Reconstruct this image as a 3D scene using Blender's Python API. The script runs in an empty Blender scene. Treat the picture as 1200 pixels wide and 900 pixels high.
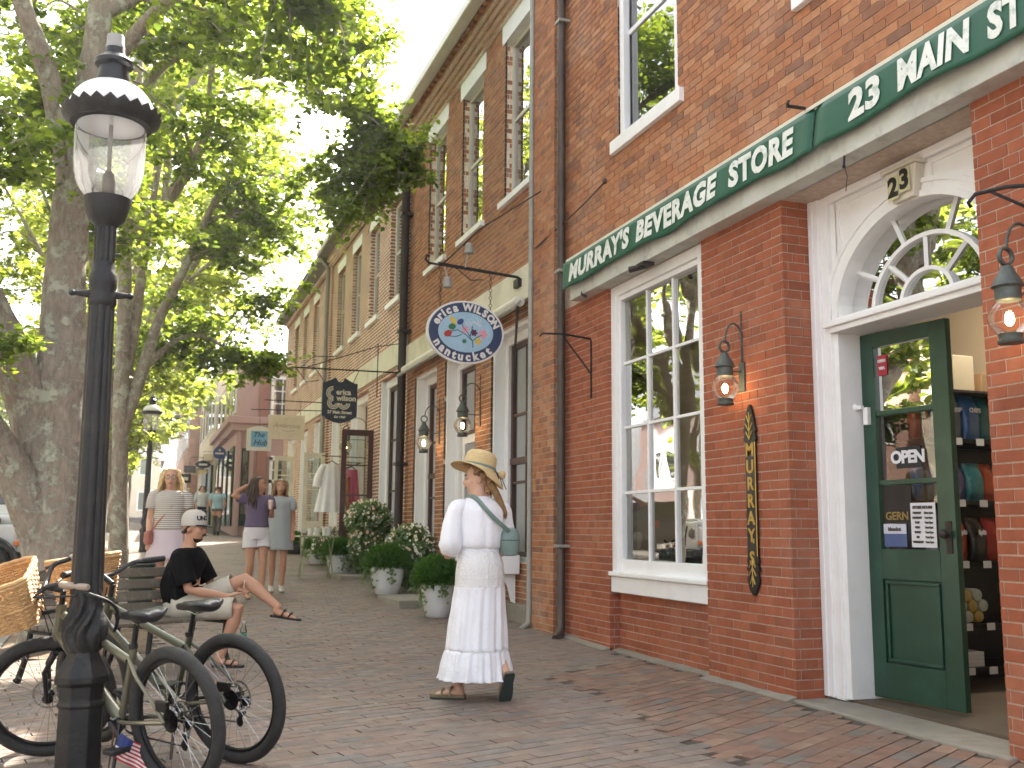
import bpy, bmesh, math, random
import numpy as np
from mathutils import Vector, Matrix, noise as mnoise
S = bpy.context.scene
R = math.radians
random.seed(7)
# ------------------------------------------------------------------ camera
cam = bpy.data.cameras.new('camera'); camo = bpy.data.objects.new('camera', cam); S.collection.objects.link(camo)
cam.lens = 35.0; cam.sensor_width = 36.0; cam.clip_start = .05; cam.clip_end = 2000
CAM = Vector((0, 0, 1.12))
CM = np.array([[0.938403, 0.058193, 0.340609], [-0.345439, 0.133718, 0.928865], [0.008508, -0.989309, 0.145584]])
camo.matrix_world = Matrix(((CM[0][0], -CM[0][1], -CM[0][2], CAM.x), (CM[1][0], -CM[1][1], -CM[1][2], CAM.y), (CM[2][0], -CM[2][1], -CM[2][2], CAM.z), (0, 0, 0, 1)))
cam.dof.use_dof = True; cam.dof.focus_distance = 7.4; cam.dof.aperture_fstop = 3.2
S.camera = camo
# ------------------------------------------------------------------ light
SUN_AZ, SUN_EL = R(33), R(47)          # azimuth from +Y towards +X
w = bpy.data.worlds.new('World'); S.world = w; w.use_nodes = True
nt = w.node_tree; bg = nt.nodes['Background']
sky = nt.nodes.new('ShaderNodeTexSky'); sky.sky_type = 'NISHITA'; sky.sun_disc = False
sky.sun_elevation = SUN_EL; sky.sun_rotation = SUN_AZ; sky.air_density = 1.0; sky.dust_density = 5.0; sky.ozone_density = .6
hs = nt.nodes.new('ShaderNodeHueSaturation'); hs.inputs['Saturation'].default_value = .3
nt.links.new(sky.outputs[0], hs.inputs['Color']); nt.links.new(hs.outputs[0], bg.inputs[0]); bg.inputs[1].default_value = .15
sl = bpy.data.lights.new('sun', 'SUN'); so = bpy.data.objects.new('sun', sl); S.collection.objects.link(so)
sl.energy = 4.6; sl.angle = R(.53); sl.color = (1, .93, .82)
sd = Vector((math.sin(SUN_AZ) * math.cos(SUN_EL), math.cos(SUN_AZ) * math.cos(SUN_EL), math.sin(SUN_EL)))
so.rotation_euler = sd.to_track_quat('Z', 'Y').to_euler()
S.view_settings.view_transform = 'Standard'; S.view_settings.look = 'None'; S.view_settings.gamma = 1; S.view_settings.exposure = 2.2
S.render.engine = 'CYCLES'; S.cycles.use_denoising = True; S.cycles.max_bounces = 8; S.cycles.transparent_max_bounces = 16
S.cycles.sample_clamp_indirect = 6; S.cycles.caustics_reflective = False; S.cycles.caustics_refractive = False
S.render.film_transparent = False
# ------------------------------------------------------------------ helpers
COL = S.collection
def tag(o, label=None, cat=None, group=None, kind=None):
    if label: o['label'] = label
    if cat: o['category'] = cat
    if group: o['group'] = group
    if kind: o['kind'] = kind
    return o
def thing(name, loc, label, cat, group=None, rz=0):
    o = bpy.data.objects.new(name, None); COL.objects.link(o); o.location = loc; o.rotation_euler = (0, 0, rz)
    o.empty_display_size = .1
    return tag(o, label, cat, group)
def frame(d, up=(0, 0, 1)):
    d = Vector(d).normalized(); up = Vector(up)
    if abs(d.dot(up)) > .98: up = Vector((0, 1, 0))
    x = up.cross(d).normalized(); return x, d.cross(x), d
class MB:
    def __init__(s): s.v = []; s.f = []; s.m = []
    def add(s, vs, fs, mi=0):
        b = len(s.v); s.v += [tuple(v) for v in vs]
        for f in fs: s.f.append([i + b for i in f]); s.m.append(mi)
        return s
    def box(s, x0, x1, y0, y1, z0, z1, mi=0):
        return s.add([(x0, y0, z0), (x1, y0, z0), (x1, y1, z0), (x0, y1, z0), (x0, y0, z1), (x1, y0, z1), (x1, y1, z1), (x0, y1, z1)],
                     [(0, 3, 2, 1), (4, 5, 6, 7), (0, 1, 5, 4), (1, 2, 6, 5), (2, 3, 7, 6), (3, 0, 4, 7)], mi)
    def obox(s, c, sz, rot, mi=0):
        rot = rot.to_3x3() if hasattr(rot, 'to_3x3') else rot; c = Vector(c); vs = []
        for k in (-.5, .5):
            for (i, j) in ((-.5, -.5), (.5, -.5), (.5, .5), (-.5, .5)): vs.append(c + rot @ Vector((i * sz[0], j * sz[1], k * sz[2])))
        return s.add(vs, [(0, 3, 2, 1), (4, 5, 6, 7), (0, 1, 5, 4), (1, 2, 6, 5), (2, 3, 7, 6), (3, 0, 4, 7)], mi)
    def loft(s, rings, cap=True, mi=0, closed=True):
        n = len(rings[0]); b = len(s.v); fs = []
        for r in rings: s.v += [tuple(p) for p in r]
        for k in range(len(rings) - 1):
            for i in range(n if closed else n - 1):
                j = (i + 1) % n; fs.append([b + k * n + i, b + k * n + j, b + (k + 1) * n + j, b + (k + 1) * n + i])
        if cap: fs.append([b + i for i in range(n)][::-1]); fs.append([b + (len(rings) - 1) * n + i for i in range(n)])
        for f in fs: s.f.append(f); s.m.append(mi)
        return s
    def tube(s, pts, r, n=8, cap=True, mi=0, flat=1.0, up=(0, 0, 1)):
        pts = [Vector(p) for p in pts]; k = len(pts); rs = r if isinstance(r, (list, tuple)) else [r] * k
        rings = []; x = None
        for i in range(k):
            d = (pts[min(i + 1, k - 1)] - pts[max(i - 1, 0)]).normalized()
            if x is None: x, y, _ = frame(d, up)
            else:
                x = (x - d * x.dot(d)).normalized(); y = d.cross(x)
            rings.append([pts[i] + (x * math.cos(2 * math.pi * a / n) + y * math.sin(2 * math.pi * a / n) * flat) * rs[i] for a in range(n)])
        return s.loft(rings, cap, mi)
    def lathe(s, prof, c=(0, 0, 0), n=16, rot=None, mi=0, cap=True):
        c = Vector(c); rings = []
        for (r, z) in prof:
            ring = []
            for a in range(n):
                p = Vector((r * math.cos(2 * math.pi * a / n), r * math.sin(2 * math.pi * a / n), z))
                ring.append(c + (rot @ p if rot else p))
            rings.append(ring)
        return s.loft(rings, cap, mi)
    def torus(s, c, R0, r, rot=None, n=32, k=8, mi=0, a0=0, a1=2 * math.pi, sx=1.0):
        full = abs(a1 - a0 - 2 * math.pi) < 1e-6; c = Vector(c); rings = []
        for i in range(n + (0 if full else 1)):
            a = a0 + (a1 - a0) * i / n; ring = []
            for j in range(k):
                b = 2 * math.pi * j / k; p = Vector(((R0 + r * math.cos(b)) * math.cos(a), (R0 + r * math.cos(b)) * math.sin(a), r * sx * math.sin(b)))
                ring.append(c + (rot @ p if rot else p))
            rings.append(ring)
        if full: rings.append(rings[0])
        return s.loft(rings, not full, mi)
    def sphere(s, c, r, n=12, k=8, mi=0, sc=(1, 1, 1), rot=None):
        prof = [(math.sin(math.pi * i / k) * r + 1e-5, -math.cos(math.pi * i / k) * r) for i in range(k + 1)]
        c = Vector(c); rings = []
        for (q, z) in prof:
            ring = []
            for a in range(n):
                p = Vector((q * math.cos(2 * math.pi * a / n) * sc[0], q * math.sin(2 * math.pi * a / n) * sc[1], z * sc[2]))
                ring.append(c + (rot @ p if rot else p))
            rings.append(ring)
        return s.loft(rings, True, mi)
    def prism(s, poly, o, ax, ay, an, t, mi=0):
        o = Vector(o); ax = Vector(ax); ay = Vector(ay); an = Vector(an); n = len(poly)
        a = [o + ax * p[0] + ay * p[1] for p in poly]; b = [p + an * t for p in a]
        return s.add(a + b, [list(range(n))[::-1], [n + i for i in range(n)]] + [[i, (i + 1) % n, n + (i + 1) % n, n + i] for i in range(n)], mi)
    def grid(s, fn, nu, nv, mi=0):
        vs = [fn(i / nu, j / nv) for j in range(nv + 1) for i in range(nu + 1)]
        return s.add(vs, [(j * (nu + 1) + i, j * (nu + 1) + i + 1, (j + 1) * (nu + 1) + i + 1, (j + 1) * (nu + 1) + i) for j in range(nv) for i in range(nu)], mi)
    def build(s, name, mat, parent=None, smooth=False, bevel=0, local=False, loc=None, ang=38):
        me = bpy.data.meshes.new(name)
        off = Vector((0, 0, 0))
        if not local:
            if parent is not None:
                q = parent
                while q is not None: off += q.location; q = q.parent
            elif loc is not None: off = Vector(loc)
        me.from_pydata([(v[0] - off.x, v[1] - off.y, v[2] - off.z) for v in s.v], [], s.f)
        mats = mat if isinstance(mat, (list, tuple)) else [mat]
        for m_ in mats:
            if m_: me.materials.append(m_)
        if len(mats) > 1: me.polygons.foreach_set('material_index', s.m)
        bm = bmesh.new(); bm.from_mesh(me); bmesh.ops.recalc_face_normals(bm, faces=bm.faces); bm.to_mesh(me); bm.free()
        if smooth:
            me.polygons.foreach_set('use_smooth', [True] * len(me.polygons)); me.set_sharp_from_angle(angle=R(ang))
        o = bpy.data.objects.new(name, me); COL.objects.link(o)
        if parent is not None: o.parent = parent
        elif loc is not None: o.location = loc
        if bevel:
            b = o.modifiers.new('b', 'BEVEL'); b.width = bevel; b.segments = 2; b.limit_method = 'ANGLE'; b.angle_limit = R(40)
        return o
_tc = {}
def textmesh(body, size=1, ext=.002, off=0.0, shear=0, space=1.0, align='CENTER'):
    key = (body, size, ext, off, shear, space, align)
    if key in _tc: return _tc[key]
    c = bpy.data.curves.new('lettering', 'FONT'); c.body = body; c.size = size; c.extrude = ext; c.offset = off; c.shear = shear
    c.space_character = space; c.align_x = align; c.align_y = 'CENTER'; c.resolution_u = 3
    o = bpy.data.objects.new('lettering', c); COL.objects.link(o)
    bpy.context.view_layer.update()
    me = bpy.data.meshes.new_from_object(o.evaluated_get(bpy.context.evaluated_depsgraph_get()))
    r = ([v.co.copy() for v in me.vertices], [list(p.vertices) for p in me.polygons])
    bpy.data.objects.remove(o); bpy.data.curves.remove(c); bpy.data.meshes.remove(me)
    _tc[key] = r; return r
def addtext(mb, body, size, o, ax, ay, mi=0, **k):
    vs, fs = textmesh(body, size, **k); o = Vector(o); ax = Vector(ax).normalized(); ay = Vector(ay).normalized(); an = ax.cross(ay)
    mb.add([o + ax * v.x + ay * v.y + an * v.z for v in vs], fs, mi); return mb
def copy_tree(o, parent=None):
    c = o.copy(); COL.objects.link(c); c.parent = parent
    for ch in [x for x in bpy.data.objects if x.parent is o]: copy_tree(ch, c)
    return c
# ------------------------------------------------------------------ materials
def lin(h):
    h = h.lstrip('#'); c = [int(h[i:i + 2], 16) / 255 for i in (0, 2, 4)]
    return tuple(((x / 12.92) if x <= .04045 else ((x + .055) / 1.055) ** 2.4) for x in c)
def N(nt, t, **k):
    n = nt.nodes.new(t)
    for a, b in k.items():
        if a[0] == '_': setattr(n, a[1:], b)
        else: n.inputs[a.replace('__', ' ')].default_value = b
    return n
def mat(name, col, rough=.6, var=.18, scale=8, bump=.0, bscale=60, metal=0, spec=.5, dirt=None, dscale=2.0, rand=None, coat=0, emit=None, sub=0, stretch=None, sheen=0):
    """principled with a noise-varied colour; rand: (a,b,src) extra colour mix by island/object random"""
    m = bpy.data.materials.new(name); m.use_nodes = True; t = m.node_tree; p = t.nodes['Principled BSDF']; L = t.links
    col = lin(col) if isinstance(col, str) else col
    tc = N(t, 'ShaderNodeTexCoord'); src = tc.outputs['Object']
    if rand and rand[1] == 'object': src = N(t, 'ShaderNodeNewGeometry').outputs['Position']
    osrc = src
    if stretch:
        mp = N(t, 'ShaderNodeMapping'); mp.inputs['Scale'].default_value = stretch; L.new(src, mp.inputs[0]); src = mp.outputs[0]
    nz = N(t, 'ShaderNodeTexNoise', Scale=scale, Detail=5, Roughness=.6); L.new(src, nz.inputs['Vector'])
    rp = N(t, 'ShaderNodeMapRange'); rp.inputs[1].default_value = .3; rp.inputs[2].default_value = .7; rp.inputs[3].default_value = 1 - var; rp.inputs[4].default_value = 1 + var
    L.new(nz.outputs[0], rp.inputs[0])
    base = N(t, 'ShaderNodeRGB'); base.outputs[0].default_value = (*col, 1); cs = base.outputs[0]
    if rand:
        cols, kind = rand
        if kind == 'island': g = N(t, 'ShaderNodeNewGeometry'); ro = g.outputs['Random Per Island']
        else: g = N(t, 'ShaderNodeObjectInfo'); ro = g.outputs['Random']
        cr = N(t, 'ShaderNodeValToRGB'); e = cr.color_ramp.elements
        cc = [lin(c) if isinstance(c, str) else c for c in cols]
        while len(e) < len(cc): e.new(.5)
        for i, c in enumerate(cc): e[i].position = i / (len(cc) - 1); e[i].color = (*c, 1)
        L.new(ro, cr.inputs[0]); cs = cr.outputs[0]
    mx = N(t, 'ShaderNodeMix', _data_type='RGBA', _blend_type='MULTIPLY'); mx.inputs[0].default_value = 1
    L.new(cs, mx.inputs[6]); L.new(rp.outputs[0], mx.inputs[7]); cs = mx.outputs[2]
    if dirt:
        dc, amt = dirt; dc = lin(dc) if isinstance(dc, str) else dc
        n2 = N(t, 'ShaderNodeTexNoise', Scale=dscale, Detail=8, Roughness=.68); L.new(osrc, n2.inputs['Vector'])
        r2 = N(t, 'ShaderNodeMapRange'); r2.inputs[1].default_value = .5; r2.inputs[2].default_value = .72; r2.inputs[4].default_value = amt; L.new(n2.outputs[0], r2.inputs[0])
        m2 = N(t, 'ShaderNodeMix', _data_type='RGBA'); L.new(r2.outputs[0], m2.inputs[0]); L.new(cs, m2.inputs[6]); m2.inputs[7].default_value = (*dc, 1); cs = m2.outputs[2]
    L.new(cs, p.inputs['Base Color'])
    p.inputs['Roughness'].default_value = rough; p.inputs['Metallic'].default_value = metal; p.inputs['Specular IOR Level'].default_value = spec
    if coat: p.inputs['Coat Weight'].default_value = coat; p.inputs['Coat Roughness'].default_value = .1
    if sheen: p.inputs['Sheen Weight'].default_value = sheen
    if sub: p.inputs['Subsurface Weight'].default_value = sub; p.inputs['Subsurface Radius'].default_value = (.02, .008, .004); p.inputs['Subsurface Scale'].default_value = .5
    if bump:
        n3 = N(t, 'ShaderNodeTexNoise', Scale=bscale, Detail=4); L.new(src, n3.inputs['Vector'])
        b = N(t, 'ShaderNodeBump', Strength=bump, Distance=.01); L.new(n3.outputs[0], b.inputs['Height']); L.new(b.outputs[0], p.inputs['Normal'])
    if emit: p.inputs['Emission Color'].default_value = (*emit[0], 1); p.inputs['Emission Strength'].default_value = emit[1]
    return m
def glassmat(name, tint=(1, 1, 1), k=1.0, rough=0.0, ior=1.5, wav=.0):
    m = bpy.data.materials.new(name); m.use_nodes = True; t = m.node_tree; t.nodes.clear(); L = t.links
    o = N(t, 'ShaderNodeOutputMaterial'); tr = N(t, 'ShaderNodeBsdfTransparent'); tr.inputs[0].default_value = (*tint, 1)
    gl = N(t, 'ShaderNodeBsdfGlossy', Roughness=rough); fr = N(t, 'ShaderNodeFresnel', IOR=ior); mx = N(t, 'ShaderNodeMixShader')
    mu = N(t, 'ShaderNodeMath', _operation='MULTIPLY', _use_clamp=True); mu.inputs[1].default_value = k
    L.new(fr.outputs[0], mu.inputs[0]); L.new(mu.outputs[0], mx.inputs[0]); L.new(tr.outputs[0], mx.inputs[1]); L.new(gl.outputs[0], mx.inputs[2]); L.new(mx.outputs[0], o.inputs[0])
    if wav:
        tc = N(t, 'ShaderNodeTexCoord'); n3 = N(t, 'ShaderNodeTexNoise', Scale=2.2, Detail=1); L.new(tc.outputs['Object'], n3.inputs['Vector'])
        b = N(t, 'ShaderNodeBump', Strength=wav, Distance=.02); L.new(n3.outputs[0], b.inputs['Height']); L.new(b.outputs[0], gl.inputs['Normal']); L.new(b.outputs[0], fr.inputs['Normal'])
    return m
def leafmat(name, cols, trans=.5):
    m = bpy.data.materials.new(name); m.use_nodes = True; t = m.node_tree; t.nodes.clear(); L = t.links
    o = N(t, 'ShaderNodeOutputMaterial'); g = N(t, 'ShaderNodeNewGeometry'); cr = N(t, 'ShaderNodeValToRGB'); e = cr.color_ramp.elements
    while len(e) < len(cols): e.new(.5)
    for i, c in enumerate(cols): e[i].position = i / (len(cols) - 1); e[i].color = (*c, 1)
    L.new(g.outputs['Random Per Island'], cr.inputs[0])
    d = N(t, 'ShaderNodeBsdfPrincipled', Roughness=.5); L.new(cr.outputs[0], d.inputs['Base Color'])
    tl = N(t, 'ShaderNodeBsdfTranslucent'); hs = N(t, 'ShaderNodeHueSaturation', Hue=.466, Saturation=1.05, Value=3.4); L.new(cr.outputs[0], hs.inputs['Color']); L.new(hs.outputs[0], tl.inputs[0])
    mx = N(t, 'ShaderNodeMixShader'); mx.inputs[0].default_value = trans; L.new(d.outputs[0], mx.inputs[1]); L.new(tl.outputs[0], mx.inputs[2]); L.new(mx.outputs[0], o.inputs[0])
    return m
M = {}
BR1 = ['8f533c', '9c5a41', 'a36045', '97553d', 'a86549', '8d503a']
BR2 = ['8f6147', 'b07b59', 'a36a4c', 'b6825e', '986449', '83604f', 'ad734f', 'a56f50', 'b98966']
BR3 = ['966448', 'a87656', 'a06a4e', '8a5e48', 'b48360', '7e5e4a']
for k, cols in (('brick_pressed', BR1), ('brick_old', BR2), ('brick_b2', BR3)):
    for kind in ('island', 'object'):
        M[k + '_' + kind] = mat(k + '_' + kind, (1, 1, 1), .85, .14, 14, .25, 90, rand=(cols, kind), spec=.25, dirt=('b89a86', .2 if k != 'brick_old' else .5), dscale=1.3)
PV = ['746a63', '7d7269', '827468', '7c695e', '887b6f', '736f6b', '837368', '867468', '7a716a', '7e6b60']
PV2 = ['7d6254', '82685a', '78665b', '8b7261', '7e6356', '6e6d67', '84695b', '7b6154', '8f7664', '766a61']
for kind in ('island', 'object'):
    M['paver_' + kind] = mat('paver_' + kind, (1, 1, 1), .8, .2, 9, .3, 70, rand=(PV, kind), spec=.3, dirt=('94887c', .35), dscale=.8)
    M['paver2_' + kind] = mat('paver2_' + kind, (1, 1, 1), .8, .2, 9, .3, 70, rand=(PV2, kind), spec=.3, dirt=('8d8070', .3), dscale=.8)
M['mortar'] = mat('mortar', 'b9a696', .95, .2, 20, .3, 120)
M['mortar_lt'] = mat('mortar_lt', 'e2d2bc', .95, .2, 20, .3, 120)
M['sand'] = mat('sand', '4a423b', .95, .3, 12, .4, 90)
M['white'] = mat('white', 'efeff0', .45, .04, 3, .08, 40, dirt=('b9b4ac', .28), dscale=3)
M['cream'] = mat('cream', 'd8d2c0', .55, .06, 3, .1, 40, dirt=('9a917c', .4), dscale=2)
M['cream2'] = mat('cream2', 'd3cdbf', .5, .05, 3, .08, 40, dirt=('a39b8a', .3), dscale=2)
M['brownwood'] = mat('brownwood', '4c3128', .5, .2, 10, .1, 50)
M['green'] = mat('green', '1a4030', .32, .12, 4, .1, 30, dirt=('35604c', .3), dscale=4, coat=.15)
M['awning'] = mat('awning', '14533d', .55, .14, 6, .15, 200, dirt=('0f3d2f', .5), dscale=3)
M['letter'] = mat('letter', 'e2e4de', .6, .05, 8, dirt=('7c978a', .8), dscale=16)
M['soffit'] = mat('soffit', 'c6c7bf', .8, .1, 4, .1, 20, dirt=('7d8280', .55), dscale=5)
M['iron'] = mat('iron', '1b1b1c', .5, .35, 10, .35, 50, dirt=('4a4640', .35), dscale=9, spec=.4)
M['blackmetal'] = mat('blackmetal', '16161a', .38, .2, 12)
M['verdigris'] = mat('verdigris', '565c58', .55, .25, 15, .2, 70, dirt=('39403d', .6), dscale=12, metal=.3)
M['pipe'] = mat('pipe', '51463f', .5, .25, 6, .1, 40, metal=.4)
M['pipe_dk'] = mat('pipe_dk', '2f2622', .55, .25, 6, .1, 40)
M['conduit'] = mat('conduit', '9b9a92', .5, .15, 6, .05, 40)
M['gold'] = mat('gold', 'c9a95c', .35, .15, 20, metal=.7)
M['blacksign'] = mat('blacksign', '12120f', .35, .2, 10, coat=.2)
M['concrete'] = mat('concrete', '8f897d', .9, .2, 6, .4, 60, dirt=('55524a', .5), dscale=3)
M['granite'] = mat('granite', '86837d', .85, .3, 90, .3, 60, dirt=('5a564f', .5), dscale=3)
M['glass'] = glassmat('glass', (.8, .85, .83), 3.0, wav=.12)
M['glass_up'] = glassmat('glass_up', (.8, .85, .84), 4.0, wav=.15)
M['glass_clear'] = glassmat('glass_clear', (.97, .98, .98), 1.0)
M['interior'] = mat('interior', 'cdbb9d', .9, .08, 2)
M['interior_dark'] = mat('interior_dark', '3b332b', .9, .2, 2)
M['floor_in'] = mat('floor_in', '5f5344', .7, .2, 4)
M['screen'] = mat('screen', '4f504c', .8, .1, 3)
M['curtain'] = mat('curtain', 'e6e4dc', .9, .1, 3)
# ------------------------------------------------------------------ ground
KX = -1.35
def hY(Y):
    Y = min(Y, 70.0)
    return 0.0 if Y < 7.5 else (.008 * (Y - 7.5) ** 2 if Y < 9.5 else .032 + .032 * (Y - 9.5))
def gz(X, Y):
    f = 1.0 if Y < 10 else max(.3, 1 - .7 * (Y - 10) / 6)
    return hY(Y) - .025 * min(max(4.2 - X, 0), 5.6) * f
def rz(Y): return gz(KX, Y) - .13
def inview(p, mg=30):
    c = CM.T @ (np.array(p) - np.array(CAM))
    if c[2] < .3: return None
    u, v = 600 + 1167 * c[0] / c[2], 450 + 1167 * c[1] / c[2]
    return c[2] if (-mg < u < 1200 + mg and -mg < v < 900 + mg) else None
g = MB(); xs = [-300, -120, -60, -30, -15, -8, -4, KX, 2, 6, 15, 40, 120, 300]; ys = [-60, -10, 0, 4, 6, 7.5, 8, 8.5, 9, 9.5, 10, 12, 14, 16, 20, 30, 45, 70, 120, 250, 600]
g.add([(x, y, rz(y)) for y in ys for x in xs], [(j * len(xs) + i, j * len(xs) + i + 1, (j + 1) * len(xs) + i + 1, (j + 1) * len(xs) + i) for j in range(len(ys) - 1) for i in range(len(xs) - 1)])
def cobblemat():
    m = bpy.data.materials.new('cobble'); m.use_nodes = True; t = m.node_tree; p = t.nodes['Principled BSDF']; L = t.links
    tc = N(t, 'ShaderNodeTexCoord'); vo = N(t, 'ShaderNodeTexVoronoi', Scale=7.5); L.new(tc.outputs['Object'], vo.inputs['Vector'])
    ve = N(t, 'ShaderNodeTexVoronoi', Scale=7.5, _feature='DISTANCE_TO_EDGE'); L.new(tc.outputs['Object'], ve.inputs['Vector'])
    cr = N(t, 'ShaderNodeValToRGB'); e = cr.color_ramp.elements; e[0].color = (.2, .18, .16, 1); e[1].color = (.34, .32, .29, 1); L.new(vo.outputs['Color'], cr.inputs[0])
    er = N(t, 'ShaderNodeMapRange'); er.inputs[2].default_value = .12; L.new(ve.outputs[0], er.inputs[0])
    mx = N(t, 'ShaderNodeMix', _data_type='RGBA'); mx.inputs[6].default_value = (.09, .075, .06, 1); L.new(er.outputs[0], mx.inputs[0]); L.new(cr.outputs[0], mx.inputs[7]); L.new(mx.outputs[2], p.inputs['Base Color'])
    b = N(t, 'ShaderNodeBump', Strength=.7, Distance=.03); L.new(er.outputs[0], b.inputs['Height']); L.new(b.outputs[0], p.inputs['Normal']); p.inputs['Roughness'].default_value = .75
    return m
tag(g.build('road', cobblemat()), kind='structure')
# sidewalk bed + pavers
SX1 = 4.9; YE = 62
ys = [1, 3, 5, 7, 7.5, 8, 8.5, 9, 9.5] + [10 + i for i in range(0, YE - 9)]; xs = [KX, 0, 1.5, 3, 4.2, SX1]
g = MB(); g.add([(x, y, gz(x, y) - .009) for y in ys for x in xs], [(j * len(xs) + i, j * len(xs) + i + 1, (j + 1) * len(xs) + i + 1, (j + 1) * len(xs) + i) for j in range(len(ys) - 1) for i in range(len(xs) - 1)])
walk = tag(g.build('sidewalk', M['sand']), kind='structure')
UC = MB().box(-.5, .5, -.5, .5, -.5, .5)
def unitmesh(name, material, bev=.0):
    me = bpy.data.meshes.new(name); me.from_pydata(UC.v, [], UC.f); me.materials.append(material); return me
def zone2(x, y): return x > 2.62 + .068 * y + .05 * math.sin(y * 2.1) and y < 7.6 + (x - 3) * .4
def in_pit(x, y): return (-1.3 < x < .2 and 10.15 < y < 11.9) or (-1.3 < x < .15 and 15.0 < y < 16.5)
def door_slab(x, y): return x > 4.13 and 4.0 < y < 5.9
pav = []
for zi, a in ((0, 79), (1, 62)):
    ax = Vector((math.sin(R(a)), math.cos(R(a)))); ay = Vector((-ax.y, ax.x)); o = Vector((1.5, 5.0))
    for r in range(-60, 620):
        wob = .012 * math.sin(r * .37) + random.uniform(-.003, .003); rw = random.uniform(.945, .98)
        for c in range(-32, 34):
            p = o + ax * ((c + (r % 2) * .5 + random.uniform(-.035, .035)) * .2075) + ay * (r * .104 + wob)
            if not (KX + .14 < p.x < 4.2 and 2.2 < p.y < 54) or (p.x < -.6 and p.y > 30): continue
            if zone2(p.x, p.y) != bool(zi) or in_pit(p.x, p.y) or door_slab(p.x, p.y): continue
            pav.append((p.x, p.y, gz(p.x, p.y) + .005 * mnoise.noise((p.x * 1.3, p.y * 1.3, 3)) + random.uniform(-.0009, .0007), math.pi / 2 - R(a) + random.uniform(-.012, .012), .2062 * random.uniform(.991, 1.0), .102 * rw * random.uniform(.99, 1.0), zi))
vis = [(inview((p[0], p[1], p[2])), i) for i, p in enumerate(pav)]
near = set(i for d, i in sorted((v for v in vis if v[0]))[:300])
pm = {0: unitmesh('paver', M['paver_object']), 1: unitmesh('paver', M['paver2_object'])}
mass = MB(); mi_ = []
for i, (x, y, z, a, lx, ly, zi) in enumerate(pav):
    if i in near:
        o = bpy.data.objects.new('paver', pm[zi]); COL.objects.link(o); o.parent = walk; o.location = (x, y, z - .02); gx_, gy_ = (gz(x + .05, y) - gz(x - .05, y)) * 10, (gz(x, y + .05) - gz(x, y - .05)) * 10; o.rotation_euler = (-gx_ * math.sin(a) + gy_ * math.cos(a) + random.uniform(-.003, .003), -(gx_ * math.cos(a) + gy_ * math.sin(a)) + random.uniform(-.003, .003), a); o.scale = (lx, ly, .04)
    else:
        c, s_ = math.cos(a), math.sin(a); t1, t2 = random.uniform(-.0014, .0014), random.uniform(-.0008, .0008)
        vs = []
        for k in (-.03, 0):
            for (i_, j_) in ((-.5, -.5), (.5, -.5), (.5, .5), (-.5, .5)):
                px, py = x + c * i_ * lx - s_ * j_ * ly, y + s_ * i_ * lx + c * j_ * ly
                vs.append((px, py, gz(px, py) + (z - gz(x, y)) + k + t1 * i_ + t2 * j_))
        mass.add(vs, [(4, 5, 6, 7), (0, 1, 5, 4), (1, 2, 6, 5), (2, 3, 7, 6), (3, 0, 4, 7)], zi)
tag(mass.build('paver_mass', [M['paver_island'], M['paver2_island']], walk), kind='stuff')
# kerb stones
kerb = MB()
ks = []
y = 1.0
while y < 60:
    l = random.uniform(1.3, 2.0); ks.append((y, min(y + l, 60))); y += l
kr = tag(MB().box(KX + .01, KX + .12, 1, 60, -.6, -.35).build('kerb', M['granite']), kind='structure')
for (a, b) in ks:
    m_ = MB(); n = 2
    za, zb = gz(KX, a) + .004, gz(KX, b) + .004
    m_.add([(KX, a + .004, za - .3), (KX + .13, a + .004, za - .3), (KX + .13, b - .004, zb - .3), (KX, b - .004, zb - .3), (KX, a + .004, za), (KX + .13, a + .004, za), (KX + .13, b - .004, zb), (KX, b - .004, zb)],
           [(0, 3, 2, 1), (4, 5, 6, 7), (0, 1, 5, 4), (1, 2, 6, 5), (2, 3, 7, 6), (3, 0, 4, 7)])
    m_.build('kerb_stone', M['granite'], kr, bevel=.012)
# tree pits, door slab, cement fillet along the wall foot
def sheet(name, x0, x1, y0, y1, m, dz=.004, n=8, kind='structure', bumpy=0):
    q = MB(); q.grid(lambda u, v: (x0 + (x1 - x0) * u, y0 + (y1 - y0) * v, gz(x0 + (x1 - x0) * u, y0 + (y1 - y0) * v) + dz + bumpy * mnoise.noise((x0 + 9 * u, y0 + 9 * v, 1))), n, n)
    return tag(q.build(name, m, smooth=bumpy > 0), kind=kind)
M['soil'] = mat('soil', '6a5a48', .95, .35, 10, .6, 50, dirt=('8f7d66', .5), dscale=3)
sheet('tree_pit_soil', -1.2, .16, 10.2, 11.85, M['soil'], .0, 24, bumpy=.02)
sheet('tree_pit_soil', -1.2, .12, 15.05, 16.45, M['soil'], .0, 24, bumpy=.02)
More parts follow.
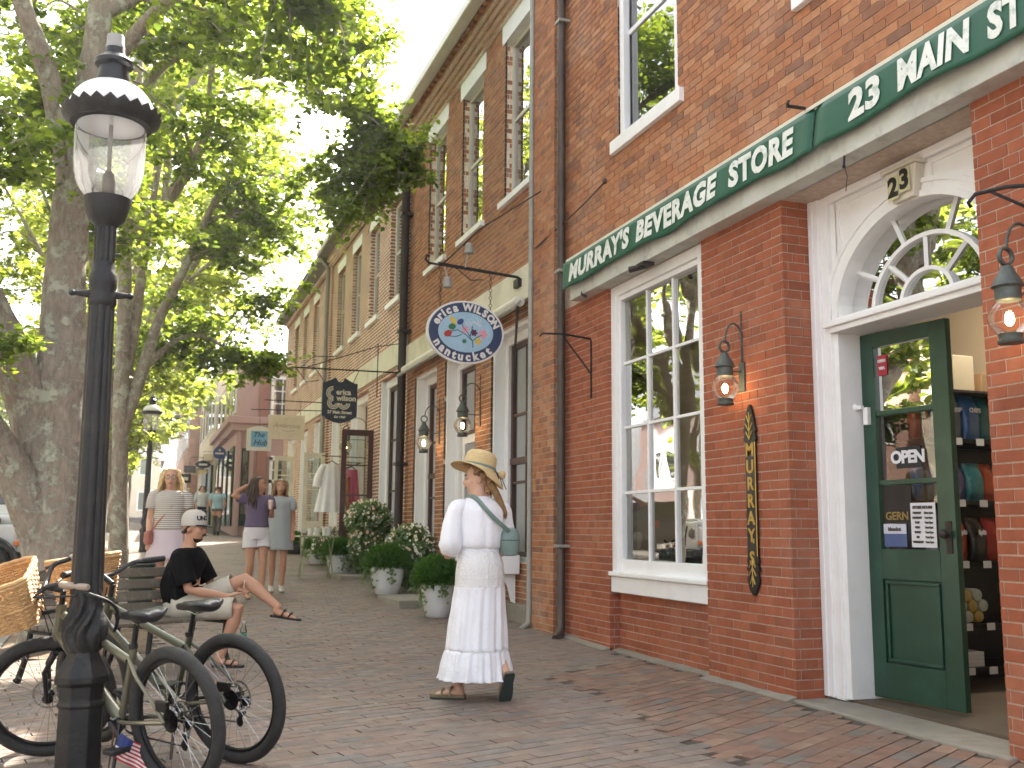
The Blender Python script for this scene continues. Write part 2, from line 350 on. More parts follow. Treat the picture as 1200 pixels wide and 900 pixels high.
# ------------------------------------------------------------------ brick walls
CO = .0677
def courses(u0, u1, z0, z1, holes=(), blen=.2085, j=.009, jb=.009, start=0, jit=.0):
    out = []; n0 = math.floor(z0 / CO + 1e-6); k = n0
    while k * CO < z1 - .012:
        za, zb = max(z0, k * CO) + j / 2, min(z1, (k + 1) * CO) - j / 2; zm = (za + zb) / 2
        hs_ = sorted((h[0], h[1]) for h in holes if h[2] < zm < h[3]); segs = []; c = u0
        for (a, b) in hs_:
            if a > c: segs.append((c, a))
            c = max(c, b)
        if c < u1: segs.append((c, u1))
        hdr = (k % 7 == 3)
        bl = blen / 2 if hdr and blen > .15 else blen
        ph = (start + (k % 2) * .5 + .25 * (k % 7 == 3)) * bl
        for (a, b) in segs:
            u = math.floor((a - ph) / bl) * bl + ph
            while u < b:
                p, q = max(u, a), min(u + bl, b)
                if q - p > .012 and zb - za > .01: out.append((p + (jb / 2 if p > a else 0), q - (jb / 2 if q < b else 0), za, zb))
                u += bl
        k += 1
    return out
def cells(u0, u1, z0, z1, holes):
    us = sorted({u0, u1, *[min(max(h[i], u0), u1) for h in holes for i in (0, 1)]}); zs = sorted({z0, z1, *[min(max(h[i], z0), z1) for h in holes for i in (2, 3)]})
    for a, b in zip(us, us[1:]):
        for c, d in zip(zs, zs[1:]):
            if not any(h[0] <= (a + b) / 2 <= h[1] and h[2] <= (c + d) / 2 <= h[3] for h in holes): yield a, b, c, d
class Wall:
    def __init__(s): s.b = []; s.back = MB()
    def front(s, X, u0, u1, z0, z1, holes=(), depth=.3, mi=0, start=0, pr=.004, bk=True):   # faces -X
        for (a, b, c, d) in courses(u0, u1, z0, z1, holes, start=start):
            e = random.uniform(-.0015, .0015); s.b.append((X + e, X + .03, a, b, c, d, mi))
        if bk:
            for (a, b, c, d) in cells(u0 + .006, u1, z0, z1, holes): s.back.box(X + pr, X + depth, a, b, c, d, mi)
    def side(s, Y, u0, u1, z0, z1, mi=0, start=.37, pr=.004):   # faces -Y, u = X
        for (a, b, c, d) in courses(u0, u1, z0, z1, (), start=start):
            e = random.uniform(-.0015, .0015); s.b.append((a, b, Y + e, Y + .03, c, d, mi))
    def build(s, parent, keys, n=300, mort='mortar', name='brick'):
        vis = []
        for i, b in enumerate(s.b):
            d = inview(((b[0] + b[1]) / 2, (b[2] + b[3]) / 2, (b[4] + b[5]) / 2), 0)
            if d: vis.append((d, i))
        near = set(i for d, i in sorted(vis)[:n]); loc = parent.location
        mm = [unitmesh(name, M[k + '_object']) for k in keys]; mass = MB()
        for i, b in enumerate(s.b):
            if i in near:
                o = bpy.data.objects.new(name, mm[b[6]]); COL.objects.link(o); o.parent = parent
                o.location = ((b[0] + b[1]) / 2 - loc.x, (b[2] + b[3]) / 2 - loc.y, (b[4] + b[5]) / 2 - loc.z); o.scale = (b[1] - b[0], b[3] - b[2], b[5] - b[4])
            else: mass.box(*b[:6], b[6])
        tag(mass.build('brick_mass', [M[k + '_island'] for k in keys], parent), kind='stuff')
        s.back.build('wall', [M[m_] for m_ in (mort if isinstance(mort, list) else [mort])], parent)
def sash_window(parent, X, y0, y1, z0, z1, fm, gm, cols=1, rows=2, fw=.055, mw=.025, inner=None, sill=None, lintel=None, gX=None, hang=True):
    """frame lying in the plane X (front face), opening y0..y1 z0..z1; parts: window > pane, muntin, sill"""
    f = MB(); f.box(X, X + .07, y0, y0 + fw, z0, z1); f.box(X, X + .07, y1 - fw, y1, z0, z1); f.box(X, X + .07, y0 + fw, y1 - fw, z1 - fw, z1); f.box(X, X + .07, y0 + fw, y1 - fw, z0, z0 + fw)
    wdw = f.build('window', fm, parent, bevel=.004)
    a, b, c, d = y0 + fw, y1 - fw, z0 + fw, z1 - fw
    for i in range(1, cols):
        yy = a + (b - a) * i / cols; MB().box(X + .015, X + .045, yy - mw / 2, yy + mw / 2, c, d).build('muntin', fm, wdw, bevel=.003)
    for j in range(1, rows):
        zz = c + (d - c) * j / rows
        for i in range(cols):
            p, q = a + (b - a) * i / cols + (mw / 2 if i else 0), a + (b - a) * (i + 1) / cols - (mw / 2 if i < cols - 1 else 0)
            MB().box(X + .012, X + .048, p, q, zz - mw / 2, zz + mw / 2).build('muntin', fm, wdw, bevel=.003)
    for i in range(cols):
        for j in range(rows):
            p, q = a + (b - a) * i / cols, a + (b - a) * (i + 1) / cols; r, s_ = c + (d - c) * j / rows, c + (d - c) * (j + 1) / rows
            gx = X + .03; gm_ = gm[j % len(gm)] if isinstance(gm, list) else gm
            MB().add([(gx, p, r), (gx, q, r), (gx, q, s_), (gx, p, s_)], [(0, 3, 2, 1)]).build('pane', gm_, wdw)
    return wdw
# ---- the beverage store (near building)
D = 4.2
st = thing('store_building', (D, 6.5, 0), 'near red brick store building with white arched doorway and large paned shop window', 'building')
W = Wall()
uw = [(7.28, 8.46, 4.93, 7.2), (4.3, 5.48, 4.93, 7.2)]
W.front(D, 3.0, 9.87, 3.93, 9.4, uw, .4, 1, bk=False)
for c_ in cells(3.0, 9.87, 3.5, 9.4, uw): W.back.box(D + .006, D + .4, *c_, 1)
W.front(D, 8.71, 9.87, .0, 3.51, (), .3, 0, .2)
W.front(D, 5.84, 6.95, .0, 3.51, (), .3, 0, .65)
W.front(D, 2.2, 4.07, -.02, 3.51, (), .3, 0, .4)
W.front(D + .1, 6.95, 8.71, .0, .56, (), .2, 0, .1)
W.side(5.84, D + .0305, D + .25, 0, 3.51, 0)
W.back.box(D + .04, D + .32, 5.87, 5.92, 0, 3.5, 0)
W.side(8.71, D + .0305, D + .1, 0, .56, 0)
W.back.box(D + .04, D + .2, 8.74, 8.8, 0, 3.49, 0)
W.front(D - .1, 9.87, 10.5, .0, 9.4, (), .4, 1, .3)
W.side(9.87, D - .068, D + .0, .0, 9.4, 1)
W.back.box(D - .06, D + .1, 9.9, 9.95, 0, 9.39, 1)
W.build(st, ['brick_pressed', 'brick_old'], 300, ['mortar', 'mortar'])
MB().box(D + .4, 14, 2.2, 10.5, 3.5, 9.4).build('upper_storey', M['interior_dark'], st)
MB().box(D - .15, 14.1, 2.1, 10.52, 9.4, 9.6).build('roof', M['granite'], st)
rm = MB(); rm.box(9.5, 9.6, 2.2, 10.5, 0, 3.5); rm.box(D + .31, 9.5, 10.4, 10.5, 0, 3.5); rm.box(D + .31, 9.5, 2.2, 2.3, 0, 3.5)
rm.build('interior_wall', M['interior'], st)
MB().box(D + .31, 9.5, 2.3, 10.4, 3.3, 3.49).build('ceiling', M['interior'], st)
MB().box(D + .3, 9.5, 2.3, 10.4, -.2, .03).build('interior_floor', M['floor_in'], st)
MB().box(D + .31, D + .36, 2.3, 4.05, .04, 3.3).box(D + .31, D + .36, 5.92, 6.94, .04, 3.3).box(D + .31, D + .36, 8.85, 10.4, .04, 3.3).box(D + .36, D + .42, 6.9, 8.9, .04, .58).build('inner_lining', M['interior'], st)
# upper windows
for (a, b) in ((7.28, 8.46), (4.3, 5.48)):
    wd = sash_window(st, D + .07, a, b, 4.96, 7.15, M['white'], [M['glass_up'], M['glass_up']], 1, 2, .07, .05)
    MB().box(D - .05, D + .1, a - .1, b + .1, 4.82, 4.95).build('sill', M['white'], wd, bevel=.006)
    MB().box(D + .02, D + .09, a - .0, a + .09, 4.955, 7.2).box(D + .02, D + .09, b - .09, b, 4.955, 7.2).build('casing', M['white'], wd, bevel=.006)
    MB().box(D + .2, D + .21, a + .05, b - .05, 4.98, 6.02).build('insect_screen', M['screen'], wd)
# shop window
wx = D + .03
ff = MB()
y0, y1, z0, z1 = 6.955, 8.72, .56, 3.5
ff.box(wx, wx + .13, y1 - .11, y1, z0 + .16, z1); ff.box(wx, wx + .13, y0, y0 + .11, z0 + .16, z1); ff.box(wx, wx + .13, y0 + .11, y1 - .11, z1 - .1, z1)
ff.box(wx + .03, wx + .13, y1 - .155, y1 - .11, z0 + .16, z1 - .1).box(wx + .03, wx + .13, y0 + .11, y0 + .155, z0 + .16, z1 - .1).box(wx + .03, wx + .13, y0 + .155, y1 - .155, z1 - .15, z1 - .1)
ff.box(wx + .03, wx + .13, y0 + .155, y1 - .155, z0 + .16, z0 + .3)
sw = ff.build('window', M['white'], st, bevel=.006)
MB().box(wx - .015, wx + .15, y0, y1 + .0, z0 - .005, z0 + .14).build('apron', M['white'], sw, bevel=.006)
MB().box(wx - .045, wx + .12, y0 + .002, y1 + .0, z0 + .143, z0 + .185).build('sill', M['white'], sw, bevel=.01)
a, b, c, d = y0 + .155, y1 - .155, z0 + .3, z1 - .15; X = wx + .06
for i in range(1, 3):
    yy = a + (b - a) * i / 3; MB().box(X, X + .05, yy - .017, yy + .017, c, d).build('muntin', M['white'], sw, bevel=.005)
for j in range(1, 4):
    zz = c + (d - c) * j / 4
    for i in range(3):
        p, q = a + (b - a) * i / 3 + (.017 if i else 0), a + (b - a) * (i + 1) / 3 - (.017 if i < 2 else 0)
        MB().box(X + .004, X + .046, p, q, zz - .014, zz + .014).build('muntin', M['white'], sw, bevel=.005)
for i in range(3):
    for j in range(4):
        p, q, r, s_ = a + (b - a) * i / 3, a + (b - a) * (i + 1) / 3, c + (d - c) * j / 4, c + (d - c) * (j + 1) / 4
        t1 = random.uniform(-.004, .004)
        MB().add([(X + .025 + t1, p, r), (X + .025, q, r), (X + .025 - t1, q, s_), (X + .025, p, s_)], [(0, 3, 2, 1)]).build('pane', M['glass'], sw)
# doorway: white surround with arched fanlight
dx = D + .25; ya, yb = 4.1, 5.84; yc = (4.12 + 5.6) / 2; rr = .74; zs = 2.6
sur = MB()
sur.box(dx, dx + .12, 5.66, 5.84, 0.02, 3.5); sur.box(dx - .018, dx, 5.74, 5.836, .03, 3.5); sur.box(dx - .03, dx - .018, 5.79, 5.836, .03, 3.5)
sur.box(dx, dx + .12, 3.9, 4.1, .02, 3.5)
sur.box(dx + .02, dx + .3, 5.61, 5.66, .03, 2.5)
# spandrel with arched hole
n = 24; arc = [(yc + rr * math.cos(math.pi * i / n), zs + .62 * math.sin(math.pi * i / n) ) for i in range(n + 1)]
for i in range(n):
    (p, q), (r, s_) = arc[i], arc[i + 1]
    vs = [(dx + .03, p, q), (dx + .03, r, s_), (dx + .03, r, 3.5), (dx + .03, p, 3.5)]; vs += [(x + .2, y, z) for x, y, z in vs]
    sur.add(vs, [(0, 1, 2, 3), (0, 4, 5, 1)])
sur.box(dx + .03, dx + .2, 5.59, 5.66, 2.6, 3.5); sur.box(dx + .03, dx + .2, 4.1, 4.13, 2.6, 3.5)
sds = sur.build('door_surround', M['white'], st, bevel=.004)
for k, (r0, r1, pr) in enumerate(((1.0, 1.07, .02), (1.07, 1.15, .008), (1.15, 1.2, .022))):
    m_ = MB(); rings = []
    for i in range(n + 1):
        A = math.pi * i / n; cs, sn = math.cos(A), math.sin(A); P = []
        for (f_, xx) in ((r0, dx + .03), (r0, dx + .03 - pr), (r1, dx + .03 - pr), (r1, dx + .03)): P.append((xx, yc + rr * f_ * cs, zs + .62 * (1 + (f_ - 1) * .95) * sn))
        rings.append(P)
    m_.loft(rings).build('archivolt', M['white'], sds, smooth=True)
for (y_a, y_b, z_a, z_b, mir) in ((5.05, 5.56, 3.0, 3.42, 0), (4.14, 4.68, 3.0, 3.42, 1)):
    m_ = MB()
    for (p, q, r, s_) in ((y_a, y_b, z_b - .02, z_b), (y_b - .02, y_b, z_a + .0, z_b - .02) if not mir else (y_a, y_a + .02, z_a, z_b - .02), (y_a, y_a + .02, z_a + .25, z_b - .02) if not mir else (y_b - .02, y_b, z_a + .25, z_b - .02)):
        m_.box(dx + .018, dx + .03, p, q, r, s_)
    m_.build('panel_moulding', M['white'], sds)
MB().box(dx - .01, dx + .03, 4.1, 5.66, 3.44, 3.5).build('cornice_moulding', M['white'], sds, bevel=.01)
ks_ = MB(); vs = [(dx - .03, yc - .09, 3.22), (dx - .03, yc + .09, 3.22), (dx - .05, yc + .14, 3.42), (dx - .05, yc - .14, 3.42)]; ks_.add(vs + [(dx + .06, y, z) for _, y, z in vs], [(0, 1, 2, 3), (7, 6, 5, 4), (0, 4, 5, 1), (1, 5, 6, 2), (2, 6, 7, 3), (3, 7, 4, 0)])
ks_.box(dx - .07, dx + .05, yc - .16, yc + .16, 3.422, 3.45)
kst = ks_.build('keystone', M['cream2'], sds, bevel=.005)
M['plate'] = mat('plate', 'c9c39c', .5, .08, 5); M['ink'] = mat('ink', '0c0c0c', .5, .05)
for s_, dy, dz in (('2', .062, -.01), ('3', -.04, .015)):
    m_ = MB().box(dx - .054, dx - .05, yc + dy - .048, yc + dy + .048, 3.245 + dz, 3.4 + dz); pl = m_.build('number_plate', M['plate'], sds)
    addtext(MB(), s_, .17, (dx - .056, yc + dy, 3.322 + dz), (0, -1, 0), (0, 0, 1), ext=.001, off=.008).build('numeral', M['ink'], sds)
# transom bar
MB().box(dx - .02, dx + .28, 4.1, 5.66, 2.5, 2.54).box(dx - .045, dx + .28, 4.08, 5.69, 2.54, 2.575).box(dx - .01, dx + .26, 4.1, 5.64, 2.575, 2.6).build('transom', M['white'], sds, bevel=.006)
# fanlight: pane + glazing bars
gx = dx + .12
pv = [(gx + .02, yc, zs)] + [(gx + .02, p, q) for p, q in arc]
MB().add(pv, [(0, i, i + 1) for i in range(1, n + 1)]).build('fanlight_pane', M['glass'], sds)
def arcbar(f_, w_):
    rings = []
    for i in range(n + 1):
        A = math.pi * i / n; P = []
        for (q, xx) in ((f_ - w_, gx - .01), (f_ + w_, gx - .01), (f_ + w_, gx + .03), (f_ - w_, gx + .03)): P.append((xx, yc + rr * q * math.cos(A), zs + .62 * q * math.sin(A)))
        rings.append(P)
    return MB().loft(rings).build('glazing_bar', M['white'], sds, smooth=True)
arcbar(.3, .02); arcbar(.66, .022)
for (f0, f1, angs) in ((.32, .65, (45, 90, 135)), (.68, 1.0, (30, 68, 112, 150))):
    for A in angs:
        A = R(A); p0 = Vector((gx + .008, yc + rr * f0 * math.cos(A), zs + .62 * f0 * math.sin(A))); p1 = Vector((gx + .008, yc + rr * f1 * math.cos(A), zs + .62 * f1 * math.sin(A)))
        MB().tube([p0, p1], .018, 4).build('glazing_bar', M['white'], sds)
# threshold slab
q = MB(); pts = [(D - .02, 5.95), (D - .03, 5.5), (D - .06, 4.9), (D - .07, 4.45), (D - .05, 4.02), (D + .6, 4.02), (D + .6, 5.84), (D + .25, 5.84), (D + .02, 5.9)]
q.prism([(p[0], p[1]) for p in pts], (0, 0, -.1), (1, 0, 0), (0, 1, 0), (0, 0, 1), .112)
tag(q.build('threshold_slab', M['concrete'], bevel=.01), kind='structure')
fl = MB()
for (a, b, x) in ((5.84, 6.95, D), (6.95, 8.71, D + .1), (8.71, 9.87, D)):
    nn = 14; rings = []
    for i in range(nn + 1):
        y = a + (b - a) * i / nn; e = .05 + .03 * mnoise.noise((y * 3, 1, 2)); zz = gz(x, y)
        rings.append([(x + .02, y, zz + .03 + .012 * mnoise.noise((y * 5, 4, 2))), (x - e - .03, y, zz + .006), (x - e - .03, y, zz - .05), (x + .02, y, zz - .05)])
    fl.loft(rings)
tag(fl.build('cement_fillet', M['concrete'], smooth=True), kind='structure')
# door leaf
dr = MB(); HG = Vector((dx + .2, 5.605, 0)); AN = R(-7)
u = Vector((math.sin(R(7)), -math.cos(R(7)), 0)); nn_ = Vector((-u.y, u.x, 0)); nn_ = Vector((math.cos(R(7)), math.sin(R(7)), 0))
Rd = Matrix((u, nn_, (0, 0, 1))).transposed()
def dbox(m_, u0, u1, d0, d1, z0, z1, mi=0):
    return m_.obox(HG + u * (u0 + u1) / 2 + nn_ * (d0 + d1) / 2 + Vector((0, 0, (z0 + z1) / 2)), (u1 - u0, d1 - d0, z1 - z0), Rd, mi)
DW, z_0, z_1 = .71, .05, 2.49
for (a_, b_, c_, d_) in ((0, .11, z_0, z_1), (DW - .13, DW, z_0, z_1), (.11, DW - .13, z_1 - .1, z_1), (.11, DW - .13, z_0, .28), (.11, DW - .13, .82, 1.02)): dbox(dr, a_, b_, 0, .05, c_, d_)
dbox(dr, .11, DW - .13, .018, .04, .28, .82)
door = dr.build('door', M['green'], st, bevel=.004)
m_ = MB()
for (a_, b_, c_, d_) in ((.13, DW - .15, .79, .81), (.13, DW - .15, .29, .31), (.13, .15, .31, .79), (DW - .17, DW - .15, .31, .79)): dbox(m_, a_, b_, .0, .02, c_, d_)
m_.build('door_panel_moulding', M['green'], door, bevel=.006)
for zz in (1.46, 1.93): dbox(MB(), .11, DW - .13, .008, .042, zz - .018, zz + .018).build('glazing_bar', M['green'], door, bevel=.006)
for (c_, d_) in ((1.02, 1.442), (1.478, 1.912), (1.948, 2.39)):
    P = [HG + u * a_ + nn_ * .028 + Vector((0, 0, z)) for a_, z in ((.11, c_), (DW - .13, c_), (DW - .13, d_), (.11, d_))]
    MB().add(P, [(0, 1, 2, 3)]).build('pane', M['glass'], door)
dbox(MB(), .03, .07, -.03, 0, 1.86, 1.98).obox(HG + u * .0 + nn_ * -.05 + Vector((0, 0, 1.98)), (.09, .03, .025), Rd).sphere(HG + u * -.02 + nn_ * -.05 + Vector((0, 0, 1.985)), .028).build('door_holdback', M['white'], door, smooth=True)
dbox(MB(), DW - .075, DW - .03, -.006, 0, 1.0, 1.2).sphere(HG + u * (DW - .052) + nn_ * -.05 + Vector((0, 0, 1.12)), .028).build('door_knob', M['pipe_dk'], door, smooth=True)
# downpipe with straps
dp = MB().tube([(D - .075, 9.72, 9.4), (D - .075, 9.72, .14), (D - .1, 9.68, .07), (D - .18, 9.6, .03)], .045, 12).build('downpipe', M['pipe'], st, smooth=True)
for z in (.95, 3.9, 6.8): MB().box(D - .13, D - .0, 9.655, 9.785, z, z + .03).build('pipe_strap', M['conduit'], dp)
cd = MB().tube([(D - .12, 10.52, 9.3), (D - .12, 10.52, .25), (D - .14, 10.5, .1), (D - .26, 10.42, .05)], .03, 10).build('conduit_pipe', M['conduit'], st, smooth=True)
# ---- awning
aw = thing('awning', (D, 6.3, 3.5), 'green canvas awning valance lettered for the beverage store above shop window and door', 'awning')
MB().box(D - .14, D + .02, 3.0, 9.33, 3.50, 3.9).build('headboard', M['soffit'], aw, bevel=.006)
MB().box(D - .17, D + .01, 3.0, 9.38, 3.9, 3.945).build('top_rail', M['cream'], aw, bevel=.006)
def vx(y, z):
    t = (3.9 - z) / .28
    return D - .185 - .012 * t * math.sin(y * 5.1) - .006 * math.sin(y * 11 + 2 * z) * t - .02 * t + (.02 * math.exp(-((y - 5.18) / .05) ** 2))
def vz(y): return 3.615 + .012 * math.sin(y * 3.3) + .008 * math.sin(y * 7.7)
for (a, b) in ((5.2, 9.42), (2.9, 5.19)):
    m_ = MB(); k = int((b - a) * 22)
    m_.grid(lambda s, t: (vx(a + (b - a) * s, vz(a + (b - a) * s) + (3.9 - vz(a + (b - a) * s)) * t), a + (b - a) * s, vz(a + (b - a) * s) + (3.905 - vz(a + (b - a) * s)) * t), k, 8)
    m_.grid(lambda s, t: (D - .13 - (.055 * math.sin(t * 1.57)), a + (b - a) * s, 3.93 - .028 * t), k, 4)
    o = m_.build('valance', M['awning'], aw, smooth=True); sm = o.modifiers.new('s', 'SOLIDIFY'); sm.thickness = .003; sm.offset = -1
def awtext(s, ya_, yb_, size):
    vs, fs = textmesh(s, size, ext=.001, off=.012, space=1.07); x0 = min(v.x for v in vs); x1 = max(v.x for v in vs); out = []
    for v in vs:
        t = (v.x - x0) / (x1 - x0); y = ya_ + (yb_ - ya_) * t; z = 3.757 + v.y + .008 * math.sin(y * 3.3) + random.uniform(-.001, .001)
        out.append((vx(y, z) - .006 - (.001 if v.z > 0 else 0), y, z))
    MB().add(out, fs).build('lettering', M['letter'], aw)
awtext("MURRAY'S", 9.2, 7.85, .255); awtext('BEVERAGE', 7.7, 6.37, .255); awtext('STORE', 6.2, 5.4, .255)
awtext('23', 4.84, 4.55, .255); awtext('MAIN', 4.4, 3.85, .255); awtext('ST', 3.73, 3.5, .255)
MB().tube([(D - .13, 4.97, 3.52), (D - .14, 4.97, 3.44)], .008, 6).tube([(D - .14, 4.97, 3.44), (D - .13, 4.955, 3.36), (D - .15, 4.95, 3.26)], .003, 5).sphere((D - .14, 4.97, 3.43), .012).build('pull_hook', M['iron'], aw)
MB().tube([(D - .17, 5.3, 3.95), (D - .3, 5.32, 3.955), (D - .34, 5.25, 3.95)], .012, 6).build('arm_bracket', M['pipe_dk'], aw)
MB().tube([(D - .1, 7.75, 3.6), (D - .12, 7.75, 3.47), (D - .2, 7.85, 3.46)], .03, 8).box(D - .16, D - .05, 7.66, 7.8, 3.47, 3.5).build('floodlight_mount', M['pipe_dk'], aw, smooth=True)
MB().tube([(D - .1, 9.05, 3.6), (D - .14, 9.03, 3.5), (D - .12, 8.98, 3.47)], .015, 6).build('crank_hook', M['pipe_dk'], aw)
# ------------------------------------------------------------------ second building (needlework shop)
def bricktex(name, c1, c2, mo, X_=True):
    m = bpy.data.materials.new(name); m.use_nodes = True; t = m.node_tree; p = t.nodes['Principled BSDF']; L = t.links
    tc = N(t, 'ShaderNodeTexCoord'); sx = N(t, 'ShaderNodeSeparateXYZ'); L.new(tc.outputs['Object'], sx.inputs[0])
    ad = N(t, 'ShaderNodeMath', _operation='ADD'); L.new(sx.outputs[0], ad.inputs[0]); L.new(sx.outputs[1], ad.inputs[1])
    cx = N(t, 'ShaderNodeCombineXYZ'); L.new(ad.outputs[0], cx.inputs[0]); L.new(sx.outputs[2], cx.inputs[1])
    b = N(t, 'ShaderNodeTexBrick', Scale=1.0); b.inputs['Brick Width'].default_value = .2085; b.inputs['Row Height'].default_value = .0677; b.inputs['Mortar Size'].default_value = .011; b.inputs['Bias'].default_value = 0
    b.inputs['Color1'].default_value = (*lin(c1), 1); b.inputs['Color2'].default_value = (*lin(c2), 1); b.inputs['Mortar'].default_value = (*lin(mo), 1); L.new(cx.outputs[0], b.inputs['Vector'])
    nz = N(t, 'ShaderNodeTexNoise', Scale=2.0, Detail=6); L.new(tc.outputs['Object'], nz.inputs['Vector'])
    mr = N(t, 'ShaderNodeMapRange'); mr.inputs[1].default_value = .3; mr.inputs[2].default_value = .7; mr.inputs[3].default_value = .8; mr.inputs[4].default_value = 1.2; L.new(nz.outputs[0], mr.inputs[0])
    mx = N(t, 'ShaderNodeMix', _data_type='RGBA', _blend_type='MULTIPLY'); mx.inputs[0].default_value = 1; L.new(b.outputs[0], mx.inputs[6]); L.new(mr.outputs[0], mx.inputs[7]); L.new(mx.outputs[2], p.inputs['Base Color'])
    bp = N(t, 'ShaderNodeBump', Strength=.5, Distance=.006, _invert=True); L.new(b.outputs['Fac'], bp.inputs['Height']); L.new(bp.outputs[0], p.inputs['Normal']); p.inputs['Roughness'].default_value = .9
    return m
M['bricktex'] = bricktex('bricktex', 'a5735b', '92624e', 'e6d8c6')
M['bricktex2'] = bricktex('bricktex2', '95604e', '824c3e', 'b8a898')
b2 = thing('needlework_shop', (D, 13.6, 0), 'middle brick shop building with tall recessed windows between brick piers behind the oval hanging sign', 'building')
XB = D - .02; Y0, Y1 = 10.5, 16.7
W = Wall()
bays = [(10.85, 12.2, .75, 3.66), (12.85, 14.36, .12, 3.66), (14.8, 16.15, .62, 3.66)]
ups = [(10.78, 11.76, 5.35, 7.55), (12.66, 13.64, 5.35, 7.55), (14.5, 15.48, 5.35, 7.55)]
W.front(XB, Y0 + .03, Y1, .28, 3.86, bays, .4, 0, .1)
W.front(XB, Y0 + .03, Y1, 4.24, 7.82, [(a, b, c - .07, d + .27) for a, b, c, d in ups], .4, 0, .4)
for (a, b, c, d) in bays: W.side(b, XB + .032, XB + .21, max(c, .28), d, 0)
for (a, b, c, d) in ups: W.side(b, XB + .032, XB + .1, c, d, 0)
for i, (x, z) in enumerate(((4.12, 7.82), (4.07, 7.89), (4.01, 7.955), (3.95, 8.02))): W.front(x, Y0 + .03, Y1, z, z + .068, (), .6, 0, .3 * i)
# dentil headers
y = Y0 + .1
while y < Y1 - .1:
    W.b.append((3.9, 3.98, y, y + .095, 8.09, 8.15, 0)); y += .2
W.back.box(3.99, 4.6, Y0 + .03, Y1, 8.09, 8.16)
W.build(b2, ['brick_b2'], 300, ['mortar_lt'])
MB().box(XB - .06, XB + .4, Y0 + .03, Y1, -.1, .28).build('plinth', M['concrete'], b2, bevel=.01)
MB().box(XB + .002, XB + .4, Y0 + .03, Y1, 3.86, 4.24).box(XB - .07, XB + .0, Y0 + .03, Y1, 3.84, 4.26).build('fascia_band', M['cream'], b2, bevel=.006)
MB().box(XB + .4, 14, Y0 + .03, Y1, -.1, 8.16).build('body', M['interior_dark'], b2)
MB().box(3.72, 3.9, Y0 + .03, Y1 + .1, 8.13, 8.28).build('gutter', M['cream2'], b2, bevel=.02)
MB().add([(3.74, Y0 + .03, 8.29), (14, Y0 + .03, 9.3), (14, Y1, 9.3), (3.74, Y1, 8.29), (3.74, Y0 + .03, 8.2), (14, Y0 + .03, 8.2), (14, Y1, 8.2), (3.74, Y1, 8.2)], [(0, 1, 2, 3), (7, 6, 5, 4), (0, 4, 5, 1), (2, 6, 7, 3), (0, 3, 7, 4), (1, 5, 6, 2)]).build('roof', M['granite'], b2)
for (a, b, c, d) in ups:
    wd = sash_window(b2, XB + .1, a, b, c, d, M['cream2'], [M['glass_up'], M['glass_up']], 1, 2, .07, .05)
    MB().box(XB - .06, XB + .12, a - .1, b + .1, c - .085, c - .005).build('sill', M['white'], wd, bevel=.005)
    MB().box(XB - .012, XB + .12, a - .1, b + .1, d, d + .27).build('lintel', M['white'], wd, bevel=.005)
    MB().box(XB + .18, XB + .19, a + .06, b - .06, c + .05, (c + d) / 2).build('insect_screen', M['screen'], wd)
for i, (a, b, c, d) in enumerate(bays):
    xs_ = XB + .2
    fr = MB(); fr.box(xs_ - .17, xs_ + .1, b - .05, b - .002, c, d).box(xs_ - .02, xs_ + .08, b - .17, b - .05, c, d).box(xs_ - .02, xs_ + .08, a + .002, a + .17, c, d).box(xs_ - .02, xs_ + .08, a + .17, b - .17, d - .16, d).box(xs_ - .1, xs_ + .08, a, b, c - .05, c + .05)
    fr.box(xs_ - .15, xs_ + .0, a, b, d - .05, d)
    cs = fr.build('casing', M['white'], b2, bevel=.006)
    if i != 1:
        wd = sash_window(b2, xs_ + .02, a + .17, b - .17, c + .05, d - .16, M['brownwood'], M['glass'], 2, 3, .06, .035)
        MB().box(xs_ + .01, xs_ + .1, a + .17, b - .17, 1.95, 2.03).build('mid_rail', M['brownwood'], wd, bevel=.004)
    else:
        dd = MB().box(xs_ + .03, xs_ + .08, a + .2, b - .2, c + .05, .9).box(xs_ + .03, xs_ + .08, a + .2, a + .32, .9, 2.5).box(xs_ + .03, xs_ + .08, b - .32, b - .2, .9, 2.5).box(xs_ + .03, xs_ + .08, a + .32, b - .32, 2.38, 2.5).build('shop_door', M['white'], b2, bevel=.004)
        MB().add([(xs_ + .05, a + .32, .9), (xs_ + .05, b - .32, .9), (xs_ + .05, b - .32, 2.38), (xs_ + .05, a + .32, 2.38)], [(0, 3, 2, 1)]).build('pane', M['glass'], dd)
        tw = sash_window(b2, xs_ + .02, a + .17, b - .17, 2.5, d - .16, M['brownwood'], M['glass'], 2, 1, .06, .035)
    MB().box(xs_ + .1, xs_ + .105, a + .17, b - .17, c, d).build('curtain_back', M['curtain'] if i != 1 else M['interior'], cs)
for s_ in (0,):
    MB().box(XB + .19, XB + .6, 10.9, 16.1, .1, .12).build('window_shelf', M['interior'], b2)
dp = MB().tube([(3.86, 16.6, 8.16), (3.95, 16.6, 7.9), (4.06, 16.6, 7.7), (4.06, 16.6, .2), (3.98, 16.55, .12)], .075, 12).build('downpipe', M['pipe_dk'], b2, smooth=True)
for z in (2.2, 4.5, 6.6): MB().box(3.97, 4.18, 16.5, 16.7, z, z + .05).build('pipe_strap', M['pipe_dk'], dp)
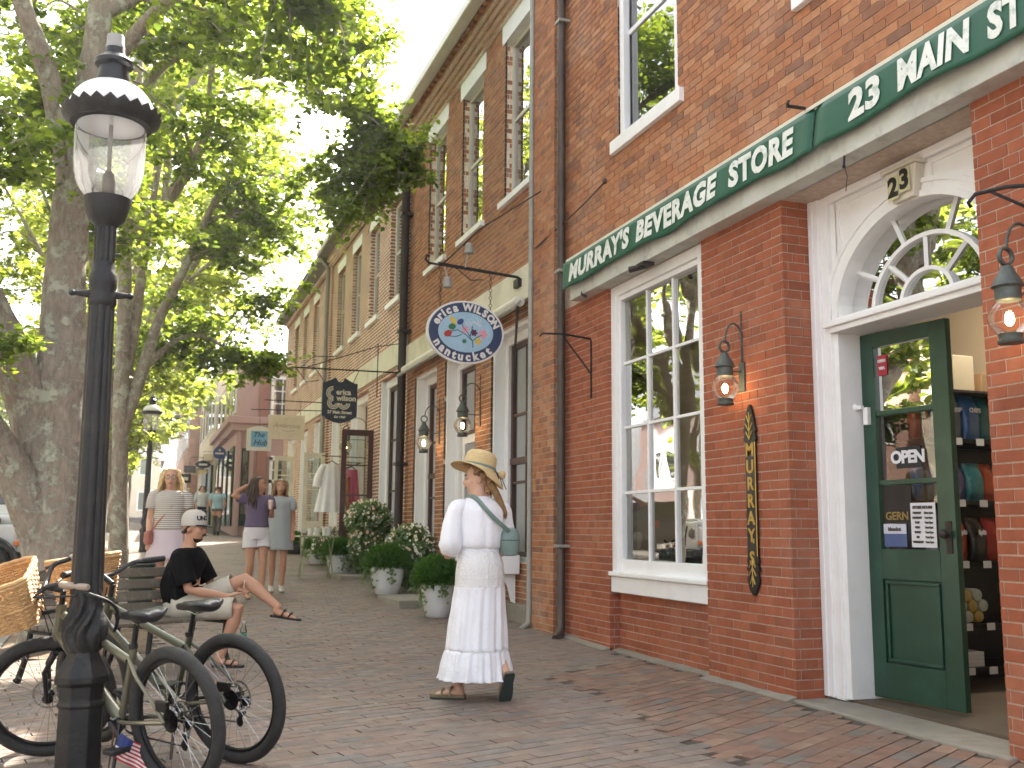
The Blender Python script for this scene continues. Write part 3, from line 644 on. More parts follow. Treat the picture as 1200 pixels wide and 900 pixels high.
# rolled awning under the fascia
ra = thing('rolled_awning', (4.0, 13.5, 3.7), 'rolled cream canvas awning under the cream fascia of the middle shop', 'awning')
MB().tube([(4.03, 10.75, 3.8), (4.03, 16.3, 3.8)], .065, 12).build('canvas_roll', M['cream2'], ra, smooth=True)
MB().tube([(3.93, 10.72, 3.7), (3.93, 16.35, 3.7)], .025, 8).tube([(4.03, 10.72, 3.8), (3.93, 10.72, 3.7)], .015, 6).tube([(4.03, 16.33, 3.8), (3.93, 16.33, 3.7)], .015, 6).build('front_bar', M['conduit'], ra, smooth=True)
MB().tube([(4.02, 10.78, 3.76), (4.0, 10.8, 3.3), (3.98, 10.82, 2.7)], [.02, .015, .012], 6).build('folding_arm', M['pipe_dk'], ra)
# ------------------------------------------------------------------ third building, long row
b3 = thing('long_brick_row', (D, 24.5, 0), 'long brick row farther up the street with cream fascia and many tall sash windows', 'building')
Y0, Y1 = 16.72, 33.2
ups3 = [(17.45 + 1.86 * i, 18.35 + 1.86 * i, 5.38, 7.35) for i in range(8)]
grd = [(17.35, 18.9, .8, 3.95), (20.0, 21.9, .45, 3.95), (23.0, 24.3, .55, 3.95), (25.2, 27.0, .6, 3.95), (28.0, 29.4, 1.0, 3.9), (30.4, 32.2, .7, 3.9)]
back = MB()
for c_ in cells(Y0, Y1, -.1, 4.06, grd): back.box(D, D + .35, *c_)
for c_ in cells(Y0, Y1, 4.5, 7.7, ups3): back.box(D, D + .35, *c_)
back.box(D - .05, D + .35, Y0, Y1, 7.7, 7.78).box(D - .1, D + .35, Y0, Y1, 7.78, 7.86).box(D - .16, D + .35, Y0, 24.8, 7.86, 7.96).box(D - .06, D, 16.72, 17.1, 4.5, 7.7).box(D - .06, D, 24.6, 24.95, .3, 7.7)
back.build('wall', M['bricktex'], b3)
MB().box(D - .05, D + .35, Y0, Y1, 4.06, 4.5).build('fascia_band', M['cream'], b3, bevel=.006)
MB().box(D + .35, 14, Y0, Y1, -.1, 7.96).build('body', M['interior_dark'], b3)
MB().box(D - .42, D - .2, Y0 + .1, 24.9, 8.0, 8.15).box(D - .4, D - .12, 24.9, Y1 + .2, 7.86, 7.98).build('gutter', M['cream2'], b3, bevel=.02)
for (p, q, zb) in ((Y0, 24.9, 8.16), (24.92, Y1, 8.0)): MB().add([(3.8, p, zb), (14, p, zb + .8), (14, q, zb + .8), (3.8, q, zb), (3.8, p, zb - .2), (14, p, zb - .2), (14, q, zb - .2), (3.8, q, zb - .2)], [(0, 1, 2, 3), (7, 6, 5, 4), (0, 4, 5, 1), (2, 6, 7, 3), (0, 3, 7, 4), (1, 5, 6, 2)]).build('roof', M['granite'], b3)
MB().tube([(3.85, 24.85, 8.0), (4.08, 24.85, 7.7), (4.08, 24.85, .6)], .05, 10).build('downpipe', M['conduit'], b3, smooth=True)
for (a, b, c, d) in ups3:
    wd = sash_window(b3, D + .1, a, b, c, d, M['cream2'], [M['glass_up']], 1, 2, .08, .05)
    MB().box(D - .06, D + .12, a - .1, b + .1, c - .1, c - .002).build('sill', M['white'], wd)
    MB().box(D - .012, D + .1, a - .08, b + .08, d + .001, d + .24).build('lintel', M['white'], wd)
for i, (a, b, c, d) in enumerate(grd):
    cs = MB().box(D + .02, D + .3, b - .1, b - .002, c, d).box(D + .12, D + .3, b - .25, b - .1, c, d).box(D + .1, D + .3, a, a + .15, c, d).box(D + .1, D + .3, a + .15, b - .1, d - .15, d).build('casing', M['white'], b3)
    MB().box(D + .33, D + .34, a, b, c, d).build('shop_interior', M['curtain'] if i % 2 == 0 else M['interior'], cs)
    if i in (0, 2, 4): sash_window(b3, D + .15, a + .15, b - .25, c + .02, d - .15, M['brownwood'] if i == 0 else M['white'], M['glass'], 2, 3, .06, .035)
# ---- buildings farther up
M['mauve'] = mat('mauve', 'b39792', .85, .08, 2, dirt=('7d6460', .3)); M['mauve_dk'] = mat('mauve_dk', '9c746c', .85, .08, 2)
M['creamwall'] = mat('creamwall', 'cfc3ac', .85, .06, 2); M['farbrick'] = bricktex('farbrick', 'b07e6b', '9d6a5a', 'b8a593')
M['dkgreen'] = mat('dkgreen', '1f3a2e', .5, .1, 4); M['slate'] = mat('slate', '55524f', .8, .15, 3)
b4 = thing('mauve_building', (3.0, 41, 1), 'mauve painted brick building with grey-brown cornice beyond the long brick row', 'building')
MB().box(2.95, 14, 36, 46, .4, 6.9).build('wall', M['mauve'], b4)
MB().box(3.65, 4.0, 35.93, 36, .6, 6.9).build('brick_strip', M['mauve_dk'], b4)
MB().box(2.6, 4.1, 35.7, 46.1, 4.75, 5.0).box(2.75, 4.05, 35.8, 46.05, 4.5, 4.75).build('cornice', M['mauve'], b4, bevel=.02)
for x_ in (2.97, 3.4): MB().box(x_, x_ + .14, 35.9, 35.995, .6, 4.48).build('pilaster', M['mauve'], b4, bevel=.01)
f = MB().box(3.14, 3.38, 35.95, 35.99, 1.2, 3.9).build('display_case', M['dkgreen'], b4); MB().box(3.17, 3.35, 35.93, 35.945, 1.6, 3.8).build('pane', M['glass_up'], f)
for y_ in (37.2, 39.6, 42, 44.4): f = MB().box(2.88, 2.945, y_ - .7, y_ + .7, 1.2, 4.0).build('shopfront', M['dkgreen'], b4); MB().box(2.86, 2.875, y_ - .6, y_ + .6, 1.6, 3.8).build('pane', M['glass_up'], f)
for y_ in (37.2, 39.6, 42, 44.4): f = MB().box(2.88, 2.945, y_ - .5, y_ + .5, 5.2, 6.6).build('window', M['white'], b4); MB().box(2.86, 2.875, y_ - .4, y_ + .4, 5.3, 6.5).build('pane', M['glass_up'], f)
f = MB().box(4.05, 4.15, 35.9, 35.98, 5.1, 6.5).box(4.75, 4.85, 35.9, 35.98, 5.1, 6.5).box(4.15, 4.75, 35.9, 35.98, 6.4, 6.5).box(3.98, 4.9, 35.85, 35.98, 5.0, 5.1).box(4.43, 4.47, 35.92, 35.96, 5.1, 6.4).box(4.15, 4.75, 35.92, 35.96, 5.5, 5.54).box(4.15, 4.75, 35.92, 35.96, 5.95, 5.99).build('window', M['white'], b4)
MB().box(4.15, 4.75, 35.97, 35.975, 5.1, 6.4).build('pane', M['glass_up'], f)
f = MB().box(4.1, 4.2, 35.88, 35.98, .9, 3.6).box(4.9, 5.0, 35.88, 35.98, .9, 3.6).box(4.1, 5.0, 35.88, 35.98, 3.5, 3.65).box(4.1, 5.0, 35.88, 35.98, 2.7, 2.82).box(4.53, 4.57, 35.9, 35.96, 2.82, 3.5).box(4.2, 4.9, 35.9, 35.96, 3.14, 3.18).build('glazed_entry', M['white'], b4)
MB().box(4.2, 4.9, 35.97, 35.975, .9, 3.5).build('pane', M['glass_up'], f)
b5 = thing('cream_building', (2.9, 53, 1), 'narrow cream building with green shopfront beyond the mauve building', 'building')
MB().box(2.85, 14, 46.2, 60, .4, 8.5).build('wall', M['creamwall'], b5)
MB().box(2.45, 2.8, 46.5, 59.5, 4.1, 4.4).build('shop_cornice', M['creamwall'], b5)
MB().box(2.74, 2.84, 46.3, 48.4, .9, 3.9).box(2.74, 2.84, 50, 54, .9, 3.9).build('shopfront', M['dkgreen'], b5)
for y in (47.3, 49.8, 52.3, 54.8, 57.3):
    f = MB().box(2.8, 2.84, y - .55, y + .55, 5.6, 7.6).build('window', M['white'], b5); MB().box(2.78, 2.79, y - .45, y + .45, 5.7, 7.5).build('pane', M['glass_up'], f)
b6 = thing('far_brick_building', (2.2, 70, 1), 'hazy red brick building far up the sidewalk past the cream one', 'building')
MB().box(2.3, 14, 60.3, 84, .4, 9.5).build('wall', M['farbrick'], b6); MB().box(1.9, 2.3, 60.2, 84, 9.3, 9.8).build('cornice', M['cream'], b6)
for y in range(62, 84, 3):
    for z in (2.2, 5.8):
        f = MB().box(2.24, 2.3, y - .6, y + .6, z, z + 1.7).build('window', M['white'], b6); MB().box(2.22, 2.235, y - .45, y + .45, z + .12, z + 1.58).build('pane', M['glass_up'], f)
b7 = thing('street_end_building', (-4, 110, 1), 'pale building closing the end of the street behind trees', 'building')
MB().box(-9, 1.5, 110, 125, 1, 8).build('wall', M['creamwall'], b7); MB().add([(-9.4, 109.7, 8), (1.9, 109.7, 8), (1.9, 125, 8), (-9.4, 125, 8), (-9.4, 117, 11), (1.9, 117, 11)], [(0, 1, 5, 4), (2, 3, 4, 5), (0, 4, 3), (1, 2, 5)]).build('roof', M['slate'], b7)
for x in (-7.5, -5, -2.5, 0):
    for z in (2.8, 6.4):
        f = MB().box(x - .65, x + .65, 109.93, 109.99, z, z + 2).build('window', M['white'], b7); MB().box(x - .5, x + .5, 109.9, 109.925, z + .12, z + 1.88).build('pane', M['glass_up'], f)
# opposite side of the street
opp = [(-24, -2, 12, 'farbrick', 9.5, 'red brick row across the street near the parked cars'), (-24, 12.5, 24, 'creamwall', 8.5, 'cream clapboard house across the street behind trees'), (-24, 24.5, 42, 'farbrick', 10.5, 'tall red brick block across the street farther up'), (-23, 43, 60, 'mauve', 8.5, 'dull mauve house across the street far up')]
for (x, y0, y1, mk, h, lb) in opp:
    t_ = thing('opposite_building', (x, (y0 + y1) / 2, 0), lb, 'building', 'buildings across the street')
    MB().box(x - 10, x, y0, y1, -.3, h).build('wall', M[mk], t_); MB().box(x - 10.2, x + .35, y0 - .1, y1 + .1, h, h + .3).build('roof', M['slate'], t_)
    y = y0 + 1.5
    while y < y1 - 1:
        for z in (1.2, 4.6) + ((7.4,) if h > 9.4 else ()):
            f = MB().box(x, x + .05, y - .6, y + .6, z, z + 1.9).build('window', M['white'], t_); MB().box(x + .055, x + .06, y - .48, y + .48, z + .1, z + 1.8).build('pane', M['glass_up'], f)
        y += 2.4
# ------------------------------------------------------------------ trees
def barkmat(name, base, dark, lichen, la):
    m = bpy.data.materials.new(name); m.use_nodes = True; t = m.node_tree; p = t.nodes['Principled BSDF']; L = t.links
    tc = N(t, 'ShaderNodeTexCoord'); mp = N(t, 'ShaderNodeMapping'); mp.inputs['Scale'].default_value = (1, 1, .3); L.new(tc.outputs['Object'], mp.inputs[0])
    n1 = N(t, 'ShaderNodeTexNoise', Scale=22, Detail=6, Roughness=.7); L.new(mp.outputs[0], n1.inputs['Vector'])
    cr = N(t, 'ShaderNodeValToRGB'); e = cr.color_ramp.elements; e[0].position = .32; e[0].color = (*lin(dark), 1); e[1].position = .68; e[1].color = (*lin(base), 1); L.new(n1.outputs[0], cr.inputs[0])
    n2 = N(t, 'ShaderNodeTexNoise', Scale=5.5, Detail=9, Roughness=.75); L.new(tc.outputs['Object'], n2.inputs['Vector'])
    r2 = N(t, 'ShaderNodeMapRange'); r2.inputs[1].default_value = .5; r2.inputs[2].default_value = .58; r2.inputs[4].default_value = la; L.new(n2.outputs[0], r2.inputs[0])
    mx = N(t, 'ShaderNodeMix', _data_type='RGBA'); L.new(r2.outputs[0], mx.inputs[0]); L.new(cr.outputs[0], mx.inputs[6]); mx.inputs[7].default_value = (*lin(lichen), 1); L.new(mx.outputs[2], p.inputs['Base Color'])
    ad = N(t, 'ShaderNodeMath', _operation='ADD'); L.new(n1.outputs[0], ad.inputs[0]); L.new(r2.outputs[0], ad.inputs[1])
    b = N(t, 'ShaderNodeBump', Strength=.6, Distance=.03); L.new(ad.outputs[0], b.inputs['Height']); L.new(b.outputs[0], p.inputs['Normal']); p.inputs['Roughness'].default_value = .9
    return m
M['bark'] = barkmat('bark', 'aa9d8e', '7c6f63', 'bcbdaa', .9); M['bark2'] = barkmat('bark2', '9d8f7e', '6e6153', 'b3af9c', .6)
GR = [(.035, .07, .01), (.06, .11, .014), (.085, .14, .018), (.11, .17, .022), (.075, .12, .025)]
GR2 = [(.05, .085, .012), (.09, .135, .018), (.12, .17, .024), (.15, .2, .035), (.1, .15, .03)]
M['leaf'] = leafmat('leaf', GR, .5); M['leaf2'] = leafmat('leaf2', GR2, .55)
LT = np.array([(0, 0, 0), (.42, .18, .1), (.38, .66, .12), (0, 1.05, -.06), (-.38, .66, .12), (-.42, .18, .1)])
def leaves_mesh(name, P, Nn, Dd, sz, material, parent, tmpl=LT):
    """P,Nn,Dd arrays (n,3); builds folded leaves"""
    Nn = Nn / np.linalg.norm(Nn, axis=1)[:, None]; Dd = Dd - Nn * (Dd * Nn).sum(1)[:, None]; Dd /= np.linalg.norm(Dd, axis=1)[:, None] + 1e-9; Xx = np.cross(Dd, Nn)
    k = len(tmpl); n = len(P); V = np.zeros((n, k, 3))
    for i, (a, b, c) in enumerate(tmpl): V[:, i] = P + (Xx * a + Dd * b + Nn * c) * sz[:, None]
    off = np.zeros(3); q = parent
    while q is not None: off += np.array(q.location); q = q.parent
    V -= off
    me = bpy.data.meshes.new(name); me.vertices.add(n * k); me.vertices.foreach_set('co', V.reshape(-1))
    f = np.array([[0, 1, 2, 3], [0, 3, 4, 5]]); F = (f[None] + (np.arange(n) * k)[:, None, None]).reshape(-1)
    me.loops.add(len(F)); me.loops.foreach_set('vertex_index', F.astype(np.int32)); me.polygons.add(n * 2); me.polygons.foreach_set('loop_start', np.arange(n * 2, dtype=np.int32) * 4)
    me.materials.append(material); me.update(calc_edges=True); me.validate()
    o = bpy.data.objects.new(name, me); COL.objects.link(o); o.parent = parent; return o
def smoothpath(pts, rad, sub=4, wob=.0, seed=0):
    P = [Vector(p) for p in pts]; out = []; rr_ = []
    for i in range(len(P) - 1):
        p0, p1, p2, p3 = P[max(i - 1, 0)], P[i], P[i + 1], P[min(i + 2, len(P) - 1)]
        for k in range(sub):
            t = k / sub
            q = .5 * ((2 * p1) + (p2 - p0) * t + (2 * p0 - 5 * p1 + 4 * p2 - p3) * t * t + (3 * p1 - p0 - 3 * p2 + p3) * t ** 3)
            if wob: q = q + Vector((mnoise.noise(q * 2 + Vector((seed, 0, 0))), mnoise.noise(q * 2 + Vector((0, seed, 9))), 0)) * wob
            out.append(q); rr_.append(rad[i] + (rad[i + 1] - rad[i]) * t)
    out.append(P[-1]); rr_.append(rad[-1]); return out, rr_
def barktube(mb, pts, rad, n=14, sub=4, amp=.08, seed=0):
    P, r = smoothpath(pts, rad, sub); b = len(mb.v); mb.tube(P, r, n)
    for i in range(b, len(mb.v)):
        v = Vector(mb.v[i]); k = min(range(len(P)), key=lambda j: (P[j] - v).length_squared) if len(P) < 60 else 0
        d = v - P[k]; f = 1 + amp * (mnoise.noise(v * 5 + Vector((seed, 1, 2))) + .7 * mnoise.noise(v * 13)); mb.v[i] = tuple(P[k] + d * f)
    return P, r
def tree(name, label, limbs, crowns, seed, lsz=.095, spr=9, lps=16, leafm='leaf', barkm='bark', group=None, base=None, nseg=14, droop=.25):
    rng = np.random.default_rng(seed); random.seed(seed)
    b0 = base or limbs[0][0][0]; root = thing(name, (b0[0], b0[1], gz(b0[0], b0[1])), label, 'tree', group)
    tr = MB(); nodes = []
    for i, (p, r) in enumerate(limbs):
        P, rr_ = barktube(tr, p, r, nseg if r[0] > .08 else 8, 5, seed=seed + i)
        nodes += [(q, x) for q, x in zip(P, rr_)][2:] if i else [(q, x) for q, x in zip(P, rr_) if q.z > b0[2] + 1.8]
    tr.build('trunk', M[barkm], root, smooth=True, ang=80)
    NP = np.array([list(q) for q, _ in nodes]); NR = np.array([x for _, x in nodes]); br = MB()
    LP, LN, LD, LS = [], [], [], []
    for (c, r, nb) in crowns:
        c = np.array(c); r = np.array(r)
        for _ in range(nb):
            d = rng.normal(size=3); d /= np.linalg.norm(d); tip = c + d * r * rng.uniform(.35, 1.0) ** .6
            k = np.argmin(((NP - tip) ** 2).sum(1) + rng.uniform(0, .6, len(NP)) + np.maximum(NP[:, 2] - tip[2], 0) * .8); s = NP[k]
            ln = np.linalg.norm(tip - s)
            mid = s * .5 + tip * .5 + np.array([0, 0, .12 * ln]) + rng.normal(size=3) * .06 * ln
            rb = min(NR[k] * .6, .008 + .011 * ln)
            P, rr_ = smoothpath([s, mid, tip], [rb, rb * .6, .004], 4); br.tube(P, rr_, 5, cap=False)
            P = np.array([list(q) for q in P]); m_ = len(P)
            for q in range(spr):
                t = rng.uniform(.42, 1.0); i0 = int(t * (m_ - 1)); o = P[min(i0, m_ - 1)]
                sd_ = rng.normal(size=3); sd_[2] = sd_[2] * .35 - droop; sd_ = sd_ / np.linalg.norm(sd_); L_ = rng.uniform(.25, .6) * (lsz / .095) ** .7
                e = o + sd_ * L_
                br.tube([Vector(o), Vector((o + e) / 2 + np.array([0, 0, .03])), Vector(e)], [.005, .004, .002], 3, cap=False)
                n_ = int(lps * rng.uniform(.7, 1.3)); tt = np.linspace(.15, 1, n_) + rng.uniform(-.05, .05, n_)
                pos = o + (e - o) * tt[:, None] + rng.normal(size=(n_, 3)) * np.array([.05, .05, .03])
                side = np.cross(sd_, [0, 0, 1.0]); side /= np.linalg.norm(side) + 1e-9
                dd = sd_ * .6 + side * np.where(np.arange(n_) % 2, 1, -1)[:, None] * .9 + np.array([0, 0, -.35]) + rng.normal(size=(n_, 3)) * .35
                nn = np.array([0, 0, 1.0]) + rng.normal(size=(n_, 3)) * .5
                LP.append(pos); LN.append(nn); LD.append(dd); LS.append(lsz * rng.uniform(.6, 1.2, n_))
    br.build('branch', M[barkm], root, smooth=True, ang=80)
    leaves_mesh('crown', np.concatenate(LP), np.concatenate(LN), np.concatenate(LD), np.concatenate(LS), M[leafm], root)
    return root
tree('linden_tree', 'big lichen-spotted street tree forking low behind the lamp post and bench',
     [([(-.68, 11, -.25), (-.7, 11, .02), (-.75, 11, .4), (-.8, 11, 1.26), (-.83, 11, 1.95)], [.5, .39, .325, .31, .33]),
      ([(-.83, 11, 1.7), (-.84, 11, 2.2), (-.87, 11, 3.0), (-.89, 11, 4.35), (-.77, 11, 5.8), (-.75, 11, 6.7), (-.7, 11, 8.4)], [.3, .26, .225, .19, .165, .12, .06]),
      ([(-.85, 11, 1.3), (-1.1, 11, 2.25), (-1.38, 10.8, 2.92), (-1.65, 10.6, 3.5), (-1.95, 10.4, 4.4), (-2.3, 10.2, 6.0)], [.26, .22, .2, .17, .13, .07]),
      ([(-.82, 11, .8), (-1.15, 10.8, 1.55), (-1.45, 10.6, 2.06), (-1.85, 10.3, 2.85), (-2.6, 10, 4.2)], [.22, .19, .16, .13, .08]),
      ([(-.86, 11, 4.3), (-1.14, 10.8, 5.63), (-1.46, 10.5, 6.4), (-1.8, 10.2, 7.6)], [.12, .11, .09, .05]),
      ([(-.78, 11, 5.6), (-.3, 10.3, 6.2), (.4, 9.4, 6.5), (1.1, 8.8, 6.3)], [.09, .07, .05, .03]),
      ([(-.75, 11, 6.6), (.2, 11.6, 7.6), (1.2, 12.2, 7.9), (2.2, 12.5, 7.2), (2.9, 12.5, 6.3)], [.09, .075, .06, .045, .02])],
     [((-1.0, 10.6, 7.2), (3.2, 3.0, 2.2), 82), ((1.05, 8.7, 5.5), (.75, .6, .55), 9), ((-1.6, 9.8, 4.5), (.9, 1.0, 1.0), 16), ((2.9, 12.5, 5.9), (.5, .5, .5), 13), ((2.3, 12.6, 5.15), (.5, .5, .4), 11), ((1.7, 12.7, 5.3), (.45, .4, .35), 8), ((2.4, 12.6, 6.6), (.5, .5, .4), 8), ((-.2, 12.2, 4.6), (.9, .8, .5), 10), ((-1.4, 9.4, 2.7), (.3, .3, .35), 4), ((1.2, 12, 7.2), (1.2, 1.0, .9), 22), ((2.0, 13.2, 8.2), (1.3, 1.2, .9), 18)], 3, .082, 10, 19)
tree('linden_tree', 'slender grey street tree with many curving limbs just behind the blonde woman in stripes',
     [([(-.26, 15.5, .05), (-.28, 15.5, .4), (-.3, 15.5, 1.0), (-.34, 15.5, 1.82), (-.38, 15.5, 2.57), (-.42, 15.5, 3.82), (-.47, 15.5, 5.77), (-.45, 15.5, 7.5), (-.5, 15.5, 9.5)], [.24, .16, .13, .118, .112, .1, .09, .08, .04]),
      ([(-.46, 15.5, 7.4), (-.17, 15, 7.87), (.28, 14.5, 8.08), (.78, 14, 8.29), (1.41, 13.5, 8.78)], [.085, .075, .065, .055, .03]),
      ([(-.35, 15.5, 2.5), (-.12, 15.6, 3.44), (.07, 15.8, 4.27), (.36, 16, 5.06), (.78, 16.2, 6.28), (1.24, 16.5, 7.4)], [.1, .088, .078, .068, .055, .025]),
      ([(-.35, 15.6, 3.4), (-.27, 15.6, 4.11), (-.23, 15.6, 4.77), (-.16, 15.6, 5.7), (-.05, 15.6, 6.8)], [.09, .08, .075, .06, .03]),
      ([(-.45, 15.5, 5.4), (.09, 15.2, 5.97), (.55, 15, 6.94), (.6, 14.8, 7.54), (.53, 14.6, 8.4)], [.1, .09, .08, .065, .03]),
      ([(.06, 15.2, 5.98), (.05, 15.4, 6.61), (.01, 15.6, 7.32), (.43, 15.8, 8.27), (.71, 16, 9)], [.07, .065, .06, .05, .03]),
      ([(-.1, 15.6, 3.45), (.32, 16, 3.97), (.77, 16.3, 4.12), (1.47, 16.6, 3.8), (2.0, 17, 3.6)], [.05, .04, .03, .02, .01])],
     [((-.1, 15.4, 7.9), (3.0, 3.0, 2.7), 78), ((1.25, 16.5, 3.75), (.85, .5, .28), 12), ((1.6, 16.4, 6.0), (1.1, 1.1, 1.3), 26), ((.0, 16.6, 4.4), (1.0, .8, .7), 14)], 5, .088, 10, 19)
def simple_tree(x, y, h, r, lean, seed, label, nb, lsz, leafm='leaf2', name='street_tree', low=3.0, z=None, rad=.2, spr=8, lps=13, group='trees along the kerb'):
    rg = random.Random(seed); z0 = gz(x, y) if z is None else z
    top = Vector((x + lean, y, z0 + h * .8)); limbs = [([(x, y, z0 - .1), (x + .02, y, z0 + .6), (x + lean * .3, y + .1, z0 + low), (x + lean * .6, y, z0 + h * .55), tuple(top)], [rad * 1.4, rad, rad * .8, rad * .55, rad * .15])]
    for i in range(6):
        a = rg.uniform(0, 6.28); zz = low * rg.uniform(.7, 1.5); e = r * rg.uniform(.5, .8)
        limbs.append(([(x + lean * .3, y + .05, z0 + zz), (x + lean * .4 + math.cos(a) * e * .4, y + math.sin(a) * e * .4, z0 + zz + (h - zz) * .3), (x + lean * .5 + math.cos(a) * e, y + math.sin(a) * e, z0 + zz + (h - zz) * rg.uniform(.5, .75))], [rad * .5, rad * .35, rad * .08]))
    c = (x + lean * .6, y, z0 + low + (h - low) * .55)
    return tree(name, label, limbs, [(c, (r, r, (h - low) * .55), nb)], seed, lsz, spr, lps, leafm, 'bark2', group, base=(x, y, z0), nseg=9)
simple_tree(-1.0, 22.5, 12, 4.0, 1.0, 11, 'third tree up the kerb, leaning slightly over the sidewalk', 200, .115, low=2.3, spr=9, lps=15)
simple_tree(-1.15, 30, 12.5, 3.9, .6, 12, 'fourth tree up the kerb beyond the distant lamp post', 150, .15, low=2.2, spr=9, lps=15)
simple_tree(-1.1, 39, 10, 3.6, .4, 13, 'fifth tree up the kerb before the far signs', 80, .22, low=2.9)
simple_tree(-.8, 50, 11, 4, .3, 14, 'hazy tree far up the kerb near the street end', 70, .28, low=3)
simple_tree(-1.5, 66, 13, 5, 0, 15, 'last tree at the far end of the sidewalk', 70, .36, low=3)
for i, (x, y, h, r, lb) in enumerate(((-11.5, 14, 11, 4.2, 'tree across the street behind the white jeep'), (-12, 24, 12, 4.5, 'tree across the street above the parked white car'), (-12, 34, 12, 4.8, 'tree across the street above the dark parked car'), (-12, 47, 13, 5, 'tree across the street farther up the hill'), (-11, 62, 13, 5.5, 'tree across the street near its far end'), (-9, 84, 14, 6, 'tree closing the view at the street end'))):
    simple_tree(x, y, h, r, .2, 30 + i, lb, 60, .26 + .002 * y, low=2.6 if i else 3, z=rz(y), rad=.25, group='trees across the street')
simple_tree(-12, 3.5, 11, 4.4, 0, 51, 'tree across the street mirrored in the shop window', 55, .25, low=3, z=-.4, rad=.28, group='trees across the street')
# ------------------------------------------------------------------ lamp posts
M['milk'] = mat('milk', 'ece9ea', .25, .03, 4, coat=.3); M['lampglass'] = glassmat('lampglass', (.97, .98, .98), 1.0, wav=.0)
t_ = M['lampglass'].node_tree; o_ = [n for n in t_.nodes if n.type == 'OUTPUT_MATERIAL'][0]; sh_ = o_.inputs[0].links[0].from_socket; df = N(t_, 'ShaderNodeBsdfTranslucent'); df.inputs[0].default_value = (.9, .9, .92, 1); mxs = N(t_, 'ShaderNodeMixShader'); mxs.inputs[0].default_value = .16; t_.links.new(sh_, mxs.inputs[1]); t_.links.new(df.outputs[0], mxs.inputs[2]); t_.links.new(mxs.outputs[0], o_.inputs[0])
M['cell'] = mat('cell', '9a9894', .6, .08, 8); M['brass'] = mat('brass', '7d7367', .4, .1, 8, metal=.6)
def ngon(n, r, z, ph=0, fl=None): return [(r * (fl(i) if fl else 1) * math.cos(2 * math.pi * (i + ph) / n), r * (fl(i) if fl else 1) * math.sin(2 * math.pi * (i + ph) / n), z) for i in range(n)]
def make_lamp(loc, label, tilt=0, full=True):
    t = thing('street_lamp', loc, label, 'street lamp', 'black cast iron street lamps'); t.rotation_euler = (0, tilt, 0)
    k = dict(local=True)
    MB().loft([ngon(8, .122, -.02, .5), ngon(8, .122, .05, .5), ngon(8, .112, .07, .5), ngon(8, .107, .36, .5), ngon(8, .117, .365, .5), ngon(8, .117, .38, .5), ngon(8, .107, .39, .5), ngon(8, .11, .46, .5), ngon(8, .134, .475, .5), ngon(8, .134, .505, .5), ngon(8, .115, .545, .5), ngon(8, .082, .6, .5), ngon(8, .074, .63, .5)]).build('plinth', M['iron'], t, bevel=.006, **k)
    rings = []
    for i in range(25):
        s = i / 24; z = .62 + .3 * s; r = .078 + .024 * math.sin(math.pi * min(1, s * 1.5)) * (1 - .5 * s) - .008 * s; am = .16 * math.sin(math.pi * s) + .03
        rings.append([(r * (1 + am * math.sin(8 * a + 3 * math.sin(6 * s))) * math.cos(a), r * (1 + am * math.sin(8 * a + 3 * math.sin(6 * s))) * math.sin(a), z) for a in [2 * math.pi * j / 48 for j in range(48)]])
    MB().loft(rings).build('leaf_collar', M['iron'], t, smooth=True, ang=60, **k)
    fl = lambda i: (1.0, .97, .86, .97)[i % 4]
    MB().loft([ngon(32, .078, .9, 0, fl), ngon(32, .072, 1.3, 0, fl), ngon(32, .064, 2.38, 0, fl)]).build('shaft', M['iron'], t, smooth=True, ang=50, **k)
    MB().lathe([(.06, 2.36), (.072, 2.38), (.072, 2.4), (.064, 2.42), (.064, 2.45), (.07, 2.47), (.07, 2.53), (.06, 2.55), (.055, 2.6)], n=20).tube([(-.14, 0, 2.43), (-.06, 0, 2.43)], [.012, .022], 8).tube([(.06, 0, 2.43), (.13, 0, 2.43)], [.022, .012], 8).sphere((-.145, 0, 2.43), .017).sphere((.135, 0, 2.43), .017).build('ladder_rest', M['iron'], t, smooth=True, **k)
    MB().loft([ngon(24, .052, 2.55, 0, lambda i: 1 if i % 2 else .86), ngon(24, .055, 2.8, 0, lambda i: 1 if i % 2 else .86)]).lathe([(.055, 2.79), (.06, 2.8), (.09, 2.83), (.105, 2.87), (.118, 2.92), (.12, 2.945), (.1, 2.95)], n=28).build('lantern_cup', M['iron'], t, smooth=True, **k)
    pr = [(.098, 2.945), (.12, 2.965), (.152, 3.01), (.17, 3.07), (.178, 3.14), (.178, 3.375)]
    g_ = MB().lathe(pr, n=36, cap=False).build('globe', M['lampglass'], t, smooth=True, **k)
    MB().tube([(.0, -.01, 2.93), (.0, -.01, 3.4)], .011, 8).lathe([(.032, 2.95), (.034, 3.04), (.028, 3.08), (.015, 3.1)], n=14).build('burner', M['brass'], g_, smooth=True, **k)
    rings = []
    n = 96
    for (r, z, s) in ((.17, 3.355, 0), (.205, 3.35, 0), (.215, 3.365, 0), (.24, 3.38, 0), (.247, 3.41, 1), (.235, 3.4, 1), (.2, 3.375, 0), (.17, 3.365, 0)):
        ring = []
        for i in range(n):
            a = 2 * math.pi * i / n; sp = abs(((i % 4) / 2.0) - 1) * s; ring.append(((r + .012 * sp) * math.cos(a), (r + .012 * sp) * math.sin(a), z + .026 * sp))
        rings.append(ring)
    MB().loft(rings).build('crown_ring', M['iron'], t, smooth=True, ang=50, **k)
    MB().lathe([(.222, 3.385), (.222, 3.42), (.212, 3.465), (.19, 3.51), (.155, 3.55), (.115, 3.575), (.08, 3.588)], n=32).build('dome', M['milk'], t, smooth=True, **k)
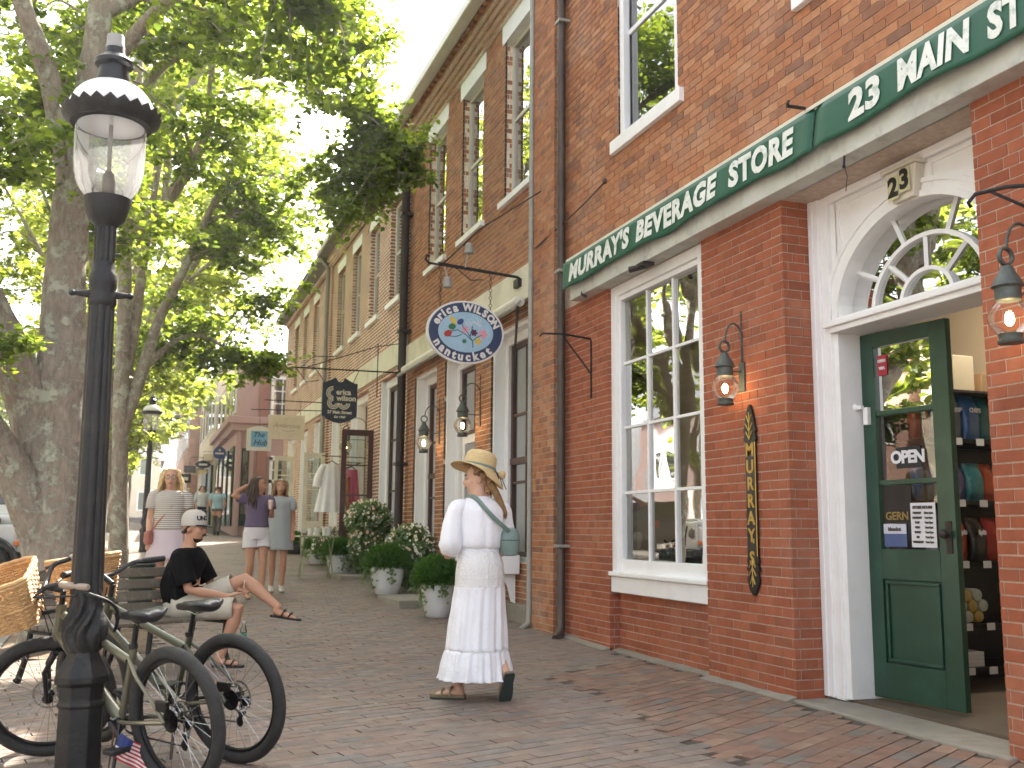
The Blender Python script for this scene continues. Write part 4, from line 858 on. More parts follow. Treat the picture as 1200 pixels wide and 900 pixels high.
    MB().lathe([(.01, 3.352), (.168, 3.346), (.168, 3.344), (.01, 3.35)], n=28).build('fill_reflector', M['milk'], t, smooth=True, **k)  # white disc added under the dome to brighten the globe
    MB().lathe([(.08, 3.58), (.085, 3.6), (.078, 3.65), (.075, 3.68), (.098, 3.69), (.1, 3.71), (.085, 3.725), (.055, 3.75), (.048, 3.79)], n=24).build('vent_cap', M['blackmetal'], t, smooth=True, **k)
    MB().lathe([(.048, 3.785), (.05, 3.8), (.045, 3.81), (.045, 3.855), (.042, 3.862)], n=20).build('photocell', M['cell'], t, smooth=True, **k)
    return t
make_lamp((-.225, 5.5, gz(-.2, 5.5)), 'black fluted cast iron street lamp with white dome that the bicycles lean on', R(-.9))
make_lamp((.07, 26, gz(.07, 26)), 'distant black street lamp post behind the blonde woman in stripes')
# ------------------------------------------------------------------ wall lanterns (onion globes)
bulb_m = mat('bulb', 'ffd9a0', .5, 0, 1, emit=((1, .72, .38), 22)); M['onion'] = glassmat('onion', (.99, .95, .9), .7)
M['frost'] = mat('frost', 'd8cfc0', .3)
def wall_lantern(c, label, d=(1, 0, 0), group='onion wall lanterns', arm=.16, sc=1.0, tall=True):
    """c = globe centre; the wall lies in direction d"""
    t = thing('wall_lantern', c, label, 'lantern', group); k = dict(local=True); s = sc; d = Vector(d)
    MB().lathe([(r * s, z * s) for r, z in ((.055, -.085), (.075, -.07), (.098, -.03), (.104, 0), (.098, .035), (.078, .07), (.055, .09))], n=28, cap=False).build('globe', M['onion'], t, smooth=True, **k)
    MB().sphere((0, 0, -.005), .022 * s, 10, 8, sc=(1, 1, 1.7)).build('bulb', bulb_m, t, smooth=True, **k)
    MB().lathe([(r * s, z * s) for r, z in ((.01, -.13), (.06, -.13), (.064, -.118), (.056, -.112), (.056, -.09), (.06, -.083), (.02, -.083))], n=24).build('base_cap', M['verdigris'], t, smooth=True, **k)
    MB().lathe([(r * s, z * s) for r, z in ((.055, .085), (.062, .09), (.062, .15), (.068, .155), (.078, .16), (.06, .2), (.036, .24), (.03, .262), (.012, .27))], n=24).build('cap', M['verdigris'], t, smooth=True, **k)
    MB().torus((0, 0, .315 * s), .042 * s, .009 * s, Matrix.Rotation(R(90), 3, 'X') if abs(d.x) > .5 else Matrix.Rotation(R(90), 3, 'Y'), 20, 6, sx=1.6).build('ring', M['verdigris'], t, smooth=True, **k)
    w_ = d * arm
    br = MB().tube([Vector((0, 0, .13 * s)) + d * .06, w_ + Vector((0, 0, .13 * s))], .007, 6)
    br.obox(w_ + Vector((0, 0, .09 * s)), (.012 + abs(d.y) * .06, .012 + abs(d.x) * .06, .22), Matrix.Identity(3))
    pts = [Vector((0, 0, .355 * s)) + d * -.02 + d * (arm + .0) * .0]
    for i in range(9):
        a = math.pi * (1 - i / 8); pts.append(d * (arm * .5 + .01) + d * (arm * .5) * math.cos(a) + Vector((0, 0, (.36 + .14 * math.sin(a)) * s)))
    pts.append(w_ + Vector((0, 0, .1 * s)))
    br.tube(pts[1:], .008, 6)
    if tall: br.tube([w_ + Vector((0, 0, .1)), w_ + Vector((0, 0, .6 * s))], .006, 6)
    br.build('bracket', M['verdigris'], t, smooth=True, **k)
    return t
wall_lantern((4.04, 6.38, 2.19), 'lit onion wall lantern on the brick pier above the carved black sign', arm=.15)
wall_lantern((4.0, 3.71, 2.19), 'lit onion wall lantern on the brick pier at the right edge of the picture', arm=.19)
wall_lantern((3.93, 12.62, 2.5), 'lit wall lantern just above the straw hat, on brick pier by the window', arm=.24, sc=1.15)
wall_lantern((3.93, 14.58, 2.42), 'lit wall lantern farther along, on brick pier below the oval sign', arm=.24, sc=1.15)
wall_lantern((3.75, 19.9, 2.75), 'small lit lantern behind the open brown shop door', arm=.4, sc=1.2, tall=False)
M['wire'] = M['iron']
hk = thing('scroll_hook', (D, 9.1, 2.9), 'empty black iron scroll bracket on brick beside the downpipe', 'bracket', 'wall brackets')
MB().tube([(D - .01, 9.1, 3.05), (D - .01, 9.1, 2.45)], .009, 6).tube([(D - .01, 9.1, 3.06), (D - .3, 9.15, 3.1), (D - .5, 9.2, 3.1), (D - .53, 9.2, 3.07)], .011, 6).tube([(D - .01, 9.1, 2.7), (D - .3, 9.15, 3.08)], .009, 6).build('arm', M['iron'], hk)
hk = thing('scroll_hook', (D, 3.6, 2.7), 'black iron sign bracket with curled hook above the right edge lantern', 'bracket', 'wall brackets')
MB().tube([(D - .03, 3.45, 2.83), (D - .2, 3.68, 2.86), (D - .28, 3.8, 2.85), (D - .3, 3.83, 2.81), (D - .28, 3.83, 2.79)], .011, 8).tube([(D - .03, 3.45, 2.6), (D - .24, 3.74, 2.85)], .009, 6).box(D - .03, D - .002, 3.43, 3.47, 2.5, 2.9).build('arm', M['iron'], hk)
# carved vertical sign
vs_ = thing('carved_sign', (D, 6.28, 1.37), 'tall narrow black carved sign with gilt letters on the brick pier', 'sign')
zs_ = [.67, .72, .78, .84, .85, .9, .905, .95, 1.78, 1.8, 1.85, 1.86, 1.92, 1.99, 2.06]; wd_ = [.012, .05, .075, .055, .08, .058, .078, .062, .062, .08, .062, .082, .058, .04, .008]
poly = [(-w_, z) for w_, z in zip(wd_, zs_)] + [(w_, z) for w_, z in list(zip(wd_, zs_))[::-1]]
MB().prism(poly, (D - .004, 6.28, 0), (0, -1, 0), (0, 0, 1), (-1, 0, 0), .022).build('board', M['blacksign'], vs_, bevel=.003)
m_ = MB()
for i, ch in enumerate("MURRAY'S".replace("'", '')):
    addtext(m_, ch, .135, (D - .028, 6.28, 1.72 - .125 * i - (.04 if i > 5 else 0)), (0, -1, 0), (0, 0, 1), ext=.002, off=.004)
addtext(m_, "'", .1, (D - .028, 6.255, 1.03), (0, -1, 0), (0, 0, 1), ext=.002, off=.004)
for z0_, sgn in ((1.8, 1), (.93, -1)):
    for dz, dy in ((.0, .04), (.06, .045), (.12, .03)):
        for s in (-1, 1): m_.tube([(D - .028, 6.28, z0_ + sgn * dz), (D - .029, 6.28 + s * dy, z0_ + sgn * (dz + .06))], .005, 5)
    m_.tube([(D - .028, 6.28, z0_), (D - .028, 6.28, z0_ + sgn * .2)], .004, 5)
m_.build('gilt_lettering', M['gold'], vs_, smooth=True)
MB().tube([(D - .024, 6.28 - .06, .95), (D - .024, 6.28 - .062, 1.78)], .004, 5).build('gilt_edge', M['gold'], vs_)
# ------------------------------------------------------------------ hanging signs
def ell(a, b, n=48): return [(a * math.cos(2 * math.pi * i / n), b * math.sin(2 * math.pi * i / n)) for i in range(n)]
EX, EZ, NY = (1, 0, 0), (0, 0, 1), (0, -1, 0)
M['navy'] = mat('navy', '2e3d5e', .5, .06, 5); M['skyblue'] = mat('skyblue', '9fc0d6', .5, .08, 6); M['signwhite'] = mat('signwhite', 'dedcd8', .5, .05, 5)
for n_, c_ in (('fl_red', 'b23a2e'), ('fl_yel', 'd9b64a'), ('fl_pink', 'd99aa6'), ('fl_grn', '2f7048'), ('fl_blue', '2b4380'), ('fl_plum', '5a2a48'), ('fl_stem', '2a4a56')): M[n_] = mat(n_, c_, .6, .06)
osn = thing('oval_sign', (3.44, 11, 3.42), 'oval navy and sky blue hanging sign painted with flowers', 'sign', 'hanging shop signs'); c = Vector((3.44, 11, 3.42))
MB().prism(ell(.475, .378), c + Vector((0, .02, 0)), EX, EZ, NY, .045).build('board', M['signwhite'], osn, smooth=True)
MB().prism(ell(.452, .356), c + Vector((0, -.024, 0)), EX, EZ, NY, .004).build('navy_ring', M['navy'], osn)
MB().prism(ell(.338, .24), c + Vector((0, -.029, 0)), EX, EZ, NY, .004).build('painted_field', M['skyblue'], osn)
m_ = MB()
def arctext(m_, txt, angs, a, b, size, flip, off):
    for ch, A in zip(txt, angs):
        A = R(A); p = c + Vector((a * math.cos(A), -.031, b * math.sin(A))); tg = Vector((-a * math.sin(A), 0, b * math.cos(A))).normalized()
        if not flip: tg = -tg
        up = Vector((-tg.z, 0, tg.x)); addtext(m_, ch, size, p, tg, up, ext=.001, off=off)
arctext(m_, 'erica', [158, 145, 135, 124, 110], .39, .296, .135, False, .006)
arctext(m_, 'WILSON', [87, 74, 66, 53.5, 38.5, 23], .39, .296, .118, False, .006)
arctext(m_, 'nantucket', [208, 223, 236.5, 249, 261, 274.5, 288, 302, 316], .39, .297, .135, True, .006)
m_.build('lettering', M['signwhite'], osn)
def blob(px, pz, r, mk, pet=0, rot=0, el_=1.0):
    m_ = MB(); o = c + Vector((px, -.0335, pz))
    if pet:
        pts = [(r * (.55 + .45 * abs(math.cos(pet * (t / 40) * math.pi + rot))) * math.cos(2 * math.pi * t / 40), r * (.55 + .45 * abs(math.cos(pet * (t / 40) * math.pi + rot))) * math.sin(2 * math.pi * t / 40)) for t in range(40)]
    else: pts = [(x * math.cos(rot) - y * math.sin(rot), x * math.sin(rot) + y * math.cos(rot)) for x, y in ell(r, r * el_, 18)]
    m_.prism(pts, o, EX, EZ, NY, .003); m_.build('painted_flower', M[mk], osn)
blob(-.22, -.03, .05, 'fl_red', 0, .5, .75); blob(-.16, .13, .055, 'fl_yel', 0, -.9, .5); blob(-.07, .12, .045, 'fl_blue', 0, .7, .7); blob(-.17, .055, .045, 'fl_grn', 0, .3, .8); blob(-.01, .03, .048, 'fl_pink', 5)
blob(.1, .0, .045, 'fl_plum', 6, .3); blob(.21, -.01, .06, 'fl_pink', 5, .4); blob(.15, -.1, .045, 'fl_yel', 5, .2); blob(-.02, -.11, .03, 'fl_grn', 6)
m_ = MB()
for p in (((-.18, .0), (-.1, .02), (0, -.03), (.08, -.1)), ((-.05, .1), (-.03, .05), (.03, -.02), (.08, -.1)), ((.2, -.02), (.14, -.05), (.08, -.1)), ((-.22, -.06), (-.12, -.06), (-.05, -.03)), ((.08, -.1), (.09, -.18)), ((.08, .08), (.07, .02), (.05, -.05))):
    m_.tube([c + Vector((x, -.034, z)) for x, z in p], .005, 5)
rg = random.Random(4)
m_.build('painted_stem', M['fl_stem'], osn)
m_ = MB()
for i in range(70):
    a_ = rg.uniform(.15, 3.0); r_ = rg.uniform(.04, .11); m_.sphere(c + Vector((.1 + r_ * math.cos(a_) * 1.1, -.034, .07 + r_ * math.sin(a_))), .0055, 5, 3)
m_.build('painted_dots', M['signwhite'], osn)
def chain(m_, p, q, n=9, r=.014):
    p = Vector(p); q = Vector(q)
    for i in range(n):
        a = p.lerp(q, (i + .5) / n); L_ = (q - p).length / n
        m_.torus(a, L_ * .42, .004, Matrix.Rotation(R(90), 3, 'X') if i % 2 else Matrix.Rotation(R(90), 3, 'Y'), 10, 5)
m_ = MB(); chain(m_, (3.13, 11, 3.7), (3.13, 11, 4.18), 10); m_.build('chain', M['iron'], osn); m_ = MB(); chain(m_, (3.75, 11, 3.7), (3.75, 11, 4.17), 10); m_.build('chain', M['iron'], osn)
hb = thing('sign_bracket', (4.1, 11, 4.2), 'black iron bracket arm with two small floodlights holding the oval sign', 'bracket', 'sign brackets')
MB().tube([(4.18, 10.98, 4.14), (2.98, 11, 4.22), (2.94, 11, 4.26), (2.95, 11, 4.31), (2.99, 11, 4.3)], .014, 8).tube([(4.18, 11.05, 4.17), (3.1, 11.02, 4.24)], .01, 6).box(4.06, 4.12, 10.9, 11.06, 4.02, 4.12).build('arm', M['iron'], hb)
MB().tube([(3.15, 11, 4.22), (3.5, 10.7, 4.6), (4.18, 10.2, 5.05)], .008, 5).tube([(3.3, 11, 4.2), (3.5, 11, 4.06), (3.65, 11, 4.08)], .007, 5).build('stay_wire', M['iron'], hb)
for (px, pz, dz) in ((3.48, 4.42, -1), (3.22, 3.98, -1)):
    f = MB().lathe([(.02, .1), (.045, .08), (.06, -.03), (.05, -.035)], (px, 11.02, pz), 14).tube([(px, 11.02, pz + .09), (px - .05, 11.0, 4.2)], .01, 6).build('floodlight', M['cell'], hb, smooth=True)
# black shaped sign
bs = thing('shaped_sign', (3.07, 17, 3.3), 'black scalloped hanging sign with looping cream monogram', 'sign', 'hanging shop signs'); c = Vector((3.07, 17, 3.3))
pol = [(-.3, -.27), (-.27, -.27), (-.23, -.31), (-.1, -.37), (0, -.385), (.1, -.37), (.23, -.31), (.27, -.27), (.3, -.27), (.3, .31), (.26, .31), (.2, .335), (.08, .4), (.06, .37), (.05, .345), (.02, .325), (-.02, .325), (-.05, .345), (-.06, .37), (-.08, .4), (-.2, .335), (-.26, .31), (-.3, .31)]
M['inksign'] = mat('inksign', '1c2833', .45, .08); M['signcream'] = mat('signcream', 'd6cfb6', .5, .05)
MB().prism(pol, c, EX, EZ, NY, .04).build('board', M['inksign'], bs)
m_ = MB()
def flatarc(m_, cx, cz, r, w_, a0, a1):
    n = 20; rings = []
    for i in range(n + 1):
        a = R(a0 + (a1 - a0) * i / n); rings.append([c + Vector((cx + q * math.cos(a), -.041 - e, cz + q * math.sin(a))) for q, e in ((r - w_, 0), (r + w_, 0), (r + w_, .003), (r - w_, .003))])
    m_.loft(rings)
for r_ in (.035, .062, .09):
    flatarc(m_, -.12, .13, r_ + .02, .008, 90, 270); flatarc(m_, -.11, -.04, r_ + .01, .008, 90, 360); flatarc(m_, .07, -.04, r_ + .01, .008, 180, 360)
addtext(m_, 'erica', .13, c + Vector((.06, -.042, .15)), EX, EZ, ext=.001, off=.004); addtext(m_, 'wilson', .13, c + Vector((.11, -.042, .045)), EX, EZ, ext=.001, off=.004)
addtext(m_, '27 Main Street', .07, c + Vector((0, -.042, -.2)), EX, EZ, ext=.001, off=.003); addtext(m_, 'Est 1960', .055, c + Vector((.0, -.042, -.28)), EX, EZ, ext=.001, off=.002, shear=.3)
m_.build('lettering', M['signcream'], bs)
MB().tube([c + Vector((-.26, -.02, .31)), (2.62, 17, 3.86)], .007, 5).tube([c + Vector((.22, -.02, .32)), (3.4, 17, 3.86)], .007, 5).build('hanger', M['iron'], bs)
hb = thing('sign_bracket', (4.1, 17, 3.9), 'black iron bracket arm with scrollwork above the black scalloped sign', 'bracket', 'sign brackets')
MB().tube([(4.2, 17, 3.86), (2.25, 17, 3.84)], .014, 6).tube([(4.2, 17, 4.4), (3.7, 17, 4.3), (2.5, 17, 3.86)], .008, 5).tube([(3.72, 17, 4.35), (3.72, 17, 3.4)], .009, 5).tube([(2.3, 17, 3.84), (2.5, 17, 3.6), (2.7, 17, 3.64)], .008, 5).tube([(2.4, 17.0, 3.86), (2.6, 17, 4.05), (3.0, 17, 4.08)], .008, 5).build('arm', M['iron'], hb)
# cream board sign and the blue and white sign
M['boardcream'] = mat('boardcream', 'd9ccb4', .6, .05); M['scriptgrey'] = mat('scriptgrey', 'a3957f', .6, .05); M['hubblue'] = mat('hubblue', '7fb0d4', .6, .06); M['hubink'] = mat('hubink', '1f3f6b', .6, .06)
cs_ = thing('board_sign', (2.9, 22.5, 3.35), 'cream oblong hanging board with faint looping script', 'sign', 'hanging shop signs'); c = Vector((2.9, 22.5, 3.35))
MB().box(2.51, 3.3, 22.5, 22.54, 3.08, 3.63).build('board', M['boardcream'], cs_, bevel=.005)
m_ = MB(); addtext(m_, 'Ambrosia', .15, c + Vector((0, -.003, .04)), EX, EZ, ext=.001, shear=.4)
for (a_, b_) in ((.36, .2), (.3, .15)): m_.torus(c + Vector((0, -.002, .0)), 1, .004, Matrix(((a_, 0, 0), (0, 0, 1), (0, b_, 0))), 40, 4, a0=R(60), a1=R(330))
m_.tube([c + Vector((-.1, -.003, -.06)), c + Vector((.03, -.003, -.09)), c + Vector((.2, -.003, -.06))], .005, 5)
m_.build('script', M['scriptgrey'], cs_)
MB().tube([(2.7, 22.52, 3.63), (2.7, 22.52, 3.95)], .006, 5).tube([(3.2, 22.52, 3.63), (3.2, 22.52, 3.95)], .006, 5).tube([(4.2, 22.52, 3.95), (2.4, 22.52, 3.95)], .012, 6).build('hanger', M['iron'], cs_)
hbs = thing('arched_sign', (2.5, 24.5, 3.25), 'white arched hanging sign with a blue square, farthest of the row', 'sign', 'hanging shop signs'); c = Vector((2.52, 24.5, 3.25))
MB().prism([(-.29, -.29), (.29, -.29), (.29, .22), (.2, .26), (.1, .29), (0, .3), (-.1, .29), (-.2, .26), (-.29, .22)], c, EX, EZ, NY, .04).build('board', M['signwhite'], hbs)
MB().box(2.33, 2.71, 24.45, 24.458, 3.05, 3.43).build('blue_square', M['hubblue'], hbs)
m_ = MB(); addtext(m_, 'The', .17, c + Vector((-.02, -.052, .085)), EX, EZ, ext=.001, shear=.35, off=.002); m_.build('lettering', M['hubink'], hbs); m_ = MB(); addtext(m_, 'Hub', .19, c + Vector((.02, -.052, -.1)), EX, EZ, ext=.001, shear=.35, off=.002); m_.build('lettering', M['hubink'], hbs)
MB().tube([(2.52, 24.48, 3.54), (2.52, 24.48, 3.95)], .006, 5).tube([(4.2, 24.48, 4.0), (2.3, 24.48, 3.95)], .012, 6).build('hanger', M['iron'], hbs)
# far signs
def flat_sign(name, label, c, pts, bm_, txt=None, tsz=.1, tm=None, hang=True):
    t = thing(name, c, label, 'sign', 'far hanging signs'); MB().prism(pts, c, EX, EZ, NY, .05).build('board', bm_, t)
    if txt: addtext(MB(), txt, tsz, Vector(c) + Vector((0, -.053, 0)), EX, EZ, ext=.002, off=.004).build('lettering', tm or M['signwhite'], t)
    if hang: MB().tube([Vector(c) + Vector((0, 0, .2)), Vector(c) + Vector((0, 0, .55)), (3.0, c[1], c[2] + .55)], .012, 5).build('hanger', M['iron'], t)
    return t
M['farblue'] = mat('farblue', '45558c', .6, .05)
t_ = flat_sign('round_sign', 'round blue sign on the cream building up the street', (2.62, 39.5, 3.95), ell(.24, .24, 24), M['farblue'], None)
MB().box(2.46, 2.78, 39.444, 39.448, 3.9, 3.96).box(2.59, 2.65, 39.444, 39.448, 4.02, 4.09).build('emblem', M['signwhite'], t_)
t_ = flat_sign('far_oval_sign', 'dark blue pointed oval sign far up the street', (2.27, 44, 3.76), [(-.34, 0), (-.2, .12), (0, .18), (.2, .12), (.34, 0), (.2, -.12), (0, -.16), (-.2, -.12)], mat('fnavy', '27304d', .6), None)
MB().box(2.1, 2.44, 43.944, 43.948, 3.72, 3.8).build('emblem', M['signwhite'], t_); MB().box(2.1, 2.45, 43.96, 43.99, 3.38, 3.52).build('lower_board', mat('fyel', 'd9cf9a', .6), t_)
t_ = flat_sign('square_sign', 'small black square sign hung lowest among the far signs', (1.72, 47, 3.3), [(-.22, -.2), (.22, -.2), (.22, .2), (-.22, .2)], M['blackmetal'], None)
MB().box(1.62, 1.82, 46.944, 46.948, 3.22, 3.36).build('emblem', M['signwhite'], t_)
flat_sign('dark_sign', 'dark grey sign board above the small black square sign', (1.9, 47.6, 3.75), [(-.26, -.16), (.26, -.16), (.26, .16), (-.26, .16)], M['slate'], None)
# ------------------------------------------------------------------ planters
M['glaze'] = mat('glaze', 'd6d8d8', .25, .06, 5, coat=.3, dirt=('9a9a94', .4), dscale=4); M['greypot'] = mat('greypot', '4a4b4a', .6, .1, 5)
M['fern'] = leafmat('fern', [(.02, .07, .008), (.03, .1, .01), (.045, .13, .012)], .3); M['ivy'] = leafmat('ivy', [(.06, .11, .03), (.1, .17, .06), (.16, .22, .12), (.05, .1, .02)], .3)
M['bloom_w'] = leafmat('bloom_w', [(.6, .6, .52), (.7, .68, .6), (.65, .55, .4)], .3); M['bloom_o'] = leafmat('bloom_o', [(.6, .38, .25), (.65, .45, .32), (.6, .5, .4)], .3)
def foliage_ball(name, parent, c, r, n, sz, m_, rng, hemi=-.35, shell=.55, up=.5):
    P = []
    while len(P) < n:
        d = rng.normal(size=(n, 3)); d /= np.linalg.norm(d, axis=1)[:, None]; d = d[d[:, 2] > hemi]; P += list(d)
    d = np.array(P[:n]); rr_ = rng.uniform(shell, 1, n) ** .5; lump = np.array([1 + .12 * mnoise.noise(Vector(q) * 3.1) for q in d]); pos = np.array(c) + d * np.array(r) * (rr_ * lump)[:, None]
    return leaves_mesh(name, pos, d * .6 + rng.normal(size=(n, 3)) * .6, d + np.array([0, 0, up]) + rng.normal(size=(n, 3)) * .3, sz * rng.uniform(.6, 1.3, n), m_, parent)
FT = np.array([(0, 0, 0), (.1, .2, .03), (.09, .7, .03), (0, 1.2, -.05), (-.09, .7, .03), (-.1, .2, .03)])
def pot(loc, label, R0, H, pm, seed, ball, trail=True, k=1.0):
    rng = np.random.default_rng(seed); x, y = loc; z = gz(x, y); t = thing('planter', (x, y, z), label, 'planter', 'potted plants along the shop fronts')
    pr = [(.62, 0), (.68, .02), (.8, .25), (.93, .6), (1.0, .85), (1.0, .93), (.97, .99), (.93, 1.0), (.9, .97), (.86, .8)]
    MB().lathe([(a * R0, b * H) for a, b in pr], (x, y, z), 28).build('pot', pm, t, smooth=True, ang=50)
    MB().lathe([(.01, H * .82), (R0 * .9, H * .82)], (x, y, z), 16).build('soil', M['soil'], t)
    br, bz = ball
    n = int(5200 * k); d = rng.normal(size=(n, 3)); d /= np.linalg.norm(d, axis=1)[:, None]; d[:, 2] = np.abs(d[:, 2]) * 1.0 - .1 * (rng.uniform(size=n) < .5)
    lump = np.array([1 + .1 * mnoise.noise(Vector(q) * 4) for q in d])
    pos = np.array((x, y, z + H * 1.02)) + d * np.array((br, br, bz)) * (rng.uniform(.4, 1, n) ** .5 * lump)[:, None]
    leaves_mesh('foliage', pos, rng.normal(size=(n, 3)), d * .8 + np.array([0, 0, .5]) + rng.normal(size=(n, 3)) * .35, .065 * rng.uniform(.7, 1.3, n), M['fern'], t, FT)
    if trail:
        P, D2 = [], []
        for q in range(9):
            a = rng.uniform(0, 6.28) if q > 4 else R(-90 + (q - 2) * 55) ; o = np.array((x + math.cos(a) * R0 * .98, y + math.sin(a) * R0 * .98, z + H)); L_ = rng.uniform(.12, .34)
            for s in np.linspace(0, 1, int(34 * k)):
                P.append(o + np.array((math.cos(a) * (.03 + .05 * s), math.sin(a) * (.03 + .05 * s), -L_ * s + .04)) + rng.normal(size=3) * .028); D2.append((math.cos(a), math.sin(a), -.6))
        P = np.array(P); D2 = np.array(D2); leaves_mesh('trailing_ivy', P, D2 * np.array([1, 1, -1]) + rng.normal(size=P.shape) * .5, D2 + rng.normal(size=P.shape) * .5, .042 * rng.uniform(.6, 1.2, len(P)), M['ivy'], t)
    return t
pot((3.38, 11.75), 'tapering white pot with bright green mound, nearest the woman in white', .205, .4, M['glaze'], 1, (.3, .31))
pot((3.4, 14.5), 'rounded white pot with dark green mound, second from the woman in white', .25, .4, M['glaze'], 2, (.34, .3))
pot((3.38, 18.1), 'third white pot with green mound and trailing ivy beside the folding table', .25, .37, M['glaze'], 3, (.33, .27))
pot((3.45, 21.0), 'white pot with trailing ivy standing behind the folding table', .24, .33, M['glaze'], 4, (.3, .22), k=.6)
pot((3.5, 24.8), 'dark grey bowl planter farthest along the shop fronts', .24, .26, M['greypot'], 5, (.3, .25), trail=False, k=.6)
def flower_bush(c, r, label, seed, n=2600, box=None):
    rng = np.random.default_rng(seed); t = thing('flowering_bush', (c[0], c[1], c[2] - r[2]), label, 'plant', 'flowering plants by the shop windows')
    foliage_ball('foliage', t, c, r, n, .06, M['ivy'], rng, -1.0, .2); foliage_ball('foliage', t, c, np.array(r) * .9, n // 2, .06, M['fern'], rng, -1.0, .1)
    foliage_ball('blossom', t, c, np.array(r) * 1.04, 220, .05, M['bloom_w'], rng, -.2, .8); foliage_ball('blossom', t, np.array(c) + np.array((-.1, -.15, .1)), np.array(r) * .75, 30, .055, M['bloom_o'], rng, -.1, .9)
    if box:
        MB().box(*box).build('window_box', M['white'], t, bevel=.008)
    return t
flower_bush((3.85, 14.95, .72), (.38, .5, .48), 'flowering bush with white and orange blooms between the pots and brick pier', 21)
flower_bush((3.8, 17.75, 1.25), (.4, .5, .38), 'flowering window box with orange blooms below the brown shop door', 22, box=(3.6, 4.15, 17.55, 18.6, .82, 1.05))
flower_bush((3.75, 17.6, .75), (.3, .4, .45), 'leafy green plant under the flowering window box', 25)
flower_bush((4.02, 11.5, .95), (.2, .42, .24), 'white flowering plants in a white window box just past the woman in white', 23, 2200, box=(3.9, 4.15, 11.0, 12.0, .62, .84))
MB().prism([(0, 0), (.22, 0), (.22, -.05), (.1, -.12), (.05, -.32), (0, -.34)], (4.14, 11.12, .62), (-1, 0, 0), (0, 0, 1), (0, 1, 0), .03).prism([(0, 0), (.22, 0), (.22, -.05), (.1, -.12), (.05, -.32), (0, -.34)], (4.14, 11.85, .62), (-1, 0, 0), (0, 0, 1), (0, 1, 0), .03).build('shelf_bracket', M['white'], bpy.data.objects['flowering_bush.003'])
flower_bush((3.55, 20.2, .8), (.35, .35, .35), 'green pot plants on the shop step behind the folding table', 26, 1500)
for (x0, x1, y0, y1) in ((3.15, 4.1, 12.75, 14.0), (3.2, 4.12, 17.0, 18.0)):
    q = MB().box(x0, x1, y0, y1, gz(3.5, y0) - .1, gz(3.5, y1) + .05); tag(q.build('stone_step', M['concrete'], bevel=.015), kind='structure')
# folding table with cups
M['tablegreen'] = mat('tablegreen', '8c9670', .5, .12, 6)
ft = thing('folding_table', (2.85, 17.5, gz(2.85, 17.5)), 'pale green folding table with plastic cups by the shop door', 'table'); z = gz(2.85, 17.5)
MB().box(2.52, 3.18, 17.2, 17.8, z + .7, z + .725).build('tabletop', M['tablegreen'], ft, bevel=.005)
for x in (2.6, 3.1):
    for s in (-1, 1): MB().tube([(x, 17.5 - s * .27, z), (x, 17.5 + s * .27, z + .7)], .012, 6).build('leg', M['tablegreen'], ft, smooth=True)
M['plastic'] = glassmat('plastic', (.85, .86, .86), 2.0, .15); M['jarred'] = mat('jarred', '8a2f26', .4)
for i, (x, y, h, r_) in enumerate(((2.72, 17.4, .12, .045), (2.85, 17.5, .13, .05), (2.95, 17.35, .12, .045), (3.05, 17.55, .16, .06), (2.63, 17.45, .11, .05))):
    lb = ['clear plastic cup at the front of the folding table', 'clear plastic cup in the middle of the folding table', 'clear plastic cup near the table front corner', 'taller white cup with greenery on the folding table', 'jar with red base at the end of the folding table'][i]
    cu = MB().lathe([(r_ * .75, 0), (r_, h)], (x, y, z + .727), 14, cap=False).build('cup', M['signwhite'] if i != 4 else M['plastic'], loc=(x, y, z + .727), smooth=True); tag(cu, lb, 'cup', 'cups on the folding table')
    if i == 4: MB().lathe([(.001, .005), (r_ * .7, .005), (r_ * .75, .04), (.001, .04)], (x, y, z + .727), 14).build('red_filling', M['jarred'], cu)
# open doors and clothes
def leaf_door(name, label, h, u_, W_, z0, z1, m_, panes, grp=None, t=.045):
    u_ = Vector(u_).normalized(); nn2 = Vector((-u_.y, u_.x, 0)); Rm = Matrix((u_, nn2, (0, 0, 1))).transposed(); h = Vector((h[0], h[1], 0)); root = thing(name, (h.x, h.y, z0), label, 'door', grp)
    def bx(m2, a, b, c_, d_, tt=t): return m2.obox(h + u_ * (a + b) / 2 + Vector((0, 0, (c_ + d_) / 2)), (b - a, tt, d_ - c_), Rm)
    zl = z0 + (z1 - z0) * .3; m2 = MB(); bx(m2, 0, .1, z0, z1); bx(m2, W_ - .1, W_, z0, z1); bx(m2, .1, W_ - .1, z1 - .12, z1); bx(m2, .1, W_ - .1, z0, z0 + .2); bx(m2, .1, W_ - .1, zl - .1, zl); bx(m2, .1, W_ - .1, z0 + .2, zl - .1, t * .4); m2.build('leaf_frame', m_, root, bevel=.004)
    cx, rx = panes
    for i in range(1, rx): zz = zl + (z1 - .12 - zl) * i / rx; bx(MB(), .1, W_ - .1, zz - .015, zz + .015, t * .7).build('glazing_bar', m_, root)
    for i in range(1, cx): a = .1 + (W_ - .2) * i / cx; bx(MB(), a - .012, a + .012, zl, z1 - .12, t * .6).build('glazing_bar', m_, root)
    bx(MB(), .1, W_ - .1, zl, z1 - .12, .005).build('pane', M['glass'], root)
    p = h + u_ * (W_ - .05) + nn2 * -.04 + Vector((0, 0, z0 + 1.0)); MB().tube([p + Vector((0, 0, -.12)), p + nn2 * -.04, p + Vector((0, 0, .12))], .012, 6).build('handle', M['iron'], root)
    return root
leaf_door('shop_door_leaf', 'open dark brown glazed shop door swung out over the sidewalk', (4.18, 19.3), (-1, .05, 0), .62, .4, 3.05, M['brownwood'], (1, 3))
leaf_door('french_door', 'open cream french door leaf nearest the hanging clothes', (4.1, 24.4), (-1, .1, 0), .5, .6, 2.95, M['cream'], (1, 4), 'open french doors')
